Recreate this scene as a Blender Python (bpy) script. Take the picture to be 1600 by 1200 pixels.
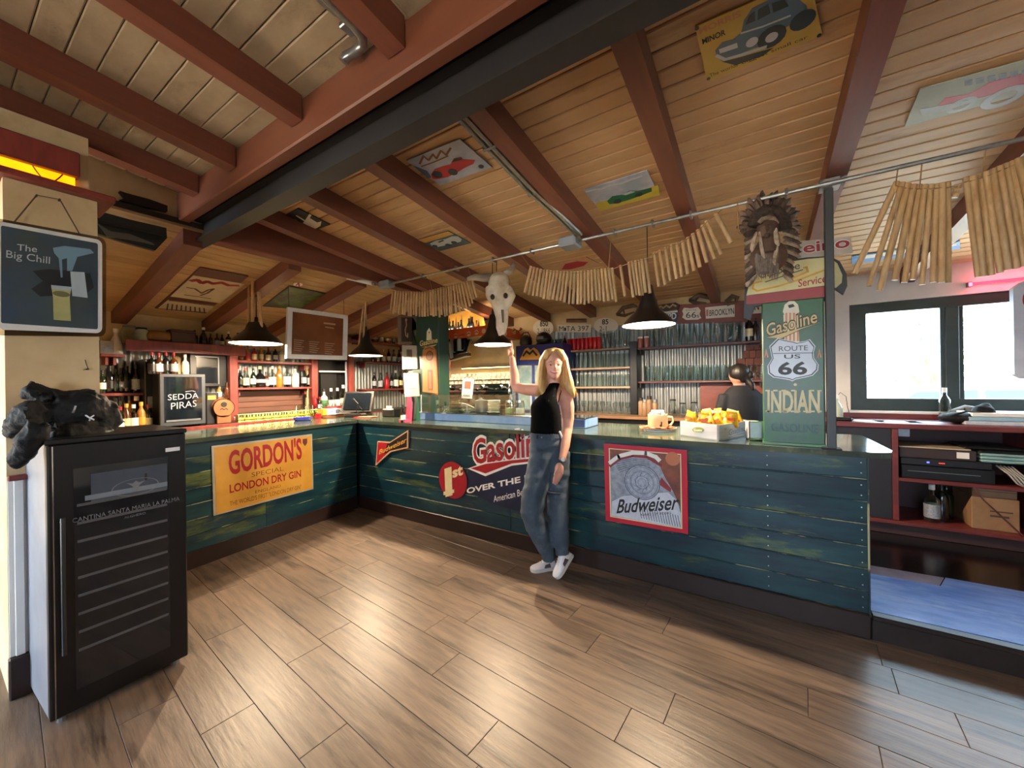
import bpy, bmesh, math, random
from mathutils import Vector, Matrix
for o in list(bpy.data.objects): bpy.data.objects.remove(o)
SC = bpy.context.scene
COL = SC.collection
rnd = random.Random(7)
PI = math.pi
# ---------------------------------------------------------------- camera
F_PX, YAW, ROLL, EYE = 600.0, math.radians(32.8), math.radians(0.8), 1.5
FW = Vector((-math.sin(YAW), math.cos(YAW), 0)); RT = Vector((math.cos(YAW), math.sin(YAW), 0)); UP = Vector((0, 0, 1))
CAM = Vector((0, 0, EYE))
cd = bpy.data.cameras.new('camera'); cam = bpy.data.objects.new('camera', cd); COL.objects.link(cam)
cd.sensor_width = 36; cd.lens = 36 * F_PX / 1600; cd.clip_start = .02
cx = RT * math.cos(ROLL) - UP * math.sin(ROLL)
cy = UP * math.cos(ROLL) + RT * math.sin(ROLL)
m = Matrix((cx, cy, -FW)).transposed().to_4x4(); m.translation = CAM
cam.matrix_world = m
SC.camera = cam
# ---------------------------------------------------------------- view, sky, lights
SC.view_settings.view_transform = 'Standard'; SC.view_settings.look = 'None'
SC.view_settings.gamma = 1; SC.view_settings.use_curve_mapping = False
SC.view_settings.exposure = 0.12
SC.cycles.max_bounces = 10; SC.cycles.diffuse_bounces = 5; SC.cycles.glossy_bounces = 3
SC.cycles.transmission_bounces = 4; SC.cycles.transparent_max_bounces = 24
SC.cycles.caustics_reflective = False; SC.cycles.caustics_refractive = False
SC.cycles.use_denoising = True; SC.cycles.sample_clamp_indirect = 8
w = bpy.data.worlds.new('sky'); SC.world = w; w.use_nodes = True
bg = w.node_tree.nodes['Background']; bg.inputs[0].default_value = (.66, .82, 1, 1); bg.inputs[1].default_value = 24.0
WARM = (1, .77, .52)
def light(kind, name, loc, energy, color=(1, 1, 1), size=.1, size_y=None, rot=None, portal=False):
    d = bpy.data.lights.new(name, kind); o = bpy.data.objects.new(name, d); COL.objects.link(o)
    o.location = loc; d.energy = energy; d.color = color
    if kind == 'AREA':
        d.size = size
        if size_y: d.shape = 'RECTANGLE'; d.size_y = size_y
        if portal: d.cycles.is_portal = True
    elif kind == 'SUN': d.angle = size
    else: d.shadow_soft_size = size
    if rot: o.rotation_euler = rot
    return o
light('SUN', 'sun', (3, 10, 9), 105, (1, .95, .88), .02, rot=(math.radians(38), 0, math.radians(60)))
light('AREA', 'window_portal', (1.9, 5.30, 1.7), 1, (1, 1, 1), 2.5, 1.2, rot=(-PI/2, 0, 0), portal=True)
light('AREA', 'door_portal', (-3.45, -.7, 1.2), 1, (1, 1, 1), 1.8, 2.3, rot=(PI/2, 0, -PI/2), portal=True)
light('AREA', 'rear_portal', (.3, -3.3, 1.5), 1, (1, 1, 1), 1.5, 1.2, rot=(PI/2, 0, PI), portal=True)
# fill lights added behind the camera to brighten the room
for lx, ly, le in ((-2.2, -1.6, 6), (1.4, -1.6, 6)):
    light('AREA', 'rear_fill_light', (lx, ly, 2.75), le, (1, .86, .7), .5)
# ---------------------------------------------------------------- picture measurements -> places in the room
def ray(x, y):
    u, v = x - 800, 600 - y
    ur = u * math.cos(ROLL) + v * math.sin(ROLL); vr = -u * math.sin(ROLL) + v * math.cos(ROLL)
    return FW * F_PX + RT * ur + UP * vr
def hit(x, y, p, n):
    d = ray(x, y); n = Vector(n); return CAM + d * ((Vector(p) - CAM).dot(n) / d.dot(n))
def atZ(x, y, z): return hit(x, y, (0, 0, z), (0, 0, 1))
def atY(x, y, Y): return hit(x, y, (0, Y, 0), (0, 1, 0))
def atX(x, y, X): return hit(x, y, (X, 0, 0), (1, 0, 0))
def atD(x, y, d): return CAM + ray(x, y) * (d / F_PX)
# ---------------------------------------------------------------- materials
def rgb(h):
    if not isinstance(h, str): return (*h[:3], 1)
    h = h.lstrip('#'); c = [int(h[i:i+2], 16) / 255 for i in (0, 2, 4)]
    return (*[(x / 12.92 if x <= .04045 else ((x + .055) / 1.055) ** 2.4) for x in c], 1)
MATS = {}
def M(key, col='#808080', rough=.5, metal=0, col2=None, col3=None, scale=(6, 6, 6), detail=4, lo=.4, hi=.62, lo3=.62, hi3=.7,
      rnd_v=0, bump=0, bscale=None, emit=0, coat=0, spec=.5, glass=None, trans=0, wave=None):
    if key in MATS: return MATS[key]
    mt = bpy.data.materials.new(key); MATS[key] = mt; mt.use_nodes = True
    nt = mt.node_tree; N = nt.nodes; L = nt.links; b = N['Principled BSDF']; out = N['Material Output']
    def node(t, **k):
        n = N.new(t)
        for a, v in k.items(): setattr(n, a, v)
        return n
    b.inputs['Roughness'].default_value = rough; b.inputs['Metallic'].default_value = metal
    b.inputs['Specular IOR Level'].default_value = spec; b.inputs['Coat Weight'].default_value = coat
    b.inputs['Transmission Weight'].default_value = trans
    tc = node('ShaderNodeTexCoord'); mp = node('ShaderNodeMapping'); mp.inputs['Scale'].default_value = scale
    L.new(tc.outputs['Object'], mp.inputs[0])
    vec = mp.outputs[0]; oi = None
    if rnd_v:
        oi = node('ShaderNodeObjectInfo'); ad = node('ShaderNodeVectorMath', operation='ADD'); sc = node('ShaderNodeMath', operation='MULTIPLY'); sc.inputs[1].default_value = 37.0
        L.new(oi.outputs['Random'], sc.inputs[0]); L.new(vec, ad.inputs[0]); L.new(sc.outputs[0], ad.inputs[1]); vec = ad.outputs[0]
    ns = node('ShaderNodeTexNoise'); ns.inputs['Scale'].default_value = 1; ns.inputs['Detail'].default_value = detail; ns.inputs['Roughness'].default_value = .6
    L.new(vec, ns.inputs['Vector'])
    fac = ns.outputs['Fac']
    if col2 is None:
        c0 = rgb(col); col2 = tuple(min(1, x * .86) for x in c0[:3])
    def ramp(f, a, z):
        r = node('ShaderNodeMapRange'); r.inputs[1].default_value = a; r.inputs[2].default_value = z; L.new(f, r.inputs[0]); return r.outputs[0]
    def mix(f, a, c):
        x = node('ShaderNodeMix', data_type='RGBA'); L.new(f, x.inputs[0])
        if hasattr(a, 'node'): L.new(a, x.inputs[6])
        else: x.inputs[6].default_value = rgb(a)
        if hasattr(c, 'node'): L.new(c, x.inputs[7])
        else: x.inputs[7].default_value = rgb(c)
        return x.outputs[2]
    c = mix(ramp(fac, lo, hi), col, col2)
    if col3:
        n2 = node('ShaderNodeTexNoise'); n2.inputs['Scale'].default_value = .45; n2.inputs['Detail'].default_value = 7; n2.inputs['Roughness'].default_value = .7
        L.new(vec, n2.inputs['Vector']); c = mix(ramp(n2.outputs['Fac'], lo3, hi3), c, col3)
    if rnd_v:
        hs = node('ShaderNodeHueSaturation'); r = node('ShaderNodeMapRange'); r.inputs[3].default_value = 1 - rnd_v; r.inputs[4].default_value = 1 + rnd_v
        L.new(oi.outputs['Random'], r.inputs[0]); L.new(r.outputs[0], hs.inputs['Value']); L.new(c, hs.inputs['Color']); c = hs.outputs[0]
    L.new(c, b.inputs['Base Color'])
    if emit:
        L.new(c, b.inputs['Emission Color']); b.inputs['Emission Strength'].default_value = emit
    if bump:
        bp = node('ShaderNodeBump'); bp.inputs['Strength'].default_value = bump; bp.inputs['Distance'].default_value = .01
        src = fac
        if bscale:
            n3 = node('ShaderNodeTexNoise'); n3.inputs['Scale'].default_value = bscale; n3.inputs['Detail'].default_value = 3; L.new(tc.outputs['Object'], n3.inputs['Vector']); src = n3.outputs['Fac']
        L.new(src, bp.inputs['Height']); L.new(bp.outputs[0], b.inputs['Normal'])
    if glass is not None:   # thin clear glass: mostly see-through, glossy towards grazing angles
        tr = node('ShaderNodeBsdfTransparent'); tr.inputs[0].default_value = rgb(col)
        gl = node('ShaderNodeBsdfGlossy'); gl.inputs['Roughness'].default_value = rough; gl.inputs[0].default_value = (1, 1, 1, 1)
        lw = node('ShaderNodeLayerWeight'); lw.inputs[0].default_value = glass
        mx = node('ShaderNodeMixShader'); L.new(lw.outputs['Facing'], mx.inputs[0]); L.new(tr.outputs[0], mx.inputs[1]); L.new(gl.outputs[0], mx.inputs[2])
        L.new(mx.outputs[0], out.inputs[0])
    return mt
# ---------------------------------------------------------------- mesh builder
class MB:
    def __init__(s): s.v = []; s.f = []; s.smooth = False
    def add(s, vs, fs):
        k = len(s.v); s.v += [Vector(p) for p in vs]; s.f += [tuple(i + k for i in f) for f in fs]; return s
    def hexa(s, a, b):  # two quads (bottom, top), each in order
        return s.add(list(a) + list(b), [(3, 2, 1, 0), (4, 5, 6, 7), (0, 1, 5, 4), (1, 2, 6, 5), (2, 3, 7, 6), (3, 0, 4, 7)])
    def box(s, lo, hi):
        x0, y0, z0 = lo; x1, y1, z1 = hi
        return s.hexa([(x0, y0, z0), (x1, y0, z0), (x1, y1, z0), (x0, y1, z0)], [(x0, y0, z1), (x1, y0, z1), (x1, y1, z1), (x0, y1, z1)])
    def bbox(s, lo, hi, b=.004):  # box with chamfered edges
        bm = bmesh.new(); bmesh.ops.create_cube(bm, size=1)
        for v in bm.verts: v.co = Vector([lo[i] + (v.co[i] + .5) * (hi[i] - lo[i]) for i in range(3)])
        b = min(b, *(abs(hi[i] - lo[i]) * .45 for i in range(3)))
        bmesh.ops.bevel(bm, geom=bm.edges[:], offset=b, segments=1, affect='EDGES'); bm.verts.index_update()
        s.add([v.co.copy() for v in bm.verts], [[v.index for v in f.verts] for f in bm.faces]); bm.free(); return s
    def cyl(s, a, b, r0, r1=None, n=12, cap=True):
        a, b = Vector(a), Vector(b); r1 = r0 if r1 is None else r1; d = (b - a).normalized()
        u = d.orthogonal().normalized(); w_ = d.cross(u)
        vs = [c + (u * math.cos(2 * PI * i / n) + w_ * math.sin(2 * PI * i / n)) * r for c, r in ((a, r0), (b, r1)) for i in range(n)]
        fs = [(i, (i + 1) % n, n + (i + 1) % n, n + i) for i in range(n)]
        if cap: fs += [tuple(range(n - 1, -1, -1)), tuple(range(n, 2 * n))]
        return s.add(vs, fs)
    def tube(s, pts, r, n=8, cap=True):
        pts = [Vector(p) for p in pts]; k = len(pts); rs = r if isinstance(r, (list, tuple)) else [r] * k
        vs = []; u = None
        for i, p in enumerate(pts):
            d = (pts[min(i + 1, k - 1)] - pts[max(i - 1, 0)]).normalized()
            u = d.orthogonal().normalized() if u is None else (u - d * u.dot(d)).normalized()
            w_ = d.cross(u)
            vs += [p + (u * math.cos(2 * PI * j / n) + w_ * math.sin(2 * PI * j / n)) * rs[i] for j in range(n)]
        fs = [(i * n + j, i * n + (j + 1) % n, (i + 1) * n + (j + 1) % n, (i + 1) * n + j) for i in range(k - 1) for j in range(n)]
        if cap: fs += [tuple(range(n - 1, -1, -1)), tuple(range((k - 1) * n, k * n))]
        return s.add(vs, fs)
    def lathe(s, prof, c=(0, 0, 0), n=14, cap=(True, True), axis=None):
        c = Vector(c); ax = Vector(axis or (0, 0, 1)).normalized(); u = ax.orthogonal().normalized() if axis else Vector((1, 0, 0)); w_ = ax.cross(u)
        vs = [c + (u * math.cos(2 * PI * i / n) + w_ * math.sin(2 * PI * i / n)) * r + ax * z for r, z in prof for i in range(n)]
        k = len(prof); fs = [(j * n + i, j * n + (i + 1) % n, (j + 1) * n + (i + 1) % n, (j + 1) * n + i) for j in range(k - 1) for i in range(n)]
        if cap[0]: fs.append(tuple(range(n - 1, -1, -1)))
        if cap[1]: fs.append(tuple(range((k - 1) * n, k * n)))
        return s.add(vs, fs)
    def ball(s, c, r, n=12, k=8, R=None):
        r = (r, r, r) if not isinstance(r, (tuple, list)) else r; c = Vector(c); vs = [Vector((0, 0, -1))]
        for j in range(1, k):
            t = PI * j / k - PI / 2
            vs += [Vector((math.cos(t) * math.cos(2 * PI * i / n), math.cos(t) * math.sin(2 * PI * i / n), math.sin(t))) for i in range(n)]
        vs.append(Vector((0, 0, 1)))
        vs = [Vector((v.x * r[0], v.y * r[1], v.z * r[2])) for v in vs]
        if R: vs = [R @ v for v in vs]
        fs = [(0, 1 + (i + 1) % n, 1 + i) for i in range(n)]
        for j in range(k - 2): fs += [(1 + j * n + i, 1 + j * n + (i + 1) % n, 1 + (j + 1) * n + (i + 1) % n, 1 + (j + 1) * n + i) for i in range(n)]
        e = len(vs) - 1; fs += [(e, e - n + i, e - n + (i + 1) % n) for i in range(n)]
        return s.add([c + v for v in vs], fs)
    def prism(s, pts, d):  # polygon in 3D extruded by vector d
        pts = [Vector(p) for p in pts]; d = Vector(d); n = len(pts)
        return s.add(pts + [p + d for p in pts], [tuple(range(n - 1, -1, -1)), tuple(range(n, 2 * n))] + [(i, (i + 1) % n, n + (i + 1) % n, n + i) for i in range(n)])
    def mesh(s, name, mt):
        me = bpy.data.meshes.new(name); me.from_pydata([tuple(v) for v in s.v], [], s.f); me.materials.append(mt)
        bm = bmesh.new(); bm.from_mesh(me); bmesh.ops.recalc_face_normals(bm, faces=bm.faces[:]); bm.to_mesh(me); bm.free()
        if s.smooth:
            me.polygons.foreach_set('use_smooth', [True] * len(me.polygons))
            if s.smooth is not True: me.set_sharp_from_angle(angle=math.radians(s.smooth))
        return me
    def build(s, name, mt, parent=None, world=True, label=None, smooth=None):
        if smooth is not None: s.smooth = smooth
        return link(name, s.mesh(name, mt), parent, world, label)
def link(name, me, parent=None, world=True, label=None):
    o = bpy.data.objects.new(name, me); COL.objects.link(o)
    if parent:
        o.parent = parent
        if world: o.matrix_parent_inverse = wm(parent).inverted()
    if label: o['label'] = label
    return o
def wm(o):
    m = Matrix.Translation(o.location) @ o.rotation_euler.to_matrix().to_4x4() @ Matrix.Diagonal((*o.scale, 1))
    return wm(o.parent) @ o.matrix_parent_inverse @ m if o.parent else m
def tag(o, label, cat, group=None, kind=None):
    if label: o['label'] = label
    if cat: o['category'] = cat
    if group: o['group'] = group
    if kind: o['kind'] = kind
    return o
def thing(name, label, cat, loc=(0, 0, 0), rz=0, group=None):
    o = bpy.data.objects.new(name, None); COL.objects.link(o); o.empty_display_size = .05
    o.location = loc; o.rotation_euler = (0, 0, rz)
    return tag(o, label, cat, group)
def struct(name, mb, mt, parent=None):
    o = mb.build(name, mt, parent)
    o['kind'] = 'structure'; return o
def dup(root, loc, rz=0, label=None, group=None, scale=None):
    r = root.copy(); COL.objects.link(r); r.location = loc; r.rotation_euler = (0, 0, rz)
    if scale: r.scale = scale
    if label: r['label'] = label
    if group: r['group'] = group
    for ch in root.children:
        c = ch.copy(); COL.objects.link(c); c.parent = r
        for g in ch.children:
            d = g.copy(); COL.objects.link(d); d.parent = c
    return r
ORD = ['first', 'second', 'third', 'fourth', 'fifth', 'sixth', 'seventh', 'eighth', 'ninth', 'tenth', 'eleventh', 'twelfth', 'thirteenth', 'fourteenth', 'fifteenth', 'sixteenth', 'seventeenth', 'eighteenth', 'nineteenth', 'twentieth']
# ---------------------------------------------------------------- text
TXT = {}
def text_data(s, bold=0.0):
    k = (s, bold)
    if k not in TXT:
        cu = bpy.data.curves.new('t', 'FONT'); cu.body = s; cu.size = 1; cu.offset = bold; cu.resolution_u = 3
        o = bpy.data.objects.new('t', cu); COL.objects.link(o)
        dg = bpy.context.evaluated_depsgraph_get(); me = bpy.data.meshes.new_from_object(o.evaluated_get(dg))
        vs = [v.co.copy() for v in me.vertices]; fs = [tuple(p.vertices) for p in me.polygons]
        bpy.data.objects.remove(o); bpy.data.curves.remove(cu); bpy.data.meshes.remove(me)
        x0 = min(v.x for v in vs); x1 = max(v.x for v in vs)
        TXT[k] = ([((v.x - x0) / (x1 - x0), v.y / .729) for v in vs], fs)
    return TXT[k]
class Sign:
    """A flat thing on a plane (point p, outward normal n): outlines and lettering are taken as measured and laid on the plane in thin layers."""
    def __init__(s, p, n): s.p = Vector(p); s.n = Vector(n).normalized()
    def at(s, xy, h=0): return hit(xy[0], xy[1], s.p + s.n * 0, s.n) + s.n * h
    def poly(s, mb, pts, h0, h1): return mb.prism([s.at(q, h0) for q in pts], s.n * (h1 - h0))
    def disc(s, mb, c, r, h0, h1, n=28, sx=1.0, sy=1.0, inner=0):
        o = s.at(c); u = Vector((0, 0, 1)); u = (u - s.n * u.dot(s.n)); u = u.normalized() if u.length > .05 else Vector((0, 1, 0)); v = u.cross(s.n)
        q = lambda t, k: o + (v * math.cos(t) * sx + u * math.sin(t) * sy) * k
        if not inner: return mb.prism([q(2 * PI * i / n, r) + s.n * h0 for i in range(n)], s.n * (h1 - h0))
        vs = [q(2 * PI * i / n, k) + s.n * h1 for k in (r, inner) for i in range(n)]
        return mb.add(vs, [(i, (i + 1) % n, n + (i + 1) % n, n + i) for i in range(n)])
    def text(s, mb, t, a, b, c, h, bold=0.0):
        """a, b: the ends of the baseline; c: the height of the capitals above a"""
        A, B, C_ = s.at(a), s.at(b), s.at(c); vs, fs = text_data(t, bold)
        return mb.add([A + (B - A) * x + (C_ - A) * y + s.n * h for x, y in vs], fs)
    def line(s, mb, pts, wd, h):
        P = [s.at(q, h) for q in pts]
        for a, b in zip(P, P[1:]):
            d = (b - a).normalized(); k = s.n.cross(d) * wd / 2; e = d * wd * .3
            mb.add([a - e - k, b + e - k, b + e + k, a - e + k], [(0, 1, 2, 3)])
        return mb
# ================================================================ THE ROOM
YW, XL = 5.2, -5.8                       # back wall, left wall
def zc(Y): return 3.1276 - .11 * Y       # underside of the main roof slope
def zl(X): return 2.33 + .2 * (X - XL)   # underside of the left roof slope
NM = Vector((0, .11, 1)).normalized(); NL = Vector((-.2, 0, 1)).normalized()
m_plank = M('floor_plank', '#746356', .36, col2='#584a40', col3='#362d26', scale=(3.2, 30, 3), detail=8, lo=.36, hi=.66, lo3=.53, hi3=.68, rnd_v=.13, bump=.18, spec=.42)
m_joint = M('floor_joint', '#4a3d34', .8)
m_pine = M('pine_board', '#d2ac82', .5, col2='#c09668', col3='#a0784f', scale=(2.2, 9, 6), detail=7, lo=.34, hi=.7, lo3=.57, hi3=.72, rnd_v=.06)
m_pale = M('pale_board', '#a89378', .65, col2='#917c62', col3='#77634d', scale=(4, 8, 6), detail=8, lo=.34, hi=.68, lo3=.54, hi3=.7, rnd_v=.06)
m_pinel = M('pine_board_left', '#c2a074', .55, col2='#ae8a5e', col3='#90704a', scale=(9, 2.2, 6), detail=7, lo=.35, hi=.7, lo3=.56, hi3=.72, rnd_v=.07)
m_gap = M('board_gap', '#2f2118', .9)
m_rafter = M('rafter_stain', '#74402f', .45, col2='#623427', col3='#4d281e', scale=(14, 1.2, 14), detail=4, lo=.35, hi=.7, rnd_v=.06)
m_rafterx = M('rafter_stain_across', '#744131', .45, col2='#633629', col3='#4f2a1f', scale=(1.2, 14, 14), detail=4, lo=.35, hi=.7, rnd_v=.06)
m_steel = M('dark_steel', '#2b2829', .5, col2='#242122', scale=(3, 3, 3), spec=.4)
m_plaster = M('white_plaster', '#d9d3cd', .8, col2='#cec7c0', scale=(3, 3, 3), bump=.05, bscale=60)
m_cream = M('cream_plaster', '#d0b78f', .8, col2='#bfa47b', col3='#ab8f66', scale=(2.5, 2.5, 2.5), detail=6, lo3=.6, hi3=.75, bump=.08, bscale=40)
m_red = M('red_stained_wood', '#7c322b', .42, col2='#682721', scale=(5, 20, 5), rnd_v=.06)
m_dark = M('dark_plastic', '#141417', .4, col2='#101012')
m_black = M('black_paint', '#0c0c0e', .35, col2='#08080a')
m_skirt = M('dark_skirting', '#2a1c1a', .4, col2='#231614', scale=(3, 3, 8))
m_white = M('white_enamel', '#e6e4e0', .35, col2='#dedcd8')
m_grey = M('grey_metal', '#8c8f92', .35, metal=.8, col2='#7d8083')
m_green_al = M('green_frame_paint', '#2a3634', .4, col2='#222d2b')
# floor: planks laid a few degrees off the bar
fl = struct('floor', MB().box((-6, -3.2, -.06), (3.6, 5.4, -.0105)), m_joint)
fa = math.radians(-4.3); fd = Vector((math.cos(fa), math.sin(fa), 0)); fn = Vector((-fd.y, fd.x, 0)); fo = Vector((-2.17, 1.075, 0))
PL, PWD = 1.21, .2055
for r in range(-16, 12):
    off = {0: 0, -1: .61, 4: .53, 3: .39}.get(r, rnd.random() * PL)
    for k in range(-3, 5):
        a = fo + fd * (off + k * PL) + fn * (r * PWD); c = a + fd * PL / 2 + fn * PWD / 2
        if c.y > 3.2 or c.y < -2.2 or c.x < -4.6 or c.x > 2.6 or (c - CAM).dot(FW) < .1: continue
        if abs((c - CAM).dot(RT)) > 1.7 * (c - CAM).dot(FW) + 1.0: continue
        g = .0009; e = .0015
        q = [a + fd * s_ * 1 + fn * t for s_, t in ((g, g), (PL - g, g), (PL - g, PWD - g), (g, PWD - g))]
        ce = sum(q, Vector()) / 4; z0, z1 = Vector((0, 0, -.011)), Vector((0, 0, -.0015))
        rot = Matrix.Rotation(-fa, 3, 'Z')
        mb = MB(); lo_ = [rot @ (p - ce) for p in q]
        mb.hexa([p + z0 for p in lo_], [p + z1 for p in lo_])
        k8 = len(mb.v); top = [p * 1 for p in lo_]
        ins = [Vector((p.x - math.copysign(e, p.x), p.y - math.copysign(e, p.y), 0)) for p in lo_]
        mb.f.pop(1); mb.add(ins, []); mb.f += [(4, 5, 9, 8), (5, 6, 10, 9), (6, 7, 11, 10), (7, 4, 8, 11), (8, 9, 10, 11)]
        o = link('plank', mb.mesh('plank', m_plank), None); o.location = ce; o.rotation_euler.z = fa
        o.parent = fl
struct('floor_behind_camera', MB().box((-6, -3.2, -.0104), (3.6, -2.0, -.001)), m_plank)
# raised platform behind the bar line; dark colour includes the desk's shade
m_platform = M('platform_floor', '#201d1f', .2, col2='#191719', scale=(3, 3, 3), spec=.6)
m_nosing = M('platform_nosing', '#221a19', .35, col2='#2c2322')
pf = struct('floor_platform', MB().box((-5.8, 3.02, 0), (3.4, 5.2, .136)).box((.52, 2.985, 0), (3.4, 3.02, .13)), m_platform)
m_daylight = M('painted_daylight', '#8fb2f5', .24, col2='#6b93e0', col3='#b3cdfb', scale=(2.5, 9, 3), lo3=.52, hi3=.66, bump=.3, bscale=11, spec=.6)  # window daylight on the platform, put into a blue colour
MB().prism([(.528, 3.035, .136), (3.38, 3.035, .136), (3.38, 3.80, .136), (1.05, 3.79, .136), (.98, 3.62, .136), (.528, 3.60, .136)], (0, 0, .004)).build('painted_daylight', m_daylight, pf)
MB().prism([(.528, 3.603, .136), (.975, 3.623, .136), (1.04, 3.785, .136), (.528, 3.76, .136)], (0, 0, .003)).build('painted_room_light', M('room_light_mauve', '#9a8fa0', .4, col2='#867b8e'), pf)  # mauve light from the interior, painted on as a thin layer
MB().bbox((.53, 2.965, .112), (3.4, 3.03, .140), .006).build('step_nosing', m_nosing, pf)
MB().box((.53, 2.972, 0), (3.4, 2.984, .112)).build('step_riser', m_nosing, pf)
# ceiling, main slope: boards 10.5 cm wide running along the bar
ce_ = struct('ceiling', MB().hexa([(-5.9, -3.2, zc(-3.2) + .022), (3.6, -3.2, zc(-3.2) + .022), (3.6, 5.4, zc(5.4) + .022), (-5.9, 5.4, zc(5.4) + .022)],
                                 [(-5.9, -3.2, zc(-3.2) + .1), (3.6, -3.2, zc(-3.2) + .1), (3.6, 5.4, zc(5.4) + .1), (-5.9, 5.4, zc(5.4) + .1)]), m_gap)
def ceil_board(x0, x1, y0, y1, mt):
    c = Vector(((x0 + x1) / 2, (y0 + y1) / 2, 0)); c.z = zc(c.y); h = (y1 - y0) / 2; L = (x1 - x0) / 2
    mb = MB(); d = Vector((0, 1, -.11)).normalized(); up = NM
    P = lambda sx, t, k: Vector((sx * L, 0, 0)) + d * t + up * k
    mb.add([P(-1, -h, .021), P(1, -h, .021), P(1, h, .021), P(-1, h, .021), P(-1, -h, .005), P(1, -h, .005), P(1, h, .005), P(-1, h, .005),
            P(-1, -h + .005, 0), P(1, -h + .005, 0), P(1, h - .005, 0), P(-1, h - .005, 0)],
           [(0, 1, 2, 3), (0, 4, 5, 1), (1, 5, 6, 2), (2, 6, 7, 3), (3, 7, 4, 0), (4, 8, 9, 5), (5, 9, 10, 6), (6, 10, 11, 7), (7, 11, 8, 4), (11, 10, 9, 8)])
    o = link('board', mb.mesh('board', mt), None); o.location = c; o.parent = ce_
    return o
y = -.45; k = 0
while y < 5.2:
    g = .0032 if y > 1.15 else .0012
    xs = [-3.74, -1.97 + .78 * (k % 3 - 1), 3.5] if y > 1.0 else [-3.74, -2.02 if k % 2 else -2.78, 3.5]
    for a, b in zip(xs, xs[1:]): ceil_board(a + .001, b - .001, y + g, y + .105 - g, m_pine if y > 1.15 else m_pale)
    y += .105; k += 1
struct('ceiling_rear', MB().hexa([(-5.8, -3.1, zc(-3.1)), (3.5, -3.1, zc(-3.1)), (3.5, -.46, zc(-.46)), (-5.8, -.46, zc(-.46))],
                                [(-5.8, -3.1, zc(-3.1) + .021), (3.5, -3.1, zc(-3.1) + .021), (3.5, -.46, zc(-.46) + .021), (-5.8, -.46, zc(-.46) + .021)]), m_pale)
# ceiling, lower slope towards the left wall
cl_ = struct('ceiling_left', MB().hexa([(-5.95, -3, zl(-5.95) + .022), (-3.72, -3, zl(-3.72) + .022), (-3.72, 5.4, zl(-3.72) + .022), (-5.95, 5.4, zl(-5.95) + .022)],
                                      [(-5.95, -3, zl(-5.95) + .06), (-3.72, -3, zl(-3.72) + .06), (-3.72, 5.4, zl(-3.72) + .06), (-5.95, 5.4, zl(-5.95) + .06)]), m_gap)
for k in range(20):
    x0 = XL + k * .104; x1 = x0 + .104
    y0, y1 = -1.0, 5.2
    c = Vector(((x0 + x1) / 2, (y0 + y1) / 2, 0)); c.z = zl(c.x); d = Vector((1, 0, .2)).normalized(); L = (y1 - y0) / 2; h = .0505
    mb = MB(); P = lambda t, sy, q: d * t + Vector((0, sy * L, 0)) + NL * q
    mb.hexa([P(-h, -1, 0), P(h, -1, 0), P(h, 1, 0), P(-h, 1, 0)], [P(-h, -1, .021), P(h, -1, .021), P(h, 1, .021), P(-h, 1, .021)])
    o = link('board', mb.mesh('board', m_pinel), None); o.location = c; o.parent = cl_
# walls
struct('wall_back', MB().box((-5.9, YW, 0), (.46, YW + .12, 2.62)), m_cream)
WX0, WX1, WZ0, WZ1 = .785, 2.95, 1.185, 2.262
struct('wall_back_white', MB().box((.46, YW, 0), (3.5, YW + .2, WZ0)).box((.46, YW, WZ1), (3.5, YW + .2, 2.62)).box((.46, YW, WZ0), (WX0, YW + .2, WZ1)).box((WX1, YW, WZ0), (3.5, YW + .2, WZ1)), m_plaster)
struct('wall_left', MB().box((XL - .12, -3, 0), (XL, 5.3, 2.4)), m_cream)
struct('wall_left_upper', MB().box((-3.80, -1.0, 2.74), (-3.75, 4.2, 3.2)), m_cream)
struct('wall_near_left', MB().box((-5.8, .236, 0), (-3.1, .556, 2.55)), m_cream)
struct('wall_right', MB().box((3.5, -3.1, 0), (3.6, 5.3, 3.5)), m_plaster)
struct('wall_rear', MB().box((-3.4, -3.2, 0), (3.6, -3.1, .9)).box((-3.4, -3.2, 2.1), (3.6, -3.1, 3.6)).box((-3.4, -3.2, .9), (-.45, -3.1, 2.1)).box((1.05, -3.2, .9), (3.6, -3.1, 2.1)), m_plaster)  # opening added to send daylight up onto the ceiling
struct('wall_door_side', MB().box((-3.44, -3.1, 0), (-3.34, -1.6, 3.5)).box((-3.44, -1.6, 2.5), (-3.34, .236, 3.5)), m_plaster)
# column foot: white panel with red cap and a dark base
bd = thing('wainscot_panel', 'white ribbed wall panel with red cap beside the tall black wine cooler', 'panel', (-3.1, .3, 0))
w_ = MB(); w_.box((-3.098, .238, .2), (-3.085, .43, 1.06))
w_.build('panel_board', m_white, bd)
for yy in (.27, .33, .40): MB().bbox((-3.085, yy - .016, .2), (-3.072, yy + .016, 1.06), .003).build('batten', m_white, bd)
MB().bbox((-3.10, .236, 1.062), (-3.05, .46, 1.085), .004).build('cap', m_red, bd)
struct('baseboard_left', MB().bbox((-3.098, .232, 0), (-3.055, .5, .198), .006), m_skirt)
struct('trim_1', MB().bbox((-3.40, -1.2, 2.552), (-3.04, .62, 2.585), .006), m_red)
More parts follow.
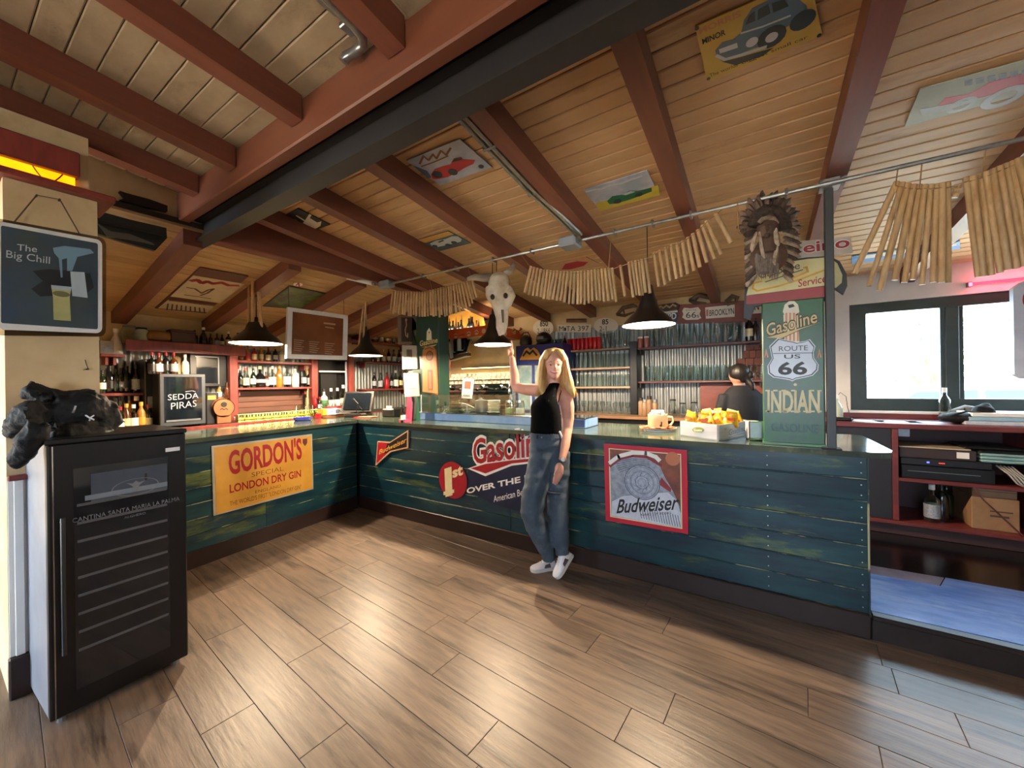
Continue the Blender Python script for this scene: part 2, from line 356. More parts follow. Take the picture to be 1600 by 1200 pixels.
# lit amber slot above the column
nt_ = thing('slot_light', 'glowing amber strip light in a dark red slot above the hanging mirror', 'light', (-3.1, 0, 2.62))
m_amber = M('amber_glow', '#ff9a08', .5, emit=2.2, col2='#ff8c00')
MB().box((-3.12, -1.0, 2.600), (-3.105, .475, 2.648)).build('lit_panel', m_amber, nt_)
MB().bbox((-3.14, -1.0, 2.648), (-3.07, .49, 2.78), .006).build('header_board', m_red, nt_)
MB().box((-3.2, -1.0, 2.586), (-3.13, .53, 2.9)).build('backing_board', m_cream, nt_)
MB().tube([(-3.098, .33 + .10 * t, 2.645 - .06 * math.sin(PI * t)) for t in [i / 8 for i in range(9)]], .003, 5).build('cable', m_black, nt_)
# rafters
def rafter(X, y0, y1, wd, dp, label):
    mb = MB(); a, b = X - wd / 2, X + wd / 2
    mb.hexa([(a, y0, zc(y0) - dp), (b, y0, zc(y0) - dp), (b, y1, zc(y1) - dp), (a, y1, zc(y1) - dp)], [(a, y0, zc(y0)), (b, y0, zc(y0)), (b, y1, zc(y1)), (a, y1, zc(y1))])
    return tag(mb.build('rafter', m_rafter), label, 'rafter', 'roof rafters')
for X, lab in ((-3.35, 'brown rafter beyond the steel beam, nearest the left roof slope'), (-2.69, 'brown rafter beyond the steel beam, passing the small black poster'), (-1.97, 'brown rafter beyond the steel beam, between the white car poster and the red car poster'),
               (-1.15, 'brown rafter with silver conduits running along it'), (-.43, 'brown rafter between the green car poster and the yellow car poster'),
               (.39, 'brown rafter meeting the top of the dark steel post'), (1.21, 'brown rafter above the big bamboo curtain by the window'), (2.02, 'brown rafter farthest towards the white window wall')):
    rafter(X, 1.316, 5.2, .10, .13, lab)
for X, lab in ((-3.36, 'brown rafter running to the wooden girder just above the amber slot light'), (-2.78, 'middle brown rafter between the pale panels on the near side of the wooden girder'), (-2.02, 'brown rafter on the near side of the wooden girder, beside the bent metal pipe'),
               (-1.25, 'short brown rafter at the top edge of the picture beside the metal pipe clamp')):
    rafter(X, -1.0, 1.09, .10, .13, lab)
def rafter_left(Y, wd, lab):
    mb = MB(); a, b = Y - wd / 2, Y + wd / 2; x0, x1, dp = XL, -3.74, .12
    mb.hexa([(x0, a, zl(x0) - dp), (x1, a, zl(x1) - dp), (x1, b, zl(x1) - dp), (x0, b, zl(x0) - dp)], [(x0, a, zl(x0)), (x1, a, zl(x1)), (x1, b, zl(x1)), (x0, b, zl(x0))])
    tag(mb.build('rafter', m_rafterx), lab, 'rafter', 'roof rafters')
for Y, lab in ((1.19, 'dark rafter of the left slope, under the end of the black steel beam'), (1.98, 'dark rafter of the left slope, between the striped poster and the green poster'), (2.72, 'dark rafter of the left slope, behind the white framed menu'),
               (3.4, 'dark rafter of the left slope, behind the lamp with two bamboo canes'), (4.06, 'dark rafter of the left slope, half hidden by the short bamboo curtain')):
    rafter_left(Y, .12, lab)
# beams
tag(MB().bbox((-3.80, 1.096, 2.79), (3.5, 1.17, 3.0), .008).build('timber_girder', M('girder_stain', '#6f3f2b', .45, col2='#633627', col3='#542d22', scale=(1, 10, 10), lo=.35, hi=.7)), 'reddish brown wooden girder running above the black steel beam', 'beam')
ib = thing('steel_beam', 'long black steel beam crossing the whole ceiling', 'beam', (-4.4, 1.26, 2.67))
MB().box((-4.62, 1.206, 2.67), (3.5, 1.314, 2.682)).build('bottom_flange', m_steel, ib)
MB().box((-4.62, 1.254, 2.682), (3.5, 1.266, 2.825)).build('web', m_steel, ib)
MB().box((-4.62, 1.206, 2.825), (3.5, 1.314, 2.837)).build('top_flange', m_steel, ib)
MB().box((-4.66, 1.18, 2.655), (-4.35, 1.33, 2.669)).build('bearing_plate', m_steel, ib)
tag(MB().bbox((-3.745, 1.315, 2.67), (-3.615, 4.15, 2.93), .008).build('timber_girder', m_rafter), 'brown wooden girder between the main ceiling and the left slope', 'beam')
# window in the white wall
wn = struct('window_1', MB().box((WX0, YW + .02, WZ0), (WX0 + .13, YW + .13, WZ1)).box((WX1 - .1, YW + .02, WZ0), (WX1, YW + .13, WZ1)).box((WX0 + .13, YW + .02, WZ0), (WX1 - .1, YW + .13, WZ0 + .12)).box((WX0 + .13, YW + .02, WZ1 - .1), (WX1 - .1, YW + .13, WZ1)), m_green_al)
MB().bbox((1.47, YW + .03, WZ0 + .1), (1.56, YW + .11, WZ1 - .08), .005).build('mullion', m_green_al, wn)
for a, b in ((WX0 + .13, 1.47), (1.56, WX1 - .1)):
    MB().box((a, YW + .06, WZ0 + .12), (b, YW + .066, WZ1 - .1)).build('pane', M('window_glass', '#f4fafa', .02, glass=.08), wn)
    MB().box((b - .03 if a < 1 else a, YW + .045, WZ0 + .12), (b if a < 1 else a + .03, YW + .08, WZ1 - .1)).build('sash_rail', m_green_al, wn)
struct('trim_2', MB().bbox((.7, YW - .06, WZ0 - .03), (3.0, YW + .02, WZ0), .006), m_white)
# outdoors beyond the window and the doorway
m_ground = M('outdoor_ground', '#cfc6b4', .9, col2='#b7ad97', scale=(1, 1, 1))
struct('ground_outside', MB().box((-30, 5.45, -.3), (30, 40, -.15)).box((-30, -12, -.3), (-3.5, 5.45, -.1)).box((-3.5, -30, -.3), (30, -3.3, -.1)), m_ground)
m_leaf = M('leaf_green', '#76815e', .6, col2='#56613f', scale=(3, 3, 3)); m_bark = M('bark', '#6a5846', .9)
def tree(c, h, r, label, n=420):
    t = thing('tree', label, 'tree', c)
    C_ = Vector(c); k = MB(); k.tube([C_, C_ + Vector((.1, 0, h * .5)), C_ + Vector((-.15, .1, h * .85))], [.14, .1, .05], 8)
    for i in range(6):
        a = i * 1.1; k.tube([C_ + Vector((.05, 0, h * .4)), C_ + Vector((math.cos(a) * r * .7, math.sin(a) * r * .6, h * (.65 + .05 * i)))], [.05, .015], 6)
    k.build('trunk', m_bark, t)
    f = MB()
    for i in range(n):
        a, b = rnd.random() * 2 * PI, rnd.uniform(-1, 1); q = rnd.random() ** .4
        p = C_ + Vector((math.cos(a) * r * q * math.sqrt(1 - b * b), math.sin(a) * r * q * math.sqrt(1 - b * b), h * .8 + b * q * r * .8))
        u = Vector((rnd.uniform(-1, 1), rnd.uniform(-1, 1), rnd.uniform(-1, 1))).normalized(); v = u.orthogonal().normalized(); s_ = rnd.uniform(.10, .2)
        f.add([p - u * s_, p + v * s_ * .45, p + u * s_, p - v * s_ * .45], [(0, 1, 2, 3)])
    c_ = f.build('foliage', m_leaf, t); c_['kind'] = 'stuff'
tree((5.0, 11.5, -.2), 3.2, 1.9, 'sunlit leafy tree outside the right half of the window'); tree((1.4, 15.5, -.2), 3.4, 2.0, 'pale leafy tree outside the left half of the window')
tree((4.6, 17.5, -.2), 3.0, 1.5, 'small bushy tree far outside behind the parked car')
cr = thing('car', 'white parked car seen through the left window pane', 'car', (2.35, 9.6, -.15), math.radians(12))
cr.scale = (1.06, 1.06, 1.06); m_carw = M('car_white', '#f2f2f2', .25, coat=.6); m_carg = M('car_glass', '#0d2233', .3)
pr = [(-2.0, .35), (-2.05, .75), (-1.95, .85), (-1.0, .95), (-.45, 1.42), (1.0, 1.45), (1.75, .95), (2.0, .9), (2.05, .35)]
MB().prism([(x, -.8, z) for x, z in pr], (0, 1.6, 0)).build('car_body', m_carw, cr, world=False)
MB().prism([(x, -.81, z) for x, z in ((-.85, .97), (-.4, 1.35), (.28, 1.38), (.28, .97))], (0, .01, 0)).prism([(x, -.81, z) for x, z in ((.36, .97), (.36, 1.38), (.95, 1.37), (1.45, .97))], (0, .01, 0)).build('side_glass', m_carg, cr, world=False)
for x in (-1.3, 1.3):
    for yy in (-.82, .66): MB().cyl((x, yy, .33), (x, yy + .16, .33), .33, n=20).build('wheel', m_black, cr, world=False)
# ================================================================ THE BAR
m_bar = M('bar_board_paint', '#184048', .28, col2='#0e2937', col3='#6d7a34', scale=(2.4, 2.4, 11), detail=7, lo=.36, hi=.62, lo3=.56, hi3=.74, rnd_v=.22, bump=.15, spec=.5)
m_edge = M('worn_board_edge', '#16343a', .4, col2='#a8a883', scale=(3.5, 3.5, 3), detail=5, lo=.5, hi=.58, rnd_v=.1)
m_stone = M('polished_green_top', '#4a5646', .12, col2='#303c36', col3='#8f9473', scale=(2.2, 2.2, 2.2), detail=6, lo=.4, hi=.6, lo3=.58, hi3=.7, spec=.6)
m_nail = M('nail_steel', '#b9bcb6', .3, metal=1)
ZB, ZT = 1.05, 1.085
rows = [.14 + .13 * i for i in range(7)] + [ZB]
bar = thing('bar_counter', 'long dark green plank bar running behind the standing woman', 'bar', (-1.8, 3.3, 0))
MB().box((-4.4, 2.995, 0), (.505, 3.62, ZB)).build('carcass', m_black, bar)
xs = [-4.19, -1.95, .52]
for r in range(7):
    for a, b in zip(xs, xs[1:]):
        dy = rnd.uniform(-.003, .003)
        MB().bbox((a + .001, 2.972 + dy, rows[r] + .0015), (b - .001, 2.998, rows[r + 1] - .0015), .005).build('board', m_bar, bar)
    MB().box((-4.19, 2.9705, rows[r] - .0022), (.52, 2.99, rows[r] + .0022)).build('worn_edge', m_edge, bar)
    MB().bbox((.5, 2.975, rows[r] + .0015), (.522, 3.62, rows[r + 1] - .0015), .004).build('end_board', m_bar, bar)
for r in range(7):
    for dz in (.035, .095):
        for x in (.035, .49): MB().ball((x, 2.969, rows[r] + dz), (.004, .002, .004), 6, 4).build('nail', m_nail, bar)
MB().bbox((.515, 2.964, .14), (.524, 2.99, ZB), .003).build('corner_strip', m_edge, bar)
MB().bbox((-4.19, 2.955, 0), (.523, 2.99, .142), .006).build('skirting', m_skirt, bar)
top = [(-4.13, 2.92), (.52, 2.92), (.575, 2.935), (.62, 2.97), (.64, 3.05), (.63, 3.80), (-5.0, 3.95), (-4.9, 2.92)]
MB().prism([(x, y, ZT - .035) for x, y in top], (0, 0, .035)).build('countertop', m_stone, bar)
# left run of the bar, standing a little off square
LP = Vector((-4.19, 2.955, 0)); LD = Vector((.115, -1, 0)).normalized(); LN = Vector((-LD.y, LD.x, 0))   # LN faces the room
def Lp(s, t, z): return LP + LD * s + LN * t + Vector((0, 0, z))
def lbox(mb, s0, s1, t0, t1, z0, z1): return mb.hexa([Lp(s0, t0, z0), Lp(s1, t0, z0), Lp(s1, t1, z0), Lp(s0, t1, z0)], [Lp(s0, t0, z1), Lp(s1, t0, z1), Lp(s1, t1, z1), Lp(s0, t1, z1)])
bar2 = thing('bar_counter', 'short dark green plank bar with the yellow gin sign, behind the wine cooler', 'bar', Lp(1, -.4, 0))
lbox(MB(), 0, 2.12, -.6, -.02, 0, ZB).build('carcass', m_black, bar2)
for r in range(7):
    for a, b in ((0.02, 1.12), (1.12, 2.13)):
        lbox(MB(), a + .001, b - .001, -.02, rnd.uniform(-.002, .003), rows[r] + .003, rows[r + 1] - .003).build('board', m_bar, bar2)
    lbox(MB(), 0.02, 2.13, -.02, .0025, rows[r] - .0022, rows[r] + .0022).build('worn_edge', m_edge, bar2)
lbox(MB(), 0.02, 2.13, -.02, .014, 0, .142).build('skirting', m_skirt, bar2)
MB().prism([Lp(.0, .055, ZT - .035), Lp(1.83, .055, ZT - .035), Lp(1.83, -.70, ZT - .035), Lp(.0, -.72, ZT - .035)], (0, 0, .035)).build('countertop', m_stone, bar2)
# ---------------------------------------------------------------- signs on the bar
m_yellow = M('sign_yellow', '#c9983f', .4, col2='#bd8c35', scale=(4, 4, 4)); m_silver = M('sign_silver', '#c4c1b8', .3, metal=.4)
m_redp = M('print_red', '#a01f2a', .4, col2='#941a25'); m_brownp = M('print_brown', '#8a5a1c', .5, col2='#7d501a'); m_whitep = M('print_white', '#eeeae2', .4, col2='#e4e0d8')
m_navy = M('print_navy', '#16233f', .4, col2='#121c35'); m_blackp = M('print_black', '#121214', .45); m_goldp = M('print_gold', '#d8a24a', .4); m_creamp = M('print_cream', '#e3d6a8', .45, col2='#d8c998')
m_greyp = M('print_grey', '#9aa0ab', .4, col2='#7e8592', scale=(30, 30, 30)); m_lgreyp = M('print_pale_grey', '#c9ccd4', .4, col2='#b9bdc8', scale=(25, 25, 25)); m_maroon = M('print_maroon', '#5d1d1c', .5)
gs = Sign(Lp(0, .005, 0), LN)
g = thing('wall_sign', 'yellow metal gin sign with red lettering on the short bar', 'sign', Lp(1.1, .01, .5))
gs.poly(MB(), [(330, 697), (487, 678), (489, 764), (333, 806)], 0, .008).build('sign_plate', m_silver, g)
gs.poly(MB(), [(334, 699), (485, 681), (487, 762), (337, 803)], .008, .0095).build('yellow_field', m_yellow, g)
k = MB(); gs.text(k, "GORDON'S", (357, 741), (471, 715), (355.5, 704), .0105, .03); gs.text(k, "LONDON DRY GIN", (358, 770), (469.5, 744.5), (357.5, 757), .0105, .02); k.build('red_lettering', m_redp, g)
k = MB(); gs.text(k, "SPECIAL", (392, 745.5), (442, 735), (391.8, 738), .0105, .0); gs.text(k, "ENGLAND", (398, 771), (438, 761), (397.8, 766), .0105); gs.text(k, "THE WORLD'S FIRST \"LONDON DRY GIN\"", (358, 790.5), (470, 763.5), (357.8, 783), .0105, .005); k.build('brown_lettering', m_brownp, g)
gs.poly(MB(), [(472, 686), (479, 685), (479, 692), (475.5, 697), (472, 692)], .0095, .011).build('emblem', m_maroon, g)
for q in ((332.5, 699.5), (485, 680), (486.5, 762.5), (335.5, 803)): gs.disc(MB(), q, .004, .008, .011, 8).build('rivet', m_nail, g)
bs = Sign((0, 2.966, 0), (0, -1, 0))
g = thing('wall_sign', 'red and black bow-tie beer sign in the bar corner', 'sign', (-3.6, 2.96, .9))
bow = [(592, 689), (611, 690.5), (640, 671.5), (639, 699.5), (612, 706), (600.5, 716.5), (589, 727)]
bs.poly(MB(), bow, 0, .02).build('sign_plate', M('sign_gold_edge', '#c9a985', .35), g)
bs.poly(MB(), [(593, 690.5), (611, 692), (638.5, 674.5), (637.7, 698), (611.5, 704), (600, 714.5), (590.5, 724)], .02, .022).build('red_field', m_redp, g)
bs.poly(MB(), [(608, 692.5), (612, 692), (638.2, 675), (637.5, 697.5), (611.5, 703.5), (603, 709)], .022, .0235).build('black_field', m_blackp, g)
k = MB(); bs.text(k, 'Budweiser', (594.5, 710), (637, 690.5), (596.5, 701.5), .0245, .01); k.build('gold_lettering', m_goldp, g)
g = thing('painted_logo', 'large red and white painted bar logo on navy, beside the woman', 'logo', (-2.3, 2.96, .8))
bs.poly(MB(), [(731, 741), (733, 727), (775, 715), (868, 704), (868, 800), (815, 800), (771, 788), (733, 768)], 0, .003).build('navy_field', m_navy, g)
k = MB(); bs.text(k, 'Gasoline', (738.5, 725), (859, 708.5), (737.5, 684), .006, .075); bs.poly(k, [(731, 732), (757, 723), (800, 717), (868, 711), (868, 719), (800, 727.5), (759, 744)], .003, .0045); bs.poly(k, [(804, 677), (814, 677), (816, 690), (806, 690)], .003, .006); k.build('white_outline', m_whitep, g)
k = MB(); bs.text(k, 'Gasoline', (740.5, 724), (857, 708.5), (739.5, 685), .008, .02); bs.poly(k, [(736, 731.5), (760, 724.5), (800, 719), (868, 713), (868, 717), (800, 724), (759, 739.5)], .0045, .0065); k.build('red_lettering', m_redp, g)
k = MB(); bs.text(k, 'OVER THE F', (730, 771), (829, 750), (729.5, 762.5), .006, .03); bs.text(k, 'American Beer', (772, 784.5), (826, 771.5), (771.5, 774), .006, .0); k.build('white_lettering', m_whitep, g)
bs.disc(MB(), (708, 750), .197, 0, .007, 40).build('dark_ring', m_navy, g)
bs.disc(MB(), (708, 750), .187, .007, .009, 40).build('red_disc', m_redp, g)
k = MB(); bs.text(k, '1', (697, 773), (708, 770), (695.5, 733), .0105, .06); bs.poly(k, [(694, 773.5), (710.5, 769.5), (710.5, 764), (694, 768)], .009, .0103); bs.text(k, 'st', (708, 746), (724.5, 740.5), (707.5, 730), .0105, .04); k.build('cream_lettering', m_creamp, g)
g = thing('framed_sign', 'red framed beer can picture on the long bar', 'picture', (-.9, 2.96, .75))
bs.poly(MB(), [(945, 692), (1074, 702.5), (1076, 833), (948, 812)], 0, .022).build('frame', M('frame_red', '#c0253a', .3, col2='#b3203a'), g)
bs.poly(MB(), [(952.5, 699.5), (1065, 708.5), (1067, 825), (955, 806)], .022, .0235).build('mat_line', m_creamp, g)
bs.poly(MB(), [(954.5, 701), (1063.5, 710), (1065, 823), (957, 804.5)], .0235, .025).build('dark_ground', M('print_brown_red', '#5a2a2a', .4, col2='#8a4a30', scale=(6, 6, 6)), g)
k = MB()
bs.poly(k, [(955, 732), (962, 718), (985, 711), (1008, 713), (1030, 722), (1040, 745), (1052, 765), (1063, 790), (1065, 822), (957, 803.5)], .025, .0262); k.build('can_body', m_greyp, g)
k = MB(); bs.line(k, [(955, 722), (968, 712), (990, 706.5), (1010, 707), (1026, 713), (1031, 718)], .03, .0275); k.build('can_rim', m_whitep, g)
k = MB(); bs.line(k, [(955, 727), (970, 716), (990, 711), (1012, 713), (1034, 726)], .022, .0272); bs.poly(k, [(1035, 745), (1050, 762), (1049, 768), (1030, 755)], .0262, .0272); k.build('red_band', M('print_dark_red', '#8c2a34', .4), g)
k = MB(); bs.poly(k, [(958, 782), (975, 774), (1015, 770), (1045, 768), (1058, 780), (1064.5, 800), (1065, 822.5), (1020, 815), (957.5, 804)], .0262, .0272); k.build('white_label', m_lgreyp, g)
k = MB(); bs.disc(k, (1004.5, 752.5), .13, .0268, .028, 32, sx=1.0); k.build('round_seal', M('print_seal_grey', '#a9aebb', .4, col2='#8f95a4', scale=(40, 40, 40)), g)
k = MB()
for r_, r2 in ((.130, .125), (.117, .114), (.088, .085), (.080, .078), (.05, .047), (.03, .028)): bs.disc(k, (1004.5, 752.5), r_, 0, .0288, 32, inner=r2)
for i in range(8): bs.line(k, [(962 + i * 1.5, 721 + i * 3.2), (990, 716 + i * 2.6), (1016, 717.5 + i * 2.8)], .0035, .0272) if i < 6 else None
for i in range(16): bs.line(k, [(1000 + i * 4, 790 + i * .9), (1004 + i * 4, 808 + i * .9)], .0045, .028)
for a in range(10): t = a * PI / 5; bs.line(k, [(1004.5 + 9 * math.cos(t), 752.5 + 11 * math.sin(t)), (1004.5 + 12 * math.cos(t + .3), 752.5 + 15 * math.sin(t + .3))], .003, .0288)
k.build('engraving', M('print_slate', '#4b5164', .5), g)
k = MB(); bs.text(k, 'Budweiser', (965, 800), (1059, 794), (970, 778), .0295, .018); bs.text(k, 'KING OF BEERS', (1003, 804.5), (1050, 801), (1003, 801), .0285); k.build('lettering', m_blackp, g)
k = MB(); bs.disc(k, (1052, 716), .05, .025, .0264, 14); k.build('glow_spot', M('print_orange', '#c0714a', .5), g)
# ---------------------------------------------------------------- pendant lamps
m_shade = M('shade_black', '#1b1918', .3, col2='#141312', spec=.6); m_inner = M('shade_white_inside', '#fff6e2', .5); m_bulb = M('bulb_glow', '#ffe2b0', .5, emit=26, col2='#ffdba0')
prof = [(.2, 0), (.192, .016), (.166, .048), (.142, .072), (.108, .102), (.082, .135), (.062, .19), (.048, .25), (.038, .31), (.018, .325)]
prof_low = [(.2, 0), (.19, .02), (.15, .06), (.11, .095), (.085, .12), (.075, .15), (.06, .18), (.03, .185)]
prof_tall = prof
def lamp(c, label, top_z, power, prof=prof_tall, sc=1.0):
    t = thing('pendant_lamp', label, 'lamp', c, 0, 'pendant lamps over the bar'); t.scale = (sc, sc, sc)
    s = MB(); s.lathe(prof, n=36, cap=(False, True)); s.build('lamp_shade', m_shade, t, False, smooth=50)
    s = MB(); s.lathe([(.196, .002)] + [(r - .006, z + .001) for r, z in prof[1:7]], n=36, cap=(False, True)); s.build('shade_lining', m_inner, t, False, smooth=50)
    s = MB(); s.ball((0, 0, .098), (.042, .042, .05), 14, 10); s.build('bulb', m_bulb, t, False, smooth=True)
    s = MB(); hp = prof[-1][1]; s.cyl((0, 0, hp - .005), (0, 0, hp + .045), .016, .012, 10).tube([(0, 0, hp + .04), (0, 0, (top_z - c[2]) / sc)], .004, 6); s.build('cord', m_black, t, False)
    d = bpy.data.lights.new('bulb_light', 'POINT'); o = bpy.data.objects.new('bulb_light', d); COL.objects.link(o); o.location = (0, 0, .03); o.parent = t
    d.energy = power; d.color = WARM; d.shadow_soft_size = .03
    return t
LAMPS = []
LPOW = 212
for (px, py, dp, lab) in ((401, 537, 4.05, 'black pendant lamp with three canes, nearest the big hanging mirror'), (572, 556, 5.17, 'black pendant lamp with thin canes, between the white framed menu and the bar corner'),
                          (771, 539, 4.02, 'black pendant lamp the woman reaches up to touch'), (1013, 508.5, 3.15, 'black pendant lamp hanging in front of the glass shelves')):
    c = atD(px, py, dp); LAMPS.append(c)
    lamp(c, lab, zc(c.y) if c.x > -3.7 else zl(c.x), LPOW, prof_low if px == 401 else prof_tall, {401: 1.215, 572: 1.075, 771: 1.0, 1013: 1.04}[px])
# ---------------------------------------------------------------- bamboo
m_bamb = M('bamboo', '#c8a87c', .45, col2='#b08b5c', col3='#8f6c45', scale=(40, 40, 9), detail=4, lo=.35, hi=.65, lo3=.62, hi3=.75, rnd_v=.16)
m_string = M('jute_string', '#9c7c55', .9)
def stick(a, b, r, parent):
    a, b = Vector(a), Vector(b); d = b - a; mb = MB(); pts = []; rs = []
    for t, k in ((0, 1), (.31, 1), (.33, 1.13), (.35, 1), (.68, 1), (.7, 1.13), (.72, 1), (1, .97)): pts.append(a + d * t); rs.append(r * k)
    mb.tube(pts, rs, 8); return mb.build('bamboo_stick', m_bamb, parent, smooth=60)
def lerp_sticks(keys, n):
    out = []; seg = []
    L = [0]
    for a, b in zip(keys, keys[1:]): L.append(L[-1] + math.hypot(a[0] - b[0], a[1] - b[1]))
    for i in range(n):
        s = L[-1] * i / (n - 1); j = max(q for q in range(len(keys) - 1) if L[q] <= s + 1e-6); t = (s - L[j]) / max(L[j + 1] - L[j], 1e-6); t = min(t, 1)
        out.append(tuple(keys[j][q] + (keys[j + 1][q] - keys[j][q]) * t for q in range(4)))
    return out
def garland(label, keys_list, Y, r, tilt=0, n_ties=3):
    t = thing('bamboo_curtain', label, 'bamboo curtain', atY(keys_list[0][0][0][0], keys_list[0][0][0][1], Y), 0, 'bamboo curtains hung under the conduit')
    tops = []
    for keys, n, rr in keys_list:
        for (x0, y0, x1, y1) in lerp_sticks(keys, n):
            dy = rnd.uniform(-.012, .012); a = atY(x0, y0, Y + dy); b = atY(x1 + rnd.uniform(-1, 1), y1 + rnd.uniform(-2, 2), Y + dy + tilt + rnd.uniform(-.01, .01))
            stick(a, b, (rr or r) * rnd.uniform(.85, 1.12), t); tops.append(a + (b - a) * .05)
    MB().tube([p + Vector((0, -.012, 0)) for p in tops], .003, 5).build('string', m_string, t)
    for i in ((0, len(tops) // 2, len(tops) - 1) if n_ties == 3 else n_ties):
        a = tops[i]; MB().tube([a + Vector((0, -.012, 0)), Vector((a.x + (.05 if i else -.05) * (n_ties == 3), 2.9, 2.645))], .003, 5).build('hanging_tie', m_string, t)
    return t, tops
sc_ = lambda L, k, ox, oy: [(ox + a / k, oy + b / k, ox + c / k, oy + d / k) for a, b, c, d in L]
K5 = sc_([(75, 288, 50, 465), (200, 300, 190, 500), (330, 298, 330, 500), (450, 270, 460, 502), (560, 240, 570, 480), (640, 220, 680, 440), (735, 200, 780, 350)], 5.333, 600, 400)
ga, ta = garland('short bamboo curtain beside the animal skull, above the green column', [(K5, 31, None)], 3.02, .0125)
K4 = sc_([(800, 820, 765, 970), (870, 840, 850, 990), (960, 850, 930, 1005), (1060, 850, 1055, 1030), (1150, 838, 1160, 1010), (1240, 830, 1260, 1010)], 3.478, 600, 180)
K4b = sc_([(1285, 815, 1310, 985)], 3.478, 600, 180); K4c = sc_([(1330, 800, 1355, 985), (1420, 778, 1443, 965)], 3.478, 600, 180)
K7 = sc_([(240, 930, 258, 1055), (290, 905, 312, 1030), (345, 885, 365, 1010), (395, 850, 425, 975), (432, 812, 490, 932)], 2.353, 920, 0); K7b = sc_([(466, 785, 525, 893)], 2.353, 920, 0)
def single(keys): return [keys[0], keys[0]]
gb, tb = garland('long bamboo curtain from the skull past the front lamp towards the feathered headdress', [(K4, 25, None), (K4b + K4b, 2, None), (K4c, 6, None), (K7, 11, None), (K7b + K7b, 2, .016)], 2.98, .0125)
K8 = sc_([(350, 360, 60, 980), (390, 365, 165, 1060), (425, 375, 232, 1090), (455, 380, 325, 1005), (482, 380, 372, 1035), (530, 380, 440, 1015), (590, 380, 540, 1060), (628, 375, 622, 1030), (690, 370, 695, 1045)], 4.286, 1320, 200)
K8b = sc_([(812, 330, 890, 1000), (850, 325, 925, 985), (885, 318, 960, 990), (925, 300, 1010, 985), (965, 285, 1062, 960), (1012, 265, 1120, 950), (1062, 245, 1180, 930), (1112, 225, 1240, 915), (1145, 210, 1310, 880), (1195, 190, 1370, 860), (1250, 170, 1440, 840)], 4.286, 1320, 200)
K8c = sc_([(760, 380, 730, 460)], 4.286, 1320, 200)
gc, tc_ = garland('big bamboo curtain in front of the window', [(K8, 10, None), (K8c + K8c, 2, None), (K8b, 11, None)], 2.95, .0148, n_ties=(0, 4, 14))
def free_sticks(lampi, px, lab):
    c = LAMPS[lampi]; t = thing('bamboo_bundle', lab, 'bamboo canes', c, 0, None)
    d = (c - CAM).dot(FW)
    for x0, y0, x1, y1, r, e in px: stick(atD(x0, y0, d + e), atD(x1, y1, d + e * .6), r, t)
    z = max(atD(px[0][0], px[0][1], d).z, 0)
    MB().tube([atD(px[0][0] + 2, px[0][1] + 3, d - .03), atD(px[-1][0], px[-1][1] + 3, d - .02), Vector((c.x, c.y, z + .1))], .0025, 5).build('string', m_string, t)
free_sticks(0, [(389.5, 427, 389.5, 517, .0165, .03), (395, 428, 394.5, 520, .0155, -.06), (402.5, 428, 409.5, 527, .0165, -.05), (399, 431, 401, 519, .011, .07)], 'tall bamboo canes tied round the cord of the lamp near the hanging mirror')
free_sticks(1, [(568.5, 470, 560, 544, .011, .0), (572, 466, 567, 540, .011, -.07), (573, 470, 571, 522, .011, .07)], 'thin bamboo canes tied round the cord of the lamp beside the menu')
# ---------------------------------------------------------------- conduit, boxes and post
m_galv = M('galvanised_tube', '#9b9c9a', .3, metal=.85, col2='#84868a', scale=(20, 20, 20)); m_box = M('junction_box_grey', '#8d9299', .5)
def Ycond(x, y): return atY(x, y, 2.9)
c0, c1 = Ycond(604, 446), Ycond(1600, 214)
zt = 2.648
t = thing('conduit', 'pair of thin silver conduits spanning the room above the bar', 'conduit', (c0.x, 2.9, zt))
MB().tube([(c0.x, 2.9, zt), (3.4, 2.9, zt)], .0125, 8).build('conduit_tube', m_galv, t)
MB().tube([(c0.x + .02, 2.935, zt + .012), (3.4, 2.935, zt + .012)], .010, 8).build('conduit_tube', m_galv, t)
for px in (660, 712, 770, 830, 960, 1020, 1080, 1230): MB().bbox((Ycond(px, 400).x - .008, 2.885, zt - .015), (Ycond(px, 400).x + .008, 2.95, zt + .026), .003).build('clip', m_galv, t)
tag(MB().bbox((c0.x - .10, 2.85, zt - .035), (c0.x + .08, 2.96, zt + .04), .012).build('junction_box', m_box), 'grey junction box at the corner of the wooden girder', 'junction box')
jb = Ycond(891, 378)
tag(MB().bbox((jb.x - .075, 2.82, zt - .045), (jb.x + .075, 2.97, zt + .03), .012).build('junction_box', m_box), 'grey junction box where the conduits meet under a rafter', 'junction box')
t = thing('conduit', 'bundle of silver conduits running down beside a rafter to the junction box', 'conduit', (-1.25, 1.32, zc(1.32) - .1))
for i, (dx, dz) in enumerate(((-1.235, .10), (-1.275, .10), (-1.255, .065))):
    MB().tube([(dx, 1.30, zc(1.3) - dz), (dx, 2.2, zc(2.2) - dz - .01), (dx + .07, 2.84, zt + .02)], .0125 if i else .016, 8).build('conduit_tube', m_galv, t)
for yy in (1.75, 2.25): MB().bbox((-1.30, yy - .01, zc(yy) - .12), (-1.21, yy + .01, zc(yy) - .04), .004).build('clip', m_galv, t)
onC = lambda x, y, o=.04: hit(x, y, (0, 0, zc(0) - o), (0, .11, 1))
pp = [onC(500, -14), onC(530, 18), onC(550, 36), onC(566, 56), onC(567, 72), onC(555, 81, .05), onC(541, 89, .06), onC(537, 97, .08)]
t = thing('metal_pipe', 'bent grey metal pipe clamped to the ceiling at the top edge', 'pipe', pp[0])
MB().tube(pp, .021, 10).build('pipe_run', m_galv, t, smooth=60)
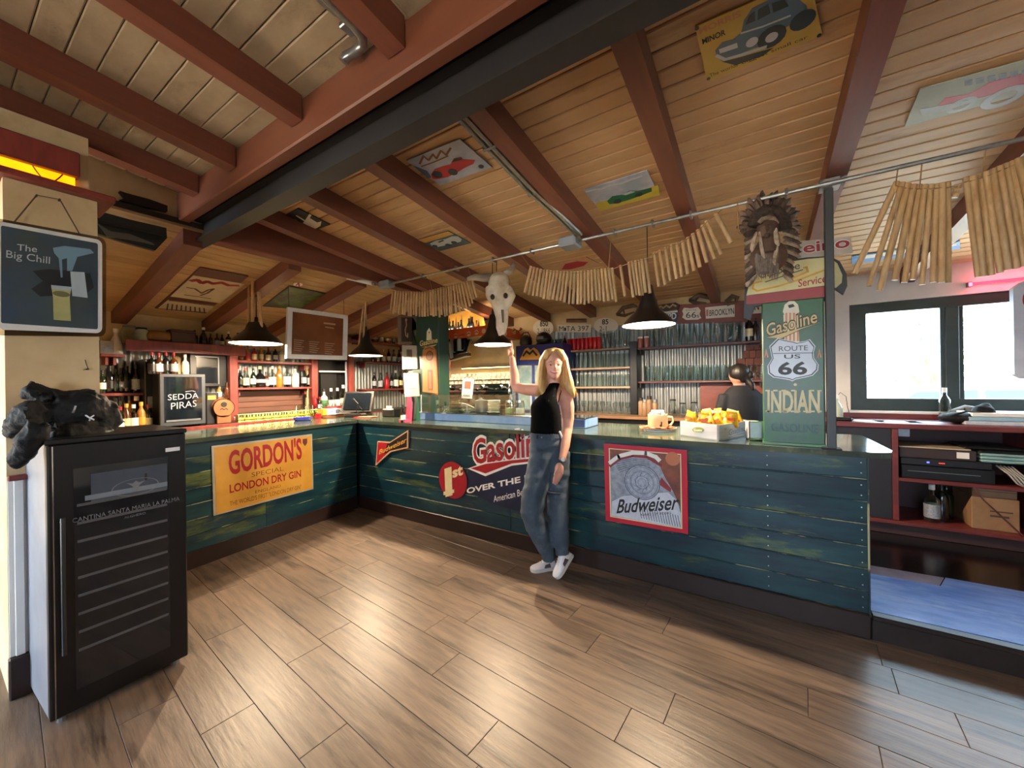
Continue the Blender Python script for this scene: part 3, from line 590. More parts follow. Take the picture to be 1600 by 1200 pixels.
MB().tube([onC(548, 30), onC(572, 38), onC(598, 52)], .008, 8).build('thin_pipe', m_galv, t, smooth=60)
MB().bbox(onC(546, 42, .02) - Vector((.03, .03, .012)), onC(546, 42, .02) + Vector((.03, .03, .012)), .004).build('pipe_clamp', m_grey, t)
MB().bbox(onC(512, -2, .02) - Vector((.03, .09, .02)), onC(512, -2, .02) + Vector((.03, .05, .02)), .004).build('bracket', m_grey, t)
px = atZ(1301, 703, ZT); PX, PY = px.x, 2.955
post = thing('steel_post', 'dark grey square steel post standing on the bar beside the green gas pylon', 'post', (PX, PY, ZT))
MB().bbox((PX - .021, PY - .02, ZT + .006), (PX + .021, PY + .02, zt + .0), .003).build('tube', M('post_grey', '#3c3f41', .45, metal=.3), post)
MB().bbox((PX - .045, PY - .03, ZT), (PX + .045, PY + .05, ZT + .007), .002).build('foot_plate', m_steel, post)
MB().bbox((PX - .05, PY - .06, zt - .02), (PX + .05, PY + .03, zt + .03), .004).build('head_clamp', m_galv, post)
# slim white lamp bar by the junction box
a, b = atD(543, 434, 4.3), atD(582, 443, 4.2)
t = thing('lamp_bar', 'slim white lamp bar on the wooden girder left of the junction box', 'lamp', a)
MB().tube([a, b], .022, 8).build('body', m_white, t); MB().tube([b, b + (b - a) * .12], .018, 8).build('end_cap', m_grey, t)
# ================================================================ SKULL, HEADDRESS, GAS PYLON
m_bone = M('bone', '#d9cdb8', .6, col2='#c3b295', col3='#9c8666', scale=(9, 9, 9), detail=5, lo3=.6, hi3=.75, bump=.3); m_horn = M('horn', '#6f6256', .5, col2='#a89a86', scale=(3, 3, 20))
dS = (atY(778, 470, 2.93) - CAM).dot(FW); kx = dS / F_PX
S0 = atD(779, 432, dS)
def sk(x, y, e=0): return atD(x, y, dS + e)
skl = thing('animal_skull', 'pale horned cattle skull hanging from the conduit between the bamboo curtains', 'skull', S0)
bm_parts = MB()
def remesh(mb, voxel, name, mt, parent=None, smooth_it=4, label=None, decim=None):
    me = mb.mesh(name + '_raw', mt); o = bpy.data.objects.new(name, me); COL.objects.link(o)
    md = o.modifiers.new('r', 'REMESH'); md.mode = 'VOXEL'; md.voxel_size = voxel; md.use_smooth_shade = True
    sm = o.modifiers.new('s', 'SMOOTH'); sm.iterations = smooth_it; sm.factor = .5
    if decim: dm = o.modifiers.new('d', 'DECIMATE'); dm.ratio = decim
    dg = bpy.context.evaluated_depsgraph_get(); nm = bpy.data.meshes.new_from_object(o.evaluated_get(dg)); nm.name = name
    bpy.data.objects.remove(o); bpy.data.meshes.remove(me)
    nm.materials.clear(); nm.materials.append(mt); nm.polygons.foreach_set('use_smooth', [True] * len(nm.polygons))
    return link(name, nm, parent, True, label)
q = bm_parts
q.ball(sk(779, 440, .02), (.105, .085, .09), 16, 10)
q.tube([sk(779, 432), sk(779, 450), sk(781, 470), sk(784, 492), sk(786, 510), sk(785, 522)], [.085, .10, .085, .064, .045, .026], 14)
q.tube([sk(766, 448, -.02), sk(768, 462, -.03), sk(774, 478, -.02)], [.05, .055, .03], 10); q.tube([sk(794, 448, -.02), sk(797, 462, -.03), sk(793, 480, -.02)], [.04, .055, .03], 10)
q.tube([sk(779, 495, -.02), sk(778, 512, -.03), sk(781, 526, -.03)], [.03, .022, .012], 8); q.tube([sk(790, 492, -.02), sk(790, 508, -.03), sk(787, 524, -.03)], [.03, .022, .012], 8)
remesh(q, .014, 'cranium', m_bone, skl, 3)
for ex, ey in ((769.5, 464), (790, 462)): k = MB(); k.ball(sk(ex, ey, -.078), (.02, .022, .026), 10, 8); k.build('eye_socket', M('socket_brown', '#3a2c22', .9), skl, smooth=True)
k = MB(); k.tube([sk(785, 484, -.105), sk(786, 504, -.075)], [.012, .008], 8); k.build('nose_opening', M('bone_shadow', '#6a5844', .8), skl, smooth=True)
MB().tube([sk(768, 434), sk(755, 434), sk(742, 433), sk(730, 436)], [.04, .036, .03, .015], 12).build('horn', m_horn, skl, smooth=True)
MB().tube([sk(789, 429), sk(796, 424), sk(801, 419), sk(803, 411)], [.04, .034, .025, .014], 12).build('horn', m_horn, skl, smooth=True)
MB().tube([sk(776, 408, -.02), sk(776, 424, -.02)], .004, 6).build('wire', m_black, skl)
# ---- chief bust with feathers
dH = 2.02
def hd(x, y, e=0): return atD(x, y, dH + e)
HB = hd(1206, 360)
hb = thing('feathered_bust', 'dark carved bust with a full brown feather headdress, hanging under the conduit', 'bust', HB)
m_skin_d = M('carved_face', '#5f4638', .6, col2='#4a352b', scale=(20, 20, 20)); m_fur = M('dark_fur', '#2c211d', .95, col2='#463630', scale=(60, 60, 60), bump=.6); m_fe = M('feather_brown', '#41302a', .7, col2='#6d594b', scale=(30, 30, 8), rnd_v=.35); m_fel = M('feather_tip', '#b9a58e', .7, col2='#7d6a58', scale=(20, 20, 20), rnd_v=.2)
k = MB(); k.ball(hd(1199, 356, 0), (.05, .055, .075), 16, 12); k.tube([hd(1199, 352, -.05), hd(1199, 358, -.068), hd(1199, 361, -.05)], [.006, .013, .006], 8)
k.tube([hd(1191, 353, -.045), hd(1199, 352, -.055), hd(1207, 353, -.045)], [.006, .01, .006], 8); k.tube([hd(1193, 367, -.04), hd(1199, 368, -.052), hd(1205, 367, -.04)], [.006, .012, .006], 8)
k.tube([hd(1199, 372, -.01), hd(1199, 395, .0)], [.04, .055], 12); k.ball(hd(1199, 402, .02), (.09, .06, .09), 14, 10); remesh(k, .006, 'carved_head', m_skin_d, hb, 2)
k = MB(); k.tube([hd(1186, 348, -.03), hd(1192, 342, -.045), hd(1200, 340, -.05), hd(1208, 342, -.045), hd(1214, 349, -.03)], .012, 8); k.build('brow_band', m_fel, hb, smooth=True)
k = MB(); k.tube([hd(1180, 352, .0), hd(1184, 338, .0), hd(1196, 330, .0), hd(1210, 331, .0), hd(1222, 342, 0), hd(1226, 358, .0)], .036, 10); k.build('fur_roll', m_fur, hb, smooth=True)
def feather(a, b, wd, mt, nm='feather'):
    a, b = Vector(a), Vector(b); d = b - a; s_ = d.cross(FW).normalized(); n_ = FW
    mb = MB(); P = []
    for t, k_ in ((0, .35), (.25, .8), (.6, 1), (.85, .85), (1, .15)):
        c = a + d * t; P.append((c - s_ * wd * k_ / 2 + n_ * .006, c - n_ * .004, c + s_ * wd * k_ / 2 + n_ * .006))
    for (p, q_, r_), (p2, q2, r2) in zip(P, P[1:]): mb.add([p, q_, r_, p2, q2, r2], [(0, 1, 4, 3), (1, 2, 5, 4)])
    return mb.build(nm, mt, hb)
for i in range(26):
    t = i / 25; ang = math.radians(-70 + 320 * t); ang = math.radians(200 - 220 * t)
    c = (1203, 352); r0, r1 = 22, 44 + 4 * (i % 3)
    feather(hd(c[0] + r0 * math.cos(ang), c[1] - r0 * math.sin(ang), .02 + .01 * (i % 2)), hd(c[0] + r1 * math.cos(ang), c[1] - 1.08 * r1 * math.sin(ang), .03 + .02 * (i % 3)), .034, m_fe)
for i in range(13):
    y = 356 + i * 6.5
    feather(hd(1224, y - 6, .03), hd(1248 + 5 * math.sin(i * .4), y + 3 + i * .4, .05), .032, m_fe if i % 2 else m_fel)
    feather(hd(1182, y - 4, .03), hd(1163 + .3 * i, y + 8 + i * .5, .05), .034, m_fe if (i % 3) else m_fel)
for (x0, y0, x1, y1, wd) in ((1183, 362, 1175, 394, .028), (1187, 362, 1195, 404, .024), (1213, 356, 1217, 384, .034), (1216, 380, 1211, 414, .026)): feather(hd(x0, y0, -.05), hd(x1, y1, -.06), wd, m_fel, 'ermine_tail')
k = MB()
for i in range(60):
    x = 1180 + rnd.random() * 36; k.tube([hd(x, 396 + rnd.random() * 10, -.03), hd(x + rnd.uniform(-4, 4), 424 + rnd.random() * 14, -.04)], [.006, .001], 5)
o = k.build('chest_fringe', M('grey_fringe', '#85776c', .9, col2='#6c5f56', scale=(40, 40, 40)), hb); o['kind'] = 'stuff'
MB().tube([hd(1152, 316, .02), hd(1154, 362, .0), hd(1164, 372, .02)], .0035, 5).build('hanging_cord', m_string, hb)
MB().tube([hd(1203, 306, .02), hd(1205, 318, .05), hd(1206, 350, .05)], .006, 6).build('hook', m_black, hb)
HN = atD(1206, 360, 2.37)
for ch in hb.children:
    for v in ch.data.vertices: v.co = HN + (v.co - HB) * 1.173
# ---- green gas pylon
PYF = 2.99
gsn = Sign((0, PYF, 0), (0, -1, 0))
a, b, c, d = atY(1193, 692, PYF), atY(1293, 698, PYF), atY(1284, 465, PYF), atY(1190, 473, PYF)
X0, X1, ZTOP = (a.x + d.x) / 2, (b.x + c.x) / 2, (c.z + d.z) / 2
m_pyl = M('pylon_green', '#1f5a2b', .35, col2='#234a30', col3='#2a4643', scale=(3, 3, 3), lo3=.52, hi3=.68)
py = thing('gas_pylon', 'tall green gasoline pylon sign with a route shield standing on the bar', 'sign', ((X0 + X1) / 2, PYF + .1, ZT))
MB().bbox((X0, PYF, ZT), (X1, PYF + .2, ZTOP), .006).build('pylon_body', m_pyl, py)
MB().bbox((X0 - .004, PYF - .006, ZT), (X1 + .004, PYF + .204, ZT + .02), .003).build('base_rim', M('base_green', '#4f7a4c', .3), py)
m_tan = M('print_tan', '#d8c186', .45, col2='#cdb477'); m_or = M('print_salmon', '#c98a63', .45)
g_ = gsn
k = MB(); g_.poly(k, [(1223, 487), (1226, 476), (1233, 470.5), (1241, 470.5), (1247, 476), (1249, 487), (1246, 492), (1226, 493)], 0, .002); g_.poly(k, [(1224, 492), (1247, 490), (1249, 535), (1226, 536)], 0, .0018); k.build('figure_head', M('print_pale', '#e2dcc4', .45), py)
k = MB(); g_.poly(k, [(1231, 477), (1239, 475), (1242, 479), (1233, 481.5)], .002, .003); k.build('figure_cap', m_blackp, py)
k = MB()
for x in (1227, 1233, 1239, 1245): g_.poly(k, [(x, 489), (x + 3.2, 488.5), (x + 3.2, 533), (x, 533.5)], .0018, .0028)
k.build('figure_stripes', m_or, py)
k = MB(); g_.text(k, 'Gasoline', (1197, 526), (1278, 503.5), (1196, 505), .0035, .05); g_.poly(k, [(1196, 528), (1284, 503), (1252, 515), (1221, 529.5)], .002, .0042); k.build('dark_outline', m_blackp, py)
k = MB(); g_.text(k, 'Gasoline', (1198, 525.5), (1277, 503.5), (1197, 506), .0052, .012); g_.poly(k, [(1197, 528), (1282, 503.8), (1252, 514), (1221, 528.5)], .0042, .0056); k.build('tan_lettering', m_tan, py)
def mirror(pts, cx, sk_): return pts + [(2 * cx - x + 0, y - sk_ * (2 * (cx - x)) * -1) for x, y in reversed(pts)]
sh = [(1238, 533), (1222, 530), (1215, 528), (1202, 541), (1204, 551), (1206, 560), (1199, 572), (1200, 584), (1208, 590), (1222, 592), (1234, 594), (1238, 596)]
sh += [(1243, 593), (1258, 590), (1270, 587), (1278, 579), (1279, 570), (1272, 560), (1271, 551), (1274, 541), (1265, 530), (1258, 533), (1245, 535)]
def shrink(pts, f, c): return [(c[0] + (x - c[0]) * f, c[1] + (y - c[1]) * f) for x, y in pts]
m_sh = M('shield_white', '#c8ccd4', .3, col2='#bcc1cb')
g_.poly(MB(), sh, .001, .010).build('shield', m_sh, py)
g_.poly(MB(), shrink(sh, .955, (1238, 561)), .010, .011).build('shield_line', m_blackp, py); g_.poly(MB(), shrink(sh, .915, (1238, 561)), .011, .012).build('shield_field', m_sh, py)
k = MB(); g_.text(k, 'ROUTE', (1217, 549), (1262, 547.5), (1217, 541), .013, .0); g_.text(k, 'US', (1225, 560.5), (1250.5, 560), (1225, 554), .013, .01); g_.text(k, '66', (1215.5, 585), (1261, 584.5), (1215.5, 566), .013, .03); g_.poly(k, [(1208, 552), (1270, 551), (1270, 552), (1208, 553)], .012, .013); k.build('shield_lettering', m_blackp, py)
k = MB(); g_.text(k, 'INDIAN', (1199, 643.5), (1281, 644), (1199, 610), .003, .03)
for x in (1199, 1213, 1225, 1238.5, 1246.5, 1258, 1269, 1280): g_.poly(k, [(x - 3, 641.5), (x + 4, 641.5), (x + 4, 644), (x - 3, 644)], .002, .003)
for x in (1199, 1211, 1224, 1239, 1268, 1280): g_.poly(k, [(x - 3, 609), (x + 4, 609), (x + 4, 611.5), (x - 3, 611.5)], .002, .003)
g_.disc(k, (1242.5, 601), .009, .002, .0035, 14); k.build('cream_lettering', m_creamp, py)
k = MB(); g_.text(k, 'GASOLINE', (1205, 673), (1279, 677), (1205, 660), .003, .02); k.build('faded_lettering', M('print_faded_green', '#3f6262', .5), py)
k = MB()
for x in (1193.5, 1276.5): g_.poly(k, [(x, 559), (x + 3.6, 545), (x + 7.5, 558), (x + 5.2, 559), (x + 3.6, 553), (x + 2.4, 559)], .001, .002)
k.build('feather_mark', m_or, py)
# side glass strip with wear
MB().box((X1 + .001, PYF + .02, ZT + .05), (X1 + .004, PYF + .17, ZTOP - .02)).build('side_panel', M('pylon_side', '#8fa0a4', .15), py)
# header: cream "Gasoline Service" board with black shoulders and a red band
hs = Sign((0, PYF + .02, 0), (0, -1, 0))
ht = thing('header_sign', 'cream and yellow gasoline service header board above the green pylon', 'sign', ((X0 + X1) / 2, PYF + .05, ZTOP))
m_bl = M('header_black', '#17181c', .4)
k = MB(); hs.poly(k, [(1162, 496), (1164, 440), (1175, 418), (1210, 408), (1262, 402), (1296, 400), (1312, 408), (1323, 428), (1324, 447), (1318, 460), (1306, 452), (1292, 470), (1180, 478), (1172, 500)], -.03, 0); k.build('black_shoulder_board', m_bl, ht)
k = MB(); hs.poly(k, [(1166, 462), (1176, 424), (1215, 412), (1262, 405), (1296, 402), (1308, 412), (1316, 430), (1315, 442), (1306, 450), (1292, 446)], 0, .006); k.build('cream_board', M('header_cream', '#d9cf96', .4, col2='#cfc48a'), ht)
k = MB(); hs.poly(k, [(1166, 463), (1216, 456), (1292, 447), (1293, 464), (1190, 475), (1166, 476)], .0, .012); k.build('red_band', M('header_red', '#8e2c2e', .4), ht)
k = MB(); hs.line(k, [(1176, 451), (1183, 455), (1215, 448), (1250, 437), (1292, 421)], .012, .009); hs.line(k, [(1176, 451), (1178, 443), (1190, 440)], .010, .009); hs.line(k, [(1236, 436), (1262, 425), (1260, 418), (1256, 419)], .012, .009); k.build('yellow_swoosh', M('print_amber', '#dba43a', .4), ht)
k = MB(); hs.text(k, 'Gasoline', (1186, 436), (1250, 420), (1185, 425), .010, .01); hs.line(k, [(1196, 441), (1254, 422)], .006, .010); k.build('grey_lettering', M('print_dark_grey', '#5c5348', .5), ht)
k = MB(); hs.text(k, 'Service', (1247, 449), (1291, 441), (1247, 437), .010, .01); k.build('red_lettering', m_redp, ht)
e_ = thing('lettered_board', 'pale board with fat red letters behind the feathered bust', 'sign', atY(1290, 390, PYF + .1))
hs2 = Sign((0, PYF + .1, 0), (0, -1, 0))
k = MB(); hs2.poly(k, [(1225, 384), (1256, 377), (1328, 370), (1332, 396), (1248, 406), (1225, 408)], 0, .012); k.build('board', M('board_pale', '#cbbfb2', .5), e_)
k = MB(); hs2.text(k, 'eino', (1254, 397), (1328, 387), (1253, 379), .018, .05); k.build('white_outline', m_whitep, e_)
k = MB(); hs2.text(k, 'eino', (1255, 396.5), (1327, 387), (1254, 380), .021, .02); k.build('red_lettering', m_redp, e_)
# ================================================================ POSTERS ON THE CEILING
m_sky = M('print_lilac_sky', '#9aa6bd', .4, col2='#b9bccb', scale=(8, 8, 8)); m_ground_y = M('print_yellow_ground', '#d3bf45', .4); m_carr = M('print_car_red', '#c02b38', .35); m_cargr = M('print_car_green', '#1f6b47', .35); m_carb = M('print_car_blue_grey', '#5b7489', .35); m_pink = M('print_pink', '#c76a7e', .4); m_win = M('print_dark_glass', '#28323b', .3); m_chrome = M('print_chrome', '#cfd6dc', .3)
cs = Sign((0, 0, zc(0) - .006), -NM)
def poster(label, quad, base_m, name='tin_poster', s=cs, cat='poster', edge=m_blackp):
    t = thing(name, label, cat, s.at(quad[0]), 0, None)
    s.poly(MB(), quad, 0, .006).build('sheet', base_m, t)
    return t
def wheel(k, s, c, r, h): s.disc(k, c, r, h, h + .001, 14)
t = poster('grey tin poster of a red car by the conduit bundle', [(635, 250), (718, 216), (769, 260), (688, 289)], m_sky)
c5 = lambda L: [(480 + x / 3.636, y / 3.636) for x, y in L]
k = MB(); cs.poly(k, c5([(705, 985), (725, 955), (765, 940), (815, 928), (832, 895), (870, 885), (890, 900), (955, 903), (945, 925), (900, 945), (855, 972), (800, 1000), (735, 1012), (712, 1008)]), .006, .0072); k.build('car_picture', m_carr, t)
k = MB(); cs.poly(k, c5([(820, 915), (838, 895), (880, 888), (878, 902)]), .0072, .008); wheel(k, cs, c5([(740, 985)])[0], .035, .0072); wheel(k, cs, c5([(828, 972)])[0], .032, .0072); wheel(k, cs, c5([(988, 940)])[0], .018, .0072); k.build('wheel_print', m_win, t)
k = MB(); cs.line(k, c5([(640, 925), (660, 880), (690, 905), (715, 870), (735, 895), (760, 850), (790, 875), (815, 835)]), .014, .0072); cs.line(k, c5([(650, 940), (720, 915), (800, 880)]), .01, .0072); k.build('script_title', m_brownp, t)
k = MB(); cs.poly(k, c5([(600, 935), (680, 965), (705, 1000), (690, 1010)]), .006, .007); k.build('shadow_patch', M('print_slate_blue', '#5b6f96', .4), t)
t = poster('lilac and yellow tin poster of a green sports car', [(912, 296), (1011, 265), (1031, 304), (938, 328)], m_sky)
c4 = lambda L: [(600 + x / 3.478, 180 + y / 3.478) for x, y in L]
k = MB(); cs.poly(k, c4([(1150, 475), (1490, 375), (1500, 430), (1175, 515)]), .006, .007); k.build('yellow_ground', m_ground_y, t)
k = MB(); cs.poly(k, c4([(1212, 462), (1240, 435), (1300, 425), (1335, 405), (1380, 405), (1455, 388), (1455, 408), (1400, 430), (1330, 455), (1260, 475), (1225, 478)]), .007, .008); k.build('car_picture', m_cargr, t)
k = MB(); cs.line(k, c4([(1100, 410), (1140, 400), (1180, 395), (1230, 375), (1290, 365), (1340, 345), (1400, 325)]), .02, .0072); cs.poly(k, c4([(1295, 425), (1340, 407), (1365, 410), (1315, 428)]), .008, .009); k.build('script_title', m_chrome, t)
k = MB(); wheel(k, cs, c4([(1270, 462)])[0], .028, .008); wheel(k, cs, c4([(1385, 425)])[0], .025, .008); k.build('wheel_print', m_win, t)
t = poster('wooden coloured poster with red print above the long bamboo curtain', [(859, 413), (916, 401), (938, 412), (880, 427)], m_pine)
k = MB(); cs.poly(k, c4([(965, 835), (985, 805), (1050, 790), (1110, 795), (1085, 815), (1010, 835)]), .006, .0072); k.build('car_picture', m_redp, t)
t = poster('blue and gold poster of a white car between two rafters', [(652.5, 374), (700.5, 360), (736, 379), (687, 391.5)], M('print_teal', '#3f5a66', .4))
c6 = lambda L: [(540 + x / 6.667, 330 + y / 6.667) for x, y in L]
k = MB(); cs.poly(k, c6([(755, 292), (1070, 203), (1130, 232), (830, 322)]), .006, .007); k.build('gold_band', m_goldp, t)
k = MB(); cs.poly(k, c6([(880, 330), (940, 300), (1040, 285), (1110, 255), (1170, 255), (1210, 285), (1200, 310), (1080, 340), (960, 365), (900, 355)]), .006, .0074); k.build('car_picture', m_chrome, t)
k = MB(); cs.poly(k, c6([(960, 310), (1010, 290), (1030, 300), (975, 320)]), .0074, .0082); wheel(k, cs, c6([(1070, 345)])[0], .03, .0074); wheel(k, cs, c6([(1130, 318)])[0], .028, .0074); wheel(k, cs, c6([(930, 355)])[0], .026, .0074); k.build('car_details', m_win, t)
t = poster('small black poster with white figures near the end of the steel beam', [(439, 339), (466, 325), (516, 350), (478, 364)], m_blackp)
c1 = lambda L: [(240 + x / 2.857, y / 2.857) for x, y in L]
k = MB(); cs.disc(k, c1([(620, 985)])[0], .055, .006, .0072, 16, sy=.7); cs.poly(k, c1([(660, 1000), (690, 965), (730, 990), (750, 985), (745, 1005), (720, 1020), (680, 1018)]), .006, .0072); cs.line(k, c1([(640, 960), (680, 985), (700, 955)]), .02, .0072); k.build('figures', m_whitep, t)
t = poster('yellow tin poster of an old blue grey saloon car at the top edge', [(1086, 40), (1265, -38), (1285, 53), (1105, 125)], M('print_mustard', '#c9a94a', .35, col2='#c2a045'))
c7 = lambda L: [(920 + x / 2.353, y / 2.353) for x, y in L]
k = MB(); cs.poly(k, c7([(465, 180), (490, 150), (530, 140), (560, 115), (570, 70), (600, 25), (680, -15), (770, -10), (800, 15), (806, 40), (780, 70), (740, 85), (700, 110), (690, 135), (660, 160), (610, 170), (540, 200), (490, 220), (470, 205)]), .006, .0072); k.build('car_picture', m_carb, t)
k = MB(); cs.poly(k, c7([(575, 85), (590, 50), (610, 35), (612, 70)]), .0072, .008); cs.poly(k, c7([(620, 68), (622, 30), (660, 8), (668, 42)]), .0072, .008); cs.poly(k, c7([(678, 40), (672, 5), (720, -8), (735, 15)]), .0072, .008); wheel(k, cs, c7([(672, 130)])[0], .05, .0072); wheel(k, cs, c7([(786, 68)])[0], .042, .0072); cs.poly(k, c7([(490, 222), (560, 205), (680, 170), (640, 200), (540, 235)]), .006, .0068); k.build('window_print', m_win, t)
k = MB(); cs.line(k, c7([(470, 198), (500, 212), (560, 195), (650, 165)]), .014, .009); cs.disc(k, c7([(600, 148)])[0], .022, .008, .0092, 14); cs.disc(k, c7([(672, 130)])[0], .022, .008, .0092, 14); cs.poly(k, c7([(478, 175), (545, 150), (548, 168), (482, 190)]), .008, .009); cs.line(k, c7([(560, 115), (640, 90), (740, 50)]), .008, .009); k.build('chrome_trim', m_chrome, t)
k = MB(); cs.text(k, 'MORRIS', (1093, 51), (1158, 22.5), (1091, 42), .0072, .03); k.build('orange_lettering', m_or, t)
k = MB(); cs.text(k, 'MINOR', (1098, 67), (1134, 51.5), (1096.5, 58.5), .0072, .02); cs.text(k, "The worlds", (1109, 118.5), (1153, 101), (1108, 113), .0072, .0); cs.text(k, "biggest small car", (1160, 98), (1262, 57), (1159, 93.5), .0072, .0); k.build('dark_lettering', m_blackp, t)
k = MB()
for q_ in ((1089, 42), (1280, 53), (1107, 121)): cs.disc(k, q_, .008, .006, .008, 8)
k.build('tack', m_win, t)
t = poster('pale tin poster of a pink red car, high above the big bamboo curtain', [(1437, 138), (1640, 82), (1640, 134), (1413, 197)], M('print_pale_grey_green', '#b7bdb0', .3))
k = MB(); cs.poly(k, c7([(1275, 395), (1310, 355), (1400, 340), (1470, 300), (1600, 262), (1690, 245), (1690, 285), (1560, 325), (1470, 345), (1380, 380)]), .006, .0072); k.build('car_picture', m_pink, t)
k = MB(); cs.poly(k, c7([(1215, 395), (1260, 390), (1480, 345), (1300, 405), (1225, 418)]), .0072, .008); cs.disc(k, c7([(1370, 380)])[0], .05, .0072, .0085, 18, inner=.03); cs.disc(k, c7([(1525, 352)])[0], .07, .0072, .0085, 18, inner=.04); k.build('chrome_trim', m_chrome, t)
k = MB()
for i in range(6): cs.poly(k, c7([(1380 + i * 42, 292 - i * 8), (1410 + i * 42, 286 - i * 8), (1412 + i * 42, 306 - i * 8), (1382 + i * 42, 312 - i * 8)]), .006, .0072)
k.build('faded_title', m_greyp, t)
ls = Sign((XL, 0, zl(XL) - .006), -NL)
t = poster('tall brown framed poster with a white panel and red script on the left slope', [(312, 417), (388, 431), (321, 489), (242, 481)], M('print_brown_frame', '#5b2f26', .5), s=ls)
cL = lambda L: [(140 + x / 5.714, 380 + y / 5.714) for x, y in L]
k = MB(); ls.poly(k, cL([(925, 282), (1390, 360), (1165, 530), (720, 470)]), .006, .007); ls.poly(k, cL([(700, 500), (1120, 552), (1050, 612), (610, 575)]), .006, .007); k.build('white_panel', M('print_bone', '#cdbfa6', .5), t)
k = MB(); ls.line(k, cL([(910, 330), (960, 320), (1000, 350), (1050, 335), (1100, 355), (1180, 345), (1240, 370), (1320, 372)]), .05, .008); k.build('red_script', m_redp, t)
k = MB(); ls.line(k, cL([(870, 390), (940, 400), (1000, 440), (1060, 410), (1110, 400), (1050, 440), (990, 460)]), .02, .008); ls.line(k, cL([(850, 455), (960, 470), (1080, 490)]), .016, .008); ls.line(k, cL([(715, 505), (1110, 555)]), .02, .0082)
for i in range(9): ls.line(k, cL([(700 - i * 5 + i * 45, 535 + i * 5), (690 + i * 42, 590 + i * 3)]), .014, .0075)
k.build('dark_print', M('print_umber', '#4a342a', .5), t)
t = poster('black framed dark green picture on the left slope above the menu', [(410, 478), (452, 446), (514, 459), (480, 484)], m_blackp, s=ls)
k = MB(); ls.poly(k, [(414, 477), (453, 447.5), (510, 459.5), (478, 482.5)], .006, .0075); k.build('picture', M('print_forest', '#27331f', .4, col2='#4f6a2a', col3='#6c7d78', scale=(7, 7, 7), lo=.4, hi=.6, lo3=.62, hi3=.75), t)
w_ = thing('round_tag', 'small white round tag with red mark above the dark green picture', 'tag', ls.at((465, 440)))
k = MB(); ls.disc(k, (465, 440), .045, .03, .035, 16); k.build('disc', m_whitep, w_); k = MB(); ls.line(k, [(462, 441), (466, 437), (467, 443)], .015, .036); k.build('red_mark', m_redp, w_)
# hanging things on the upper wall by the beam end
us = Sign((-3.75, 0, 0), (1, 0, 0))
t = thing('forked_plank', 'black plank with a forked tip under the rafter, left of the steel beam', 'plank', us.at((220, 315)))
us.poly(MB(), [(184, 301), (194, 304.5), (230, 314), (258, 324), (258, 333), (222, 325), (198, 319), (184, 315), (194, 312)], .0, .05).build('board', m_black, t)
t = thing('fish_panel', 'dark hanging panel with a pale fish shape beneath the forked plank', 'panel', us.at((200, 370)))
us.poly(MB(), [(148, 331), (200, 345), (257, 358), (258, 374), (240, 393), (185, 378), (148, 366)], .0, .04).build('board', M('panel_dark_green', '#262b27', .4), t)
us.poly(MB(), [(150, 352), (170, 364), (200, 368), (235, 382), (238, 385), (200, 377), (165, 372)], .04, .05).build('fish', M('fish_silver', '#6b6f68', .35), t)
us.poly(MB(), [(150, 348), (200, 357), (254, 368), (252, 371), (200, 361), (150, 352)], .04, .055).build('trim', m_steel, t)
# ================================================================ WHITE FRAMED MENU OVER THE SHORT BAR
ms = Sign((-4.35, 0, 0), (1, 0, 0))
t = thing('framed_menu', 'white framed brown menu board hanging on cords over the short bar', 'menu board', ms.at((495, 560)))
Q = [(449, 480), (542.5, 493), (541, 562.5), (446.5, 560)]; q2 = [(456, 487), (536, 498), (534.5, 556), (454, 553.5)]
ms.poly(MB(), Q, -.02, 0).build('back_board', m_white, t)
for i in range(4): ms.poly(MB(), [Q[i], Q[(i + 1) % 4], q2[(i + 1) % 4], q2[i]], 0, .018).build('frame_rail', m_white, t)
ms.poly(MB(), q2, 0, .006).build('menu_sheet', M('menu_brown', '#7a4a2a', .12, col2='#6b3f24', scale=(4, 4, 4)), t)
k = MB()
for i in range(6):
    for j in range(3): ms.line(k, [(459 + j * 24, 531 + j * 2.5 + i * 3.2), (474 + j * 24 - (i % 3) * 2, 532.5 + j * 2.5 + i * 3.2)], .008, .0065)
ms.line(k, [(506, 505), (523, 507)], .02, .0065); ms.line(k, [(508, 511), (521, 513)], .012, .0065); k.build('menu_print', M('menu_print', '#b08d62', .5), t)
for px in (452, 538):
    a = ms.at((px, 481 + (px - 452) * .14), -.01); MB().tube([a, Vector((a.x, a.y, zl(a.x) - .01))], .0025, 5).build('cord', m_black, t)
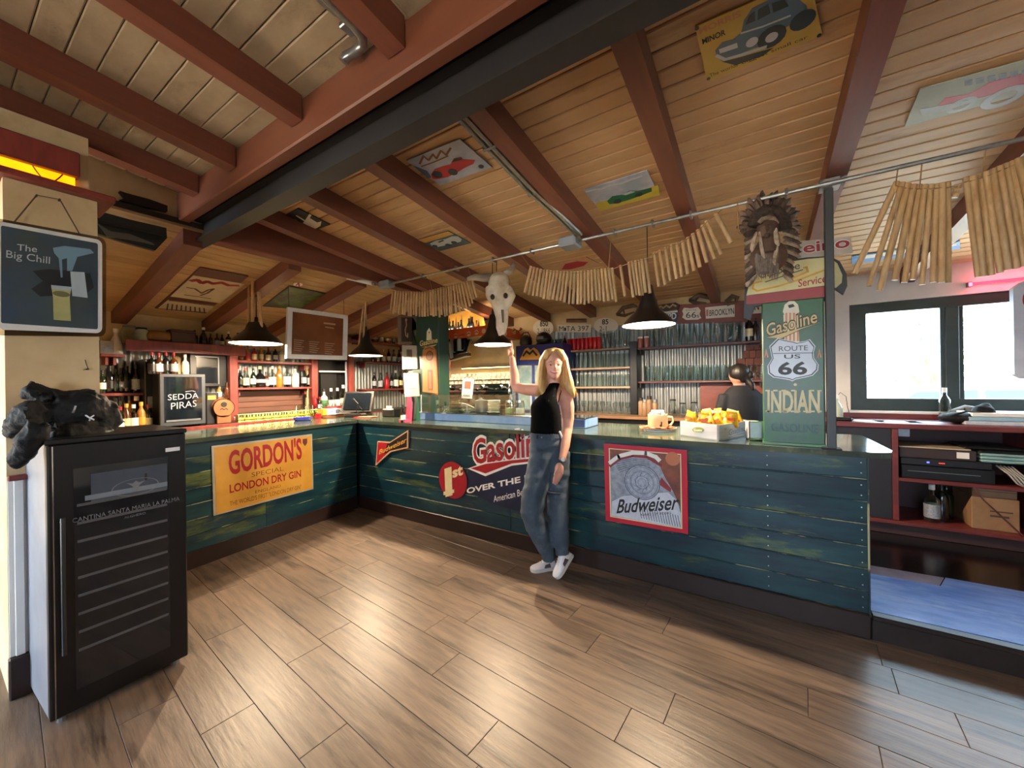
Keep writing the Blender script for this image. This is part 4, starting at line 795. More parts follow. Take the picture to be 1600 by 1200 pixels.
# ================================================================ BOTTLES AND GLASSES
m_gl = {'green': M('bottle_green', '#1c2a1c', .12, col2='#16211a', spec=.7), 'black': M('bottle_black', '#0e0f10', .12, col2='#141517', spec=.7), 'brown': M('bottle_brown', '#4a2612', .12, col2='#3a1d0d', spec=.7),
        'amber': M('bottle_amber', '#a9742c', .12, col2='#8f5f20', spec=.7), 'clear': M('bottle_clear', '#d7e0dc', .05, glass=.25), 'white': M('bottle_white', '#d9d4cb', .3), 'red': M('bottle_red', '#a01c24', .15), 'pale': M('bottle_pale', '#b9c4b4', .15)}
m_lab = {'white': m_whitep, 'cream': m_creamp, 'black': m_blackp, 'red': m_redp, 'gold': m_goldp, 'yellow': m_yellow, 'grey': m_greyp, 'green': M('label_green', '#3f6a45', .5), 'blue': M('label_blue', '#3d5fa0', .5)}
SHAPE = {'wine': ([(.0, 0), (.125, .0), (.13, .02), (.13, .58), (.11, .66), (.055, .76), (.048, .80), (.048, .93), (.052, .96), (.05, 1.0)], .131, .18, .46),
         'spirit': ([(0, 0), (.15, 0), (.155, .02), (.155, .55), (.14, .62), (.06, .70), (.05, .75), (.05, .92), (.056, .93), (.056, 1.0)], .157, .12, .48),
         'beer': ([(0, 0), (.125, 0), (.13, .02), (.13, .5), (.10, .62), (.06, .76), (.05, .92), (.055, .94), (.055, 1)], .131, .15, .42),
         'flask': ([(0, 0), (.2, 0), (.25, .1), (.26, .3), (.22, .5), (.12, .62), (.06, .68), (.055, .9), (.062, .92), (.062, 1)], .262, .22, .38),
         'cone': ([(0, 0), (.2, 0), (.21, .04), (.17, .45), (.10, .66), (.06, .74), (.06, .9), (.07, .93), (.07, 1)], .2, .1, .3)}
PB = {}
def bottle(pos, h, kind, glass, lab, cap, label, group, cat='bottle', rz=None):
    key = (kind, glass, lab, cap)
    if key not in PB:
        prof, lr, l0, l1 = SHAPE[kind]; n = 12
        meshes = [('glass_body', MB().lathe(prof[1:-2] if cap else prof[1:], n=n), m_gl[glass], 50)]
        if lab and kind != 'cone': meshes.append(('paper_label', MB().lathe([(lr + .003, l0), (lr + .003, l1)], n=n, cap=(False, False)), m_lab[lab], 50))
        if cap: meshes.append(('cap', MB().lathe([(prof[-1][0] + .006, .86), (prof[-1][0] + .006, 1.0)], n=n), m_lab[cap], 50))
        out = []
        for nm, mb, mt, sm in meshes: mb.smooth = sm; out.append((nm, mb.mesh(nm, mt)))
        PB[key] = out
    t = thing('bottle', label, cat, pos, rnd.random() * 6 if rz is None else rz, group); t.scale = (h, h, h)
    for nm, me in PB[key]: link(nm, me, t, False)
    return t
m_glass = M('clear_glass', '#eef4f3', .05, glass=.3)
GS = {'tumbler': [(.0, .02), (.20, 0), (.22, .02), (.27, 1.0), (.25, 1.0), (.20, .06)], 'beer': [(.0, .02), (.17, 0), (.17, .03), (.14, .12), (.24, .7), (.25, 1), (.235, 1), (.22, .7), (.12, .16)],
      'stem': [(0, 0), (.24, 0), (.24, .02), (.04, .06), (.035, .45), (.15, .52), (.22, .7), (.2, 1), (.185, 1), (.2, .7), (.12, .54)], 'mug': [(0, .01), (.32, 0), (.34, .04), (.33, 1), (.31, 1), (.31, .08)],
      'cup_down': [(.28, 0), (.30, .02), (.24, .9), (.2, 1.0), (0, 1)]}
PG = {}
def glass(pos, h, kind, label, group):
    if kind not in PG:
        mb = MB(); mb.lathe(GS[kind], n=12, cap=(False, False)); mb.smooth = 40
        if kind == 'mug': mb.tube([(.33, 0, .85), (.5, 0, .8), (.55, 0, .5), (.5, 0, .25), (.33, 0, .18)], .04, 6)
        PG[kind] = mb.mesh('glass', m_glass)
    o = link('drinking_glass', PG[kind]); o.location = pos; o.scale = (h, h, h); o.rotation_euler.z = rnd.random() * 6 if kind != 'mug' else rnd.uniform(-.6, .3)
    return tag(o, label, 'glass', group)
def ordl(i): return ORD[i] if i < len(ORD) else 'number %d' % (i + 1)
def row_x(items, z, X, fmt, group, kmin=0):
    """items: (px of the bottle's middle, height px, shape, glass, label, cap)"""
    for i, (px, hp, kind, gcol, lab, cap) in enumerate(items):
        p = atX(px, 600, X); d = (p - CAM).dot(FW); p.z = z
        what = '%s glass bottle with %s label' % (gcol, lab) if lab else '%s bottle' % gcol
        bottle(p, hp * d / F_PX, kind, gcol, lab, cap, ('%s, ' % what) + fmt % ordl(i), group)
def row_y(items, z, Y, fmt, group):
    for i, (px, hp, kind, gcol, lab, cap) in enumerate(items):
        p = atY(px, 600, Y); d = (p - CAM).dot(FW); p.z = z
        what = '%s glass bottle with %s label' % (gcol, lab) if lab else '%s bottle' % gcol
        bottle(p, hp * d / F_PX, kind, gcol, lab, cap, ('%s, ' % what) + fmt % ordl(i), group)
# ================================================================ LEFT BACK WALL
m_corr = M('corrugated_metal', '#8f9496', .42, metal=.6, col2='#7b8083', col3='#6b6a64', scale=(8, 8, 3), lo3=.6, hi3=.75)
def corrugated(p, d, width, z0, z1, label, nrm, pitch=.064, amp=.009):
    d = Vector(d); n = Vector(nrm); N_ = int(width / pitch * 6); mb = MB()
    for i in range(N_ + 1):
        q = Vector(p) + d * (width * i / N_) + n * (amp * (1 + math.cos(2 * PI * i / 6)))
        mb.v += [Vector((q.x, q.y, z0)), Vector((q.x, q.y, z1))]
    mb.f = [(2 * i, 2 * i + 2, 2 * i + 3, 2 * i + 1) for i in range(N_)]
    return tag(mb.build('corrugated_sheet', m_corr, smooth=True), label, 'metal sheet', 'corrugated sheets behind the shelves')
XW, XS = XL + .002, -5.52
for i, (y0, y1) in enumerate(((.95, 1.62), (1.95, 3.2), (3.25, 4.2), (4.2, 5.18))):
    corrugated((XW, y0, 0), (0, 1, 0), y1 - y0, 1.09, 2.02, 'corrugated metal sheet on the bottle wall, %s from the hanging mirror' % ordl(i), (1, 0, 0))
ZC = 1.085
bc = thing('back_counter', 'red edged back counter under the bottle shelves on the left wall', 'counter', (-5.45, 3, 0))
MB().bbox((-5.8, .95, 1.05), (-5.10, 5.2, ZC), .006).build('worktop', m_dark, bc)
MB().bbox((-5.105, .95, 1.03), (-5.085, 4.6, ZC + .008), .004).build('red_edge', m_red, bc)
MB().box((-5.78, .95, .14), (-5.15, 5.2, 1.05)).build('carcass', m_black, bc)
m_shelf = m_red
def shelf_x(label, z, y0, y1, x0=XL + .02, x1=XS, th=.028, fascia=0):
    t = thing('shelf', label, 'shelf', ((x0 + x1) / 2, (y0 + y1) / 2, z))
    MB().bbox((x0, y0, z - th), (x1, y1, z), .003).build('shelf_board', m_red, t)
    if fascia: MB().bbox((x1 - .001, y0, z - fascia), (x1 + .018, y1, z + .01), .004).build('fascia', m_red, t)
    else: MB().box((x0, y0 + .05, z - th - .08), (x0 + .16, y0 + .07, z - th)).box((x0, y1 - .07, z - th - .08), (x0 + .16, y1 - .05, z - th)).build('bracket', m_red, t)
    return t
def zX(px, py, X=XS): return atX(px, py, X).z
zA = zX(285, 537); shelf_x('long red shelf of dark jars and bottles, top of the left wall', zA, atX(196, 540, XS).y, atX(383, 540, XS).y, fascia=.11)
zB = zX(175, 553); shelf_x('little red shelf holding the white cone bottle beside the hanging mirror', zB, 1.0, atX(196, 553, XS).y)
zC_ = zX(195, 614); shelf_x('red shelf of dark bottles by the black cabinet', zC_, 1.0, atX(224, 614, XS).y)
zD = zX(430, 605); shelf_x('red shelf of spirit bottles behind the canes lamp', zD, atX(371, 604, XS).y, atX(489, 604, XS).y)
zE = zX(430, 565); shelf_x('upper red shelf partly behind the white framed menu', zE, atX(371, 604, XS).y, atX(489, 604, XS).y)
zF = zX(605, 607); shelf_x('red shelf of bottles left of the framed papers', zF, atX(572, 604, XS).y, 5.1)
zG = zX(605, 566); shelf_x('upper red shelf left of the green column', zG, atX(572, 604, XS).y, 5.1)
zH = zX(600, 535); shelf_x('dark red top shelf near the room corner', zH, atX(540, 604, XS).y, 5.1)
for i, (px, lab) in enumerate(((365, 'red upright post left of the spirit bottles'), (491.5, 'red upright post right of the spirit bottles'), (549, 'red upright post beside the dark cooler recess'))):
    y = atX(px, 600, XS).y; tag(MB().bbox((XS - .06, y - .045, ZC), (XS + .015, y + .045, zA - .11 if i == 0 else 1.99), .004).build('upright_post', m_red), lab, 'post')
y0, y1 = atX(372, 620, XS).y, atX(487, 620, XS).y
t = thing('plank_panel', 'brown plank panel under the spirit bottle shelf', 'panel', (XL + .1, 2.6, 1.2))
zz = [1.16 + i * .075 for i in range(5)]
for a, b in zip(zz, zz[1:]): MB().bbox((XL + .03, y0, a + .001), (XL + .06, y1, b - .001), .004).build('plank', M('old_plank', '#6e4636', .6, col2='#57362a', scale=(8, 2, 20), rnd_v=.12), t)
# things on the top shelf
def pX(px, z, X): p = atX(px, 600, X); p.z = z; return p
XB = -5.66
p = pX(203, zA, XB); t = thing('jar', 'big clear glass jar at the mirror end of the long top shelf', 'jar', p); MB().lathe([(.06, 0), (.068, .02), (.068, .13), (.05, .155)], n=14, cap=(True, False)).build('glass_body', m_glass, t, False, smooth=50); MB().lathe([(.052, .152), (.052, .172)], n=14).build('lid', m_grey, t, False)
p = pX(222, zA, XB); t = thing('jar', 'glass jar with pale contents, second on the long top shelf', 'jar', p); MB().lathe([(.055, 0), (.06, .02), (.06, .12), (.045, .14)], n=14).build('glass_body', m_gl['pale'], t, False, smooth=50); MB().lathe([(.048, .14), (.048, .158)], n=14).build('lid', m_dark, t, False)
p = pX(248, zA, XB); t = thing('keg', 'small brass hooped keg lying on the long top shelf', 'keg', p + Vector((0, 0, .072)))
MB().lathe([(.052, -.12), (.068, -.05), (.07, 0), (.068, .05), (.052, .12)], n=16, axis=(0, 1, 0)).build('keg_body', M('keg_wood', '#8a6236', .5), t, False, smooth=60)
for s_ in (-.08, .08): MB().lathe([(.065, s_ - .008), (.066, s_ + .008)], n=16, axis=(0, 1, 0), cap=(False, False)).build('hoop', M('brass', '#a5803c', .3, metal=1), t, False)
MB().box((-.05, -.09, -.074), (.05, -.07, -.045)).box((-.05, .07, -.074), (.05, .09, -.045)).build('cradle', m_red, t, False)
p = pX(284, zA, XB); t = thing('wooden_case', 'dark wooden case on the long top shelf', 'box', p); MB().bbox((-.08, -.11, 0), (.08, .11, .14), .006).build('case_body', M('case_wood', '#4a2f28', .6), t, False); MB().bbox((-.085, -.115, .14), (.085, .115, .165), .006).build('lid', M('case_wood', '#4a2f28'), t, False)
row_x([(305.5, 24, 'spirit', 'black', None, 'black'), (319, 29, 'cone', 'black', None, 'white'), (330, 20, 'wine', 'brown', 'black', 'black'), (340, 21, 'spirit', 'brown', 'grey', 'black'), (348, 20, 'wine', 'black', 'cream', 'black'), (358, 25, 'spirit', 'black', 'white', 'white'), (373, 24, 'spirit', 'pale', 'cream', 'black')], zA, XB, '%s after the wooden case on the long top shelf', 'bottles on the long top shelf')
bottle(pX(182, zB, XB), .275, 'cone', 'white', None, 'white', 'white cone shaped bottle on the little red shelf', None)
t = thing('carton', 'pale carton beside the white cone bottle on the little shelf', 'box', pX(166, zB, XB)); MB().bbox((-.05, -.05, 0), (.05, .05, .14), .003).build('carton_body', M('carton_pale', '#9a948c', .6), t, False); MB().box((.0505, -.04, .03), (.0515, .04, .09)).build('printed_label', m_greyp, t, False)
row_x([(160, 36, 'wine', 'green', 'white', 'black'), (172, 42, 'wine', 'black', 'black', 'black'), (181, 38, 'wine', 'green', None, 'black'), (190, 39, 'wine', 'black', 'grey', 'black'), (198, 42, 'wine', 'green', 'black', 'black'), (213, 43, 'spirit', 'black', 'grey', 'black')], zC_, XB, '%s on the shelf beside the black cabinet', 'dark bottles by the black cabinet')
row_x([(176, 40, 'wine', 'green', 'white', 'red'), (187, 38, 'spirit', 'clear', 'white', 'red'), (197, 42, 'wine', 'brown', 'cream', 'gold'), (208, 40, 'spirit', 'clear', 'white', 'white'), (220, 43, 'wine', 'amber', 'yellow', 'gold'), (231, 38, 'wine', 'green', 'cream', 'red')], ZC, -5.36, '%s in the front row behind the jacket', 'bottles on the counter behind the jacket')
row_x([(181, 50, 'spirit', 'clear', 'cream', 'black'), (191, 52, 'wine', 'clear', None, 'black'), (202, 51, 'wine', 'amber', 'white', 'black'), (213, 50, 'spirit', 'clear', 'red', 'white'), (225, 50, 'spirit', 'clear', 'white', 'gold')], ZC, -5.58, '%s in the back row behind the jacket', 'bottles on the counter behind the jacket')
# black cabinet and glass door fridge
ya, yb = atX(224, 600, -5.5).y, atX(252, 600, -5.5).y
t = thing('cabinet', 'tall black cabinet between the dark bottles and the little fridge', 'cabinet', (-5.6, (ya + yb) / 2, ZC)); MB().bbox((-5.78, ya, ZC), (-5.45, yb - .02, 1.82), .006).build('cabinet_body', m_black, t); MB().box((-5.449, ya + .02, 1.30), (-5.445, yb - .05, 1.42)).build('printed_label', m_greyp, t)
XF = -5.22
fs = Sign((XF, 0, 0), (1, 0, 0))
A, B = atX(249, 584, XF), atX(321, 584, XF); zt_ = A.z
fr = thing('fridge', 'little black glass door fridge standing on the red edged counter', 'fridge', (XF - .2, (A.y + B.y) / 2, ZC))
MB().bbox((XF - .38, A.y, ZC + .012), (XF - .012, B.y, zt_), .008).build('fridge_body', m_black, fr)
m_dglass = M('dark_door_glass', '#0d1116', .05, col2='#10151c', spec=.8, coat=.5)
MB().bbox((XF - .012, A.y + .002, ZC + .02), (XF, B.y - .002, zt_), .004).build('door_frame', M('fridge_frame', '#3c4046', .35), fr)
MB().box((XF - .002, A.y + .035, ZC + .06), (XF + .002, B.y - .035, zt_ - .03)).build('door_glass', m_dglass, fr)
MB().box((XF + .002, A.y + .05, ZC + .065), (XF + .004, B.y - .05, ZC + .085)).build('handle', m_grey, fr)
for s_ in (A.y + .04, B.y - .04): MB().cyl((XF - .06, s_, ZC), (XF - .06, s_, ZC + .014), .015, n=8).build('foot', m_black, fr)
k = MB(); fs.text(k, 'SEDDA', (262, 625.5), (310, 622), (262, 616), .004, .0); fs.text(k, 'PIRAS', (267, 640), (307, 635), (267, 629), .004, .0); fs.line(k, [(290, 612), (300, 610.5), (305, 612)], .006, .004); k.build('lettering', m_greyp, fr)
row_x([(238, 34, 'spirit', 'black', 'black', 'red'), (248.5, 33, 'spirit', 'brown', 'white', 'red'), (260, 34, 'wine', 'black', 'black', 'red'), (272, 34, 'spirit', 'brown', 'grey', 'red'), (289.5, 31, 'spirit', 'pale', 'cream', 'white')], zt_, -5.36, '%s on top of the little fridge', 'bottles on the little fridge')
t = thing('wall_screen', 'large black framed screen on the wall above the fridge and barrel', 'screen', (XL + .05, 2, 1.8)); ya, yb = atX(298, 580, -5.6).y, atX(358, 580, -5.6).y
MB().bbox((-5.72, ya, 1.52), (-5.62, yb, 1.92), .005).build('screen_frame', m_dark, t); MB().box((-5.62, ya + .06, 1.56), (-5.617, yb - .12, 1.88)).build('screen_glass', m_dglass, t); MB().box((-5.618, ya + .05, 1.875), (-5.615, yb - .1, 1.885)).box((-5.618, yb - .11, 1.55), (-5.615, yb - .1, 1.885)).build('inner_rim', m_grey, t)
pb = pX(349.5, 0, -5.3); d = (pb - CAM).dot(FW); zb = atX(349.5, 637, -5.3).z; rb = 14.5 * d / F_PX
t = thing('barrel', 'little wooden barrel with a round emblem standing beside the fridge', 'barrel', (-5.4, pb.y, zb))
m_oak = M('barrel_oak', '#9a5f38', .5, col2='#7d4a2a', scale=(20, 4, 4))
MB().lathe([(rb * .92, -.16), (rb * 1.08, -.08), (rb * 1.1, 0), (rb * .97, .1)], (-5.4, pb.y, zb), n=22, axis=(1, 0, 0)).build('barrel_body', m_oak, t, smooth=60)
MB().lathe([(rb * 1.0, .085), (rb * .97, .112)], (-5.4, pb.y, zb), n=22, axis=(1, 0, 0), cap=(False, False)).build('hoop', m_steel, t, smooth=60)
s2 = Sign((-5.298, 0, 0), (1, 0, 0)); k = MB(); s2.disc(k, (350, 632), .03, .0, .004, 14); s2.line(k, [(344, 640), (347, 638), (350, 640), (353, 638), (356, 640)], .008, .002); k.build('emblem', m_blackp, t)
MB().bbox((-5.50, pb.y - .07, ZC), (-5.30, pb.y + .07, zb - rb * .8), .005).build('cradle', m_oak, t)
t = thing('tap_pillar', 'black pillar with a yellow leaf tag between fridge and barrel', 'pillar', pX(329, ZC, -5.4)); MB().bbox((-.05, -.06, 0), (.05, .06, .36), .005).build('pillar_body', m_dark, t, False); MB().bbox((.05, -.05, .28), (.06, .03, .33), .003).build('yellow_tag', m_yellow, t, False)
row_x([(342, 20, 'spirit', 'amber', 'white', 'black'), (354, 24, 'wine', 'brown', None, 'black')], zb + rb * 1.02, -5.42, '%s standing on the little barrel', 'bottles on the barrel')
# spirit shelf
row_x([(376, 27, 'wine', 'black', 'black', 'black'), (384, 31, 'spirit', 'clear', 'cream', 'red'), (396, 30, 'wine', 'green', 'white', 'black'), (406.5, 33, 'flask', 'black', 'grey', 'cream'), (416, 24, 'spirit', 'brown', 'white', 'black'), (425.5, 33, 'spirit', 'clear', 'white', 'white'), (436.5, 34, 'wine', 'amber', None, 'gold'), (448.5, 34, 'spirit', 'clear', 'white', 'black'), (461.5, 33, 'spirit', 'white', 'white', 'black'), (475, 32, 'wine', 'clear', 'grey', 'red'), (484.5, 29, 'spirit', 'black', 'white', 'red')], zD, XB, '%s on the spirit shelf from the red post', 'bottles on the spirit shelf')
row_x([(378, 24, 'wine', 'brown', 'gold', 'gold'), (388, 25, 'spirit', 'amber', 'red', 'red'), (398, 24, 'spirit', 'red', 'cream', 'gold'), (409, 25, 'wine', 'amber', 'cream', 'gold'), (420, 23, 'spirit', 'brown', 'cream', 'red'), (431, 24, 'wine', 'black', 'white', 'gold'), (441, 25, 'spirit', 'pale', 'white', 'white')], zE, XB, '%s on the upper shelf behind the canes lamp', 'bottles on the upper spirit shelf')
# lit glass rail
m_led = M('led_glow', '#ffd777', .5, emit=9, col2='#ffcf60')
y0, y1 = atX(362, 640, -5.45).y, atX(508, 640, -5.45).y
t = thing('led_rail', 'glowing yellow light strip along the back counter behind small glasses', 'light', (-5.6, (y0 + y1) / 2, ZC))
MB().bbox((-5.62, y0, ZC), (-5.57, y1, ZC + .035), .003).build('channel', m_grey, t); MB().box((-5.569, y0 + .01, ZC + .008), (-5.566, y1 - .01, ZC + .03)).build('lit_strip', m_led, t)
light('AREA', 'led_rail_light', (-5.54, (y0 + y1) / 2, ZC + .05), 7, (1, .78, .35), .03, y1 - y0, rot=(0, math.radians(-60), 0))
t = thing('glass_rail', 'low glass rail edged with light in front of the small glasses', 'glass rail', (-5.3, (y0 + y1) / 2, ZC)); MB().box((-5.3, y0, ZC + .002), (-5.294, y1, ZC + .085)).build('glass_pane', M('rail_glass', '#e8e2b8', .1, glass=.45), t)
MB().bbox((-5.31, y0, ZC + .085), (-5.285, y1, ZC + .095), .002).build('rail_cap', M('rail_cap', '#d8cc90', .25), t)
for i in range(22): glass(Vector((-5.42 + .05 * (i % 2), y0 + .04 + (y1 - y0 - .1) * i / 21, ZC)), .085 + .02 * (i > 13), 'tumbler', 'small clear glass, %s along the lit rail from the barrel' % (ordl(i) if i < 20 else ('last but one' if i == 20 else 'last')), 'small glasses along the lit rail')
for i in range(8): glass(Vector((-5.34 + .03 * (i % 2), y1 - .45 + .115 * i, ZC)), .17, 'beer', 'tall clear glass, %s in the cluster between lit rail and till' % ordl(i), 'tall glasses by the till')
# dark recess with steel rail
y0, y1 = atX(495, 600, -5.6).y, atX(543, 600, -5.6).y
t = thing('bottle_cooler', 'open black cooler recess with a pale rail, right of the spirit bottles', 'cooler', (-5.6, (y0 + y1) / 2, ZC))
MB().box((-5.74, y0, 1.12), (-5.58, y1, 1.14)).box((-5.76, y0, 1.12), (-5.74, y1, 1.93)).box((-5.74, y0, 1.91), (-5.58, y1, 1.93)).box((-5.74, y0, 1.14), (-5.58, y0 + .02, 1.91)).box((-5.74, y1 - .02, 1.14), (-5.58, y1, 1.91)).build('recess_body', m_black, t)
MB().bbox((-5.60, y0 + .02, 1.72), (-5.57, y1 - .02, 1.745), .003).build('steel_rail', m_lgreyp, t); MB().bbox((-5.60, y1 - .045, 1.14), (-5.57, y1 - .02, 1.9), .003).build('steel_stile', m_lgreyp, t)
MB().box((-5.738, y0 + .12, 1.16), (-5.70, y1 - .12, 1.70)).build('vent_panel', m_dark, t)
row_x([(492, 24, 'wine', 'red', None, 'red'), (499, 22, 'wine', 'black', 'white', 'red'), (506, 34, 'spirit', 'pale', 'green', 'black'), (517, 34, 'wine', 'clear', 'white', 'white'), (527, 34, 'wine', 'clear', 'white', 'white'), (536, 38, 'wine', 'clear', 'cream', 'white')], 1.145, -5.45, '%s before the cooler recess', 'bottles before the cooler recess')
t = thing('jar', 'pale jar standing on the red box beside the till', 'jar', pX(553.5, ZC + .165, -5.3)); MB().lathe([(.04, 0), (.045, .01), (.045, .06), (.035, .075), (.04, .08), (.04, .095)], n=12).build('jar_body', m_gl['pale'], t, False, smooth=50)
t = thing('carton', 'red carton with a grey panel beside the till', 'box', pX(556, ZC, -5.3)); MB().bbox((-.06, -.05, 0), (.06, .05, .165), .004).build('carton_body', m_redp, t, False); MB().box((.0605, -.03, .02), (.0612, .03, .05)).build('printed_label', m_lgreyp, t, False)
# corner shelves
row_x([(585, 26, 'wine', 'black', 'grey', 'black'), (594.5, 25, 'spirit', 'clear', 'grey', 'black'), (604.5, 25, 'spirit', 'red', None, 'black'), (612, 24, 'wine', 'black', 'grey', 'black'), (618.5, 28, 'spirit', 'clear', 'white', 'white'), (626, 26, 'wine', 'black', 'cream', 'black')], zF, XB, '%s on the shelf left of the framed papers', 'bottles left of the framed papers')
row_x([(583, 20, 'wine', 'brown', None, 'black'), (591, 21, 'wine', 'brown', 'cream', 'gold'), (600, 20, 'spirit', 'amber', 'white', 'gold'), (608, 22, 'wine', 'black', 'white', 'red'), (616, 21, 'spirit', 'clear', 'white', 'black'), (624, 21, 'wine', 'black', 'grey', 'black')], zG, XB, '%s on the upper shelf left of the green column', 'bottles left of the green column')
row_x([(575, 20, 'spirit', 'pale', 'cream', 'white'), (586, 22, 'flask', 'brown', 'cream', 'black'), (597, 20, 'spirit', 'clear', 'white', 'black'), (607, 21, 'flask', 'amber', 'cream', 'gold'), (616, 21, 'wine', 'black', 'grey', 'gold')], zH, XB, '%s on the top corner shelf', 'bottles on the top corner shelf')
# ---- till and small things on the bar corner
def barp(px, py): return atZ(px, py, ZT)
P = barp(592, 650); dT = (P - CAM).dot(FW)
tl = thing('till', 'black touchscreen till seen from behind at the bar corner', 'till', (-4.62, 3.28, ZT), math.radians(35))
MB().bbox((-.15, -.13, 0), (.15, .13, .05), .01).build('base', m_dark, tl, False); MB().hexa([(-.05, -.02, .04), (.05, -.02, .04), (.05, .06, .04), (-.05, .06, .04)], [(-.04, .02, .2), (.04, .02, .2), (.04, .06, .2), (-.04, .06, .2)]).build('neck', m_dark, tl, False)
sc = MB(); sc.hexa([(-.2, -.10, .07), (.2, -.10, .07), (.2, -.06, .06), (-.2, -.06, .06)], [(-.2, .05, .34), (.2, .05, .34), (.2, .09, .33), (-.2, .09, .33)]); sc.build('screen', m_dark, tl, False)
MB().hexa([(-.17, -.108, .1), (.17, -.108, .1), (.17, -.104, .1), (-.17, -.104, .1)], [(-.17, .03, .32), (.17, .03, .32), (.17, .034, .32), (-.17, .034, .32)]).build('rear_cover', m_dglass, tl, False)
MB().tube([(-.02, -.13, .25), (.05, -.16, .18), (.03, -.17, .08), (.1, -.15, .02)], .008, 6).build('cable', m_black, tl, False)
t = thing('receipt_printer', 'dark receipt printer at the bar corner right of the till', 'printer', barp(612, 651), .3); MB().bbox((-.09, -.09, 0), (.09, .09, .11), .012).build('printer_body', m_dark, t, False); MB().box((-.04, -.06, .11), (.04, -.05, .15)).build('receipt', m_whitep, t, False)
P = barp(473, 657); t = thing('ashtray', 'blue glass ashtray on the short bar', 'ashtray', P)
m_blueg = M('ashtray_blue', '#3e46a8', .12, col2='#2d3490', spec=.8); MB().lathe([(.085, 0), (.10, .01), (.105, .04), (.085, .042), (.07, .02), (0, .018)], n=20, cap=(True, False)).build('bowl', m_blueg, t, False, smooth=40)
for a in (0, 2.1, 4.2): MB().bbox((.07 * math.cos(a) - .012, .07 * math.sin(a) - .012, .035), (.07 * math.cos(a) + .035, .07 * math.sin(a) + .012, .046), .003).build('rest', m_blueg, t, False)
P = barp(497, 654); t = thing('cigarette_box', 'small red box between the ashtray and the candy box', 'box', P, .3); MB().bbox((-.035, -.02, 0), (.035, .02, .065), .003).build('box_body', m_redp, t, False); MB().box((-.033, -.021, .045), (.033, -.0205, .05)).build('lid_seam', m_maroon, t, False)
A_, B_ = barp(511, 652), barp(548, 649)
t = thing('display_box', 'white candy box with blue lettering and orange end on the bar corner', 'box', A_, math.atan2((B_ - A_).y, (B_ - A_).x)); L_ = (B_ - A_).length
MB().bbox((0, 0, .03), (L_, .14, .115), .003).build('box_body', m_whitep, t, False); MB().box((-.055, .0, .03), (-.001, .14, .11)).build('orange_end', M('print_bright_orange', '#e08a2a', .4), t, False)
k = MB(); vs, fs_ = text_data('BUENO!!', .03); k.add([(.03 + x * (L_ - .06), -.001, .05 + y * .045) for x, y in vs], fs_); k.build('lettering', m_lab['blue'], t, False)
MB().bbox((.02, .02, .115), (L_ - .02, .12, .135), .003).build('lid_insert', m_redp, t, False); MB().bbox((-.05, .01, 0), (L_, .13, .03), .004).build('wooden_tray', m_oak, t, False)
A_ = barp(557, 649); t = thing('carton', 'salmon coloured carton at the inner bar corner', 'box', A_, .2); MB().bbox((-.035, -.03, 0), (.035, .03, .1), .003).build('carton_body', m_or, t, False); MB().bbox((-.04, -.035, .1), (.04, .035, .115), .003).build('lid', m_brownp, t, False)
A_ = barp(572, 652); t = thing('menu_folder', 'red edged papers lying flat at the bar corner', 'papers', A_, .25); MB().bbox((-.13, -.09, 0), (.13, .09, .008), .002).build('red_folder', m_redp, t, False); MB().box((-.08, -.085, .008), (.14, .085, .012)).build('paper', m_or, t, False)
A_ = barp(630, 660); bottle(A_, .2, 'beer', 'black', 'white', 'black', 'small dark bottle with white label before the pink menu', None)
t = thing('coaster_block', 'pink block in front of the small dark bottle', 'block', Vector((barp(629, 660).x, 3.06, ZT))); MB().bbox((-.05, -.11, 0), (.05, -.035, .035), .003).build('block_body', M('print_magenta', '#b8456c', .4), t, False); MB().bbox((-.05, -.111, .01), (.05, -.110, .02), .001).build('band', m_pink, t, False)
for px, m_, lab in ((640, M('print_magenta', '#b8456c', .4), 'pink upright menu beside the green column'), (650, M('menu_green', '#1d4a3a', .4), 'dark green upright menu beside the green column')):
    t = thing('table_menu', lab, 'menu', barp(px, 657.5), .0); MB().hexa([(-.035, -.03, 0), (.035, -.03, 0), (.035, .03, 0), (-.035, .03, 0)], [(-.035, -.004, .28), (.035, -.004, .28), (.035, .004, .28), (-.035, .004, .28)]).build('cover', m_, t, False); MB().box((-.03, -.029, .0), (.03, -.027, .02)).build('spine', m_blackp, t, False)
# ================================================================ GREEN COLUMN AND FRAMED PAPERS
P = barp(666, 655); XG0, YG0 = -3.45, 3.66
q0, q1 = atY(645, 650, YG0), atY(687, 650, YG0); zq = atY(666, 488, YG0).z
t = thing('gas_pylon', 'green column with wooden thermometer board at the corner of the bar', 'sign', ((q0.x + q1.x) / 2, YG0 + .1, ZT))
s_ = Sign((0, YG0, 0), (0, -1, 0))
MB().bbox((q0.x, YG0, ZT), (q1.x, YG0 + .2, zq), .006).build('column_body', M('column_green', '#24402f', .35, col2='#1d3a3a'), t)
k = MB(); s_.text(k, 'Gasoline', (656, 541), (684, 535), (656, 532.5), .002, .02); s_.poly(k, [(657, 543), (683, 538), (678, 541)], 0, .002); k.build('tan_lettering', m_tan, t)
k = MB(); s_.poly(k, [(666.5, 532), (667, 518), (670.5, 512.5), (674, 518), (674.5, 531)], 0, .002); k.build('figure', M('print_pale', '#e2dcc4', .45), t)
k = MB(); s_.disc(k, (670.7, 519.5), .012, .002, .003, 10); k.build('figure_face', m_brownp, t)
t = thing('thermometer_board', 'round topped wooden thermometer board on the green column', 'board', ((q0.x + q1.x) / 2, YG0 - .02, 1.4))
m_wb = M('light_wood', '#a8713f', .45, col2='#935f32', scale=(30, 4, 4))
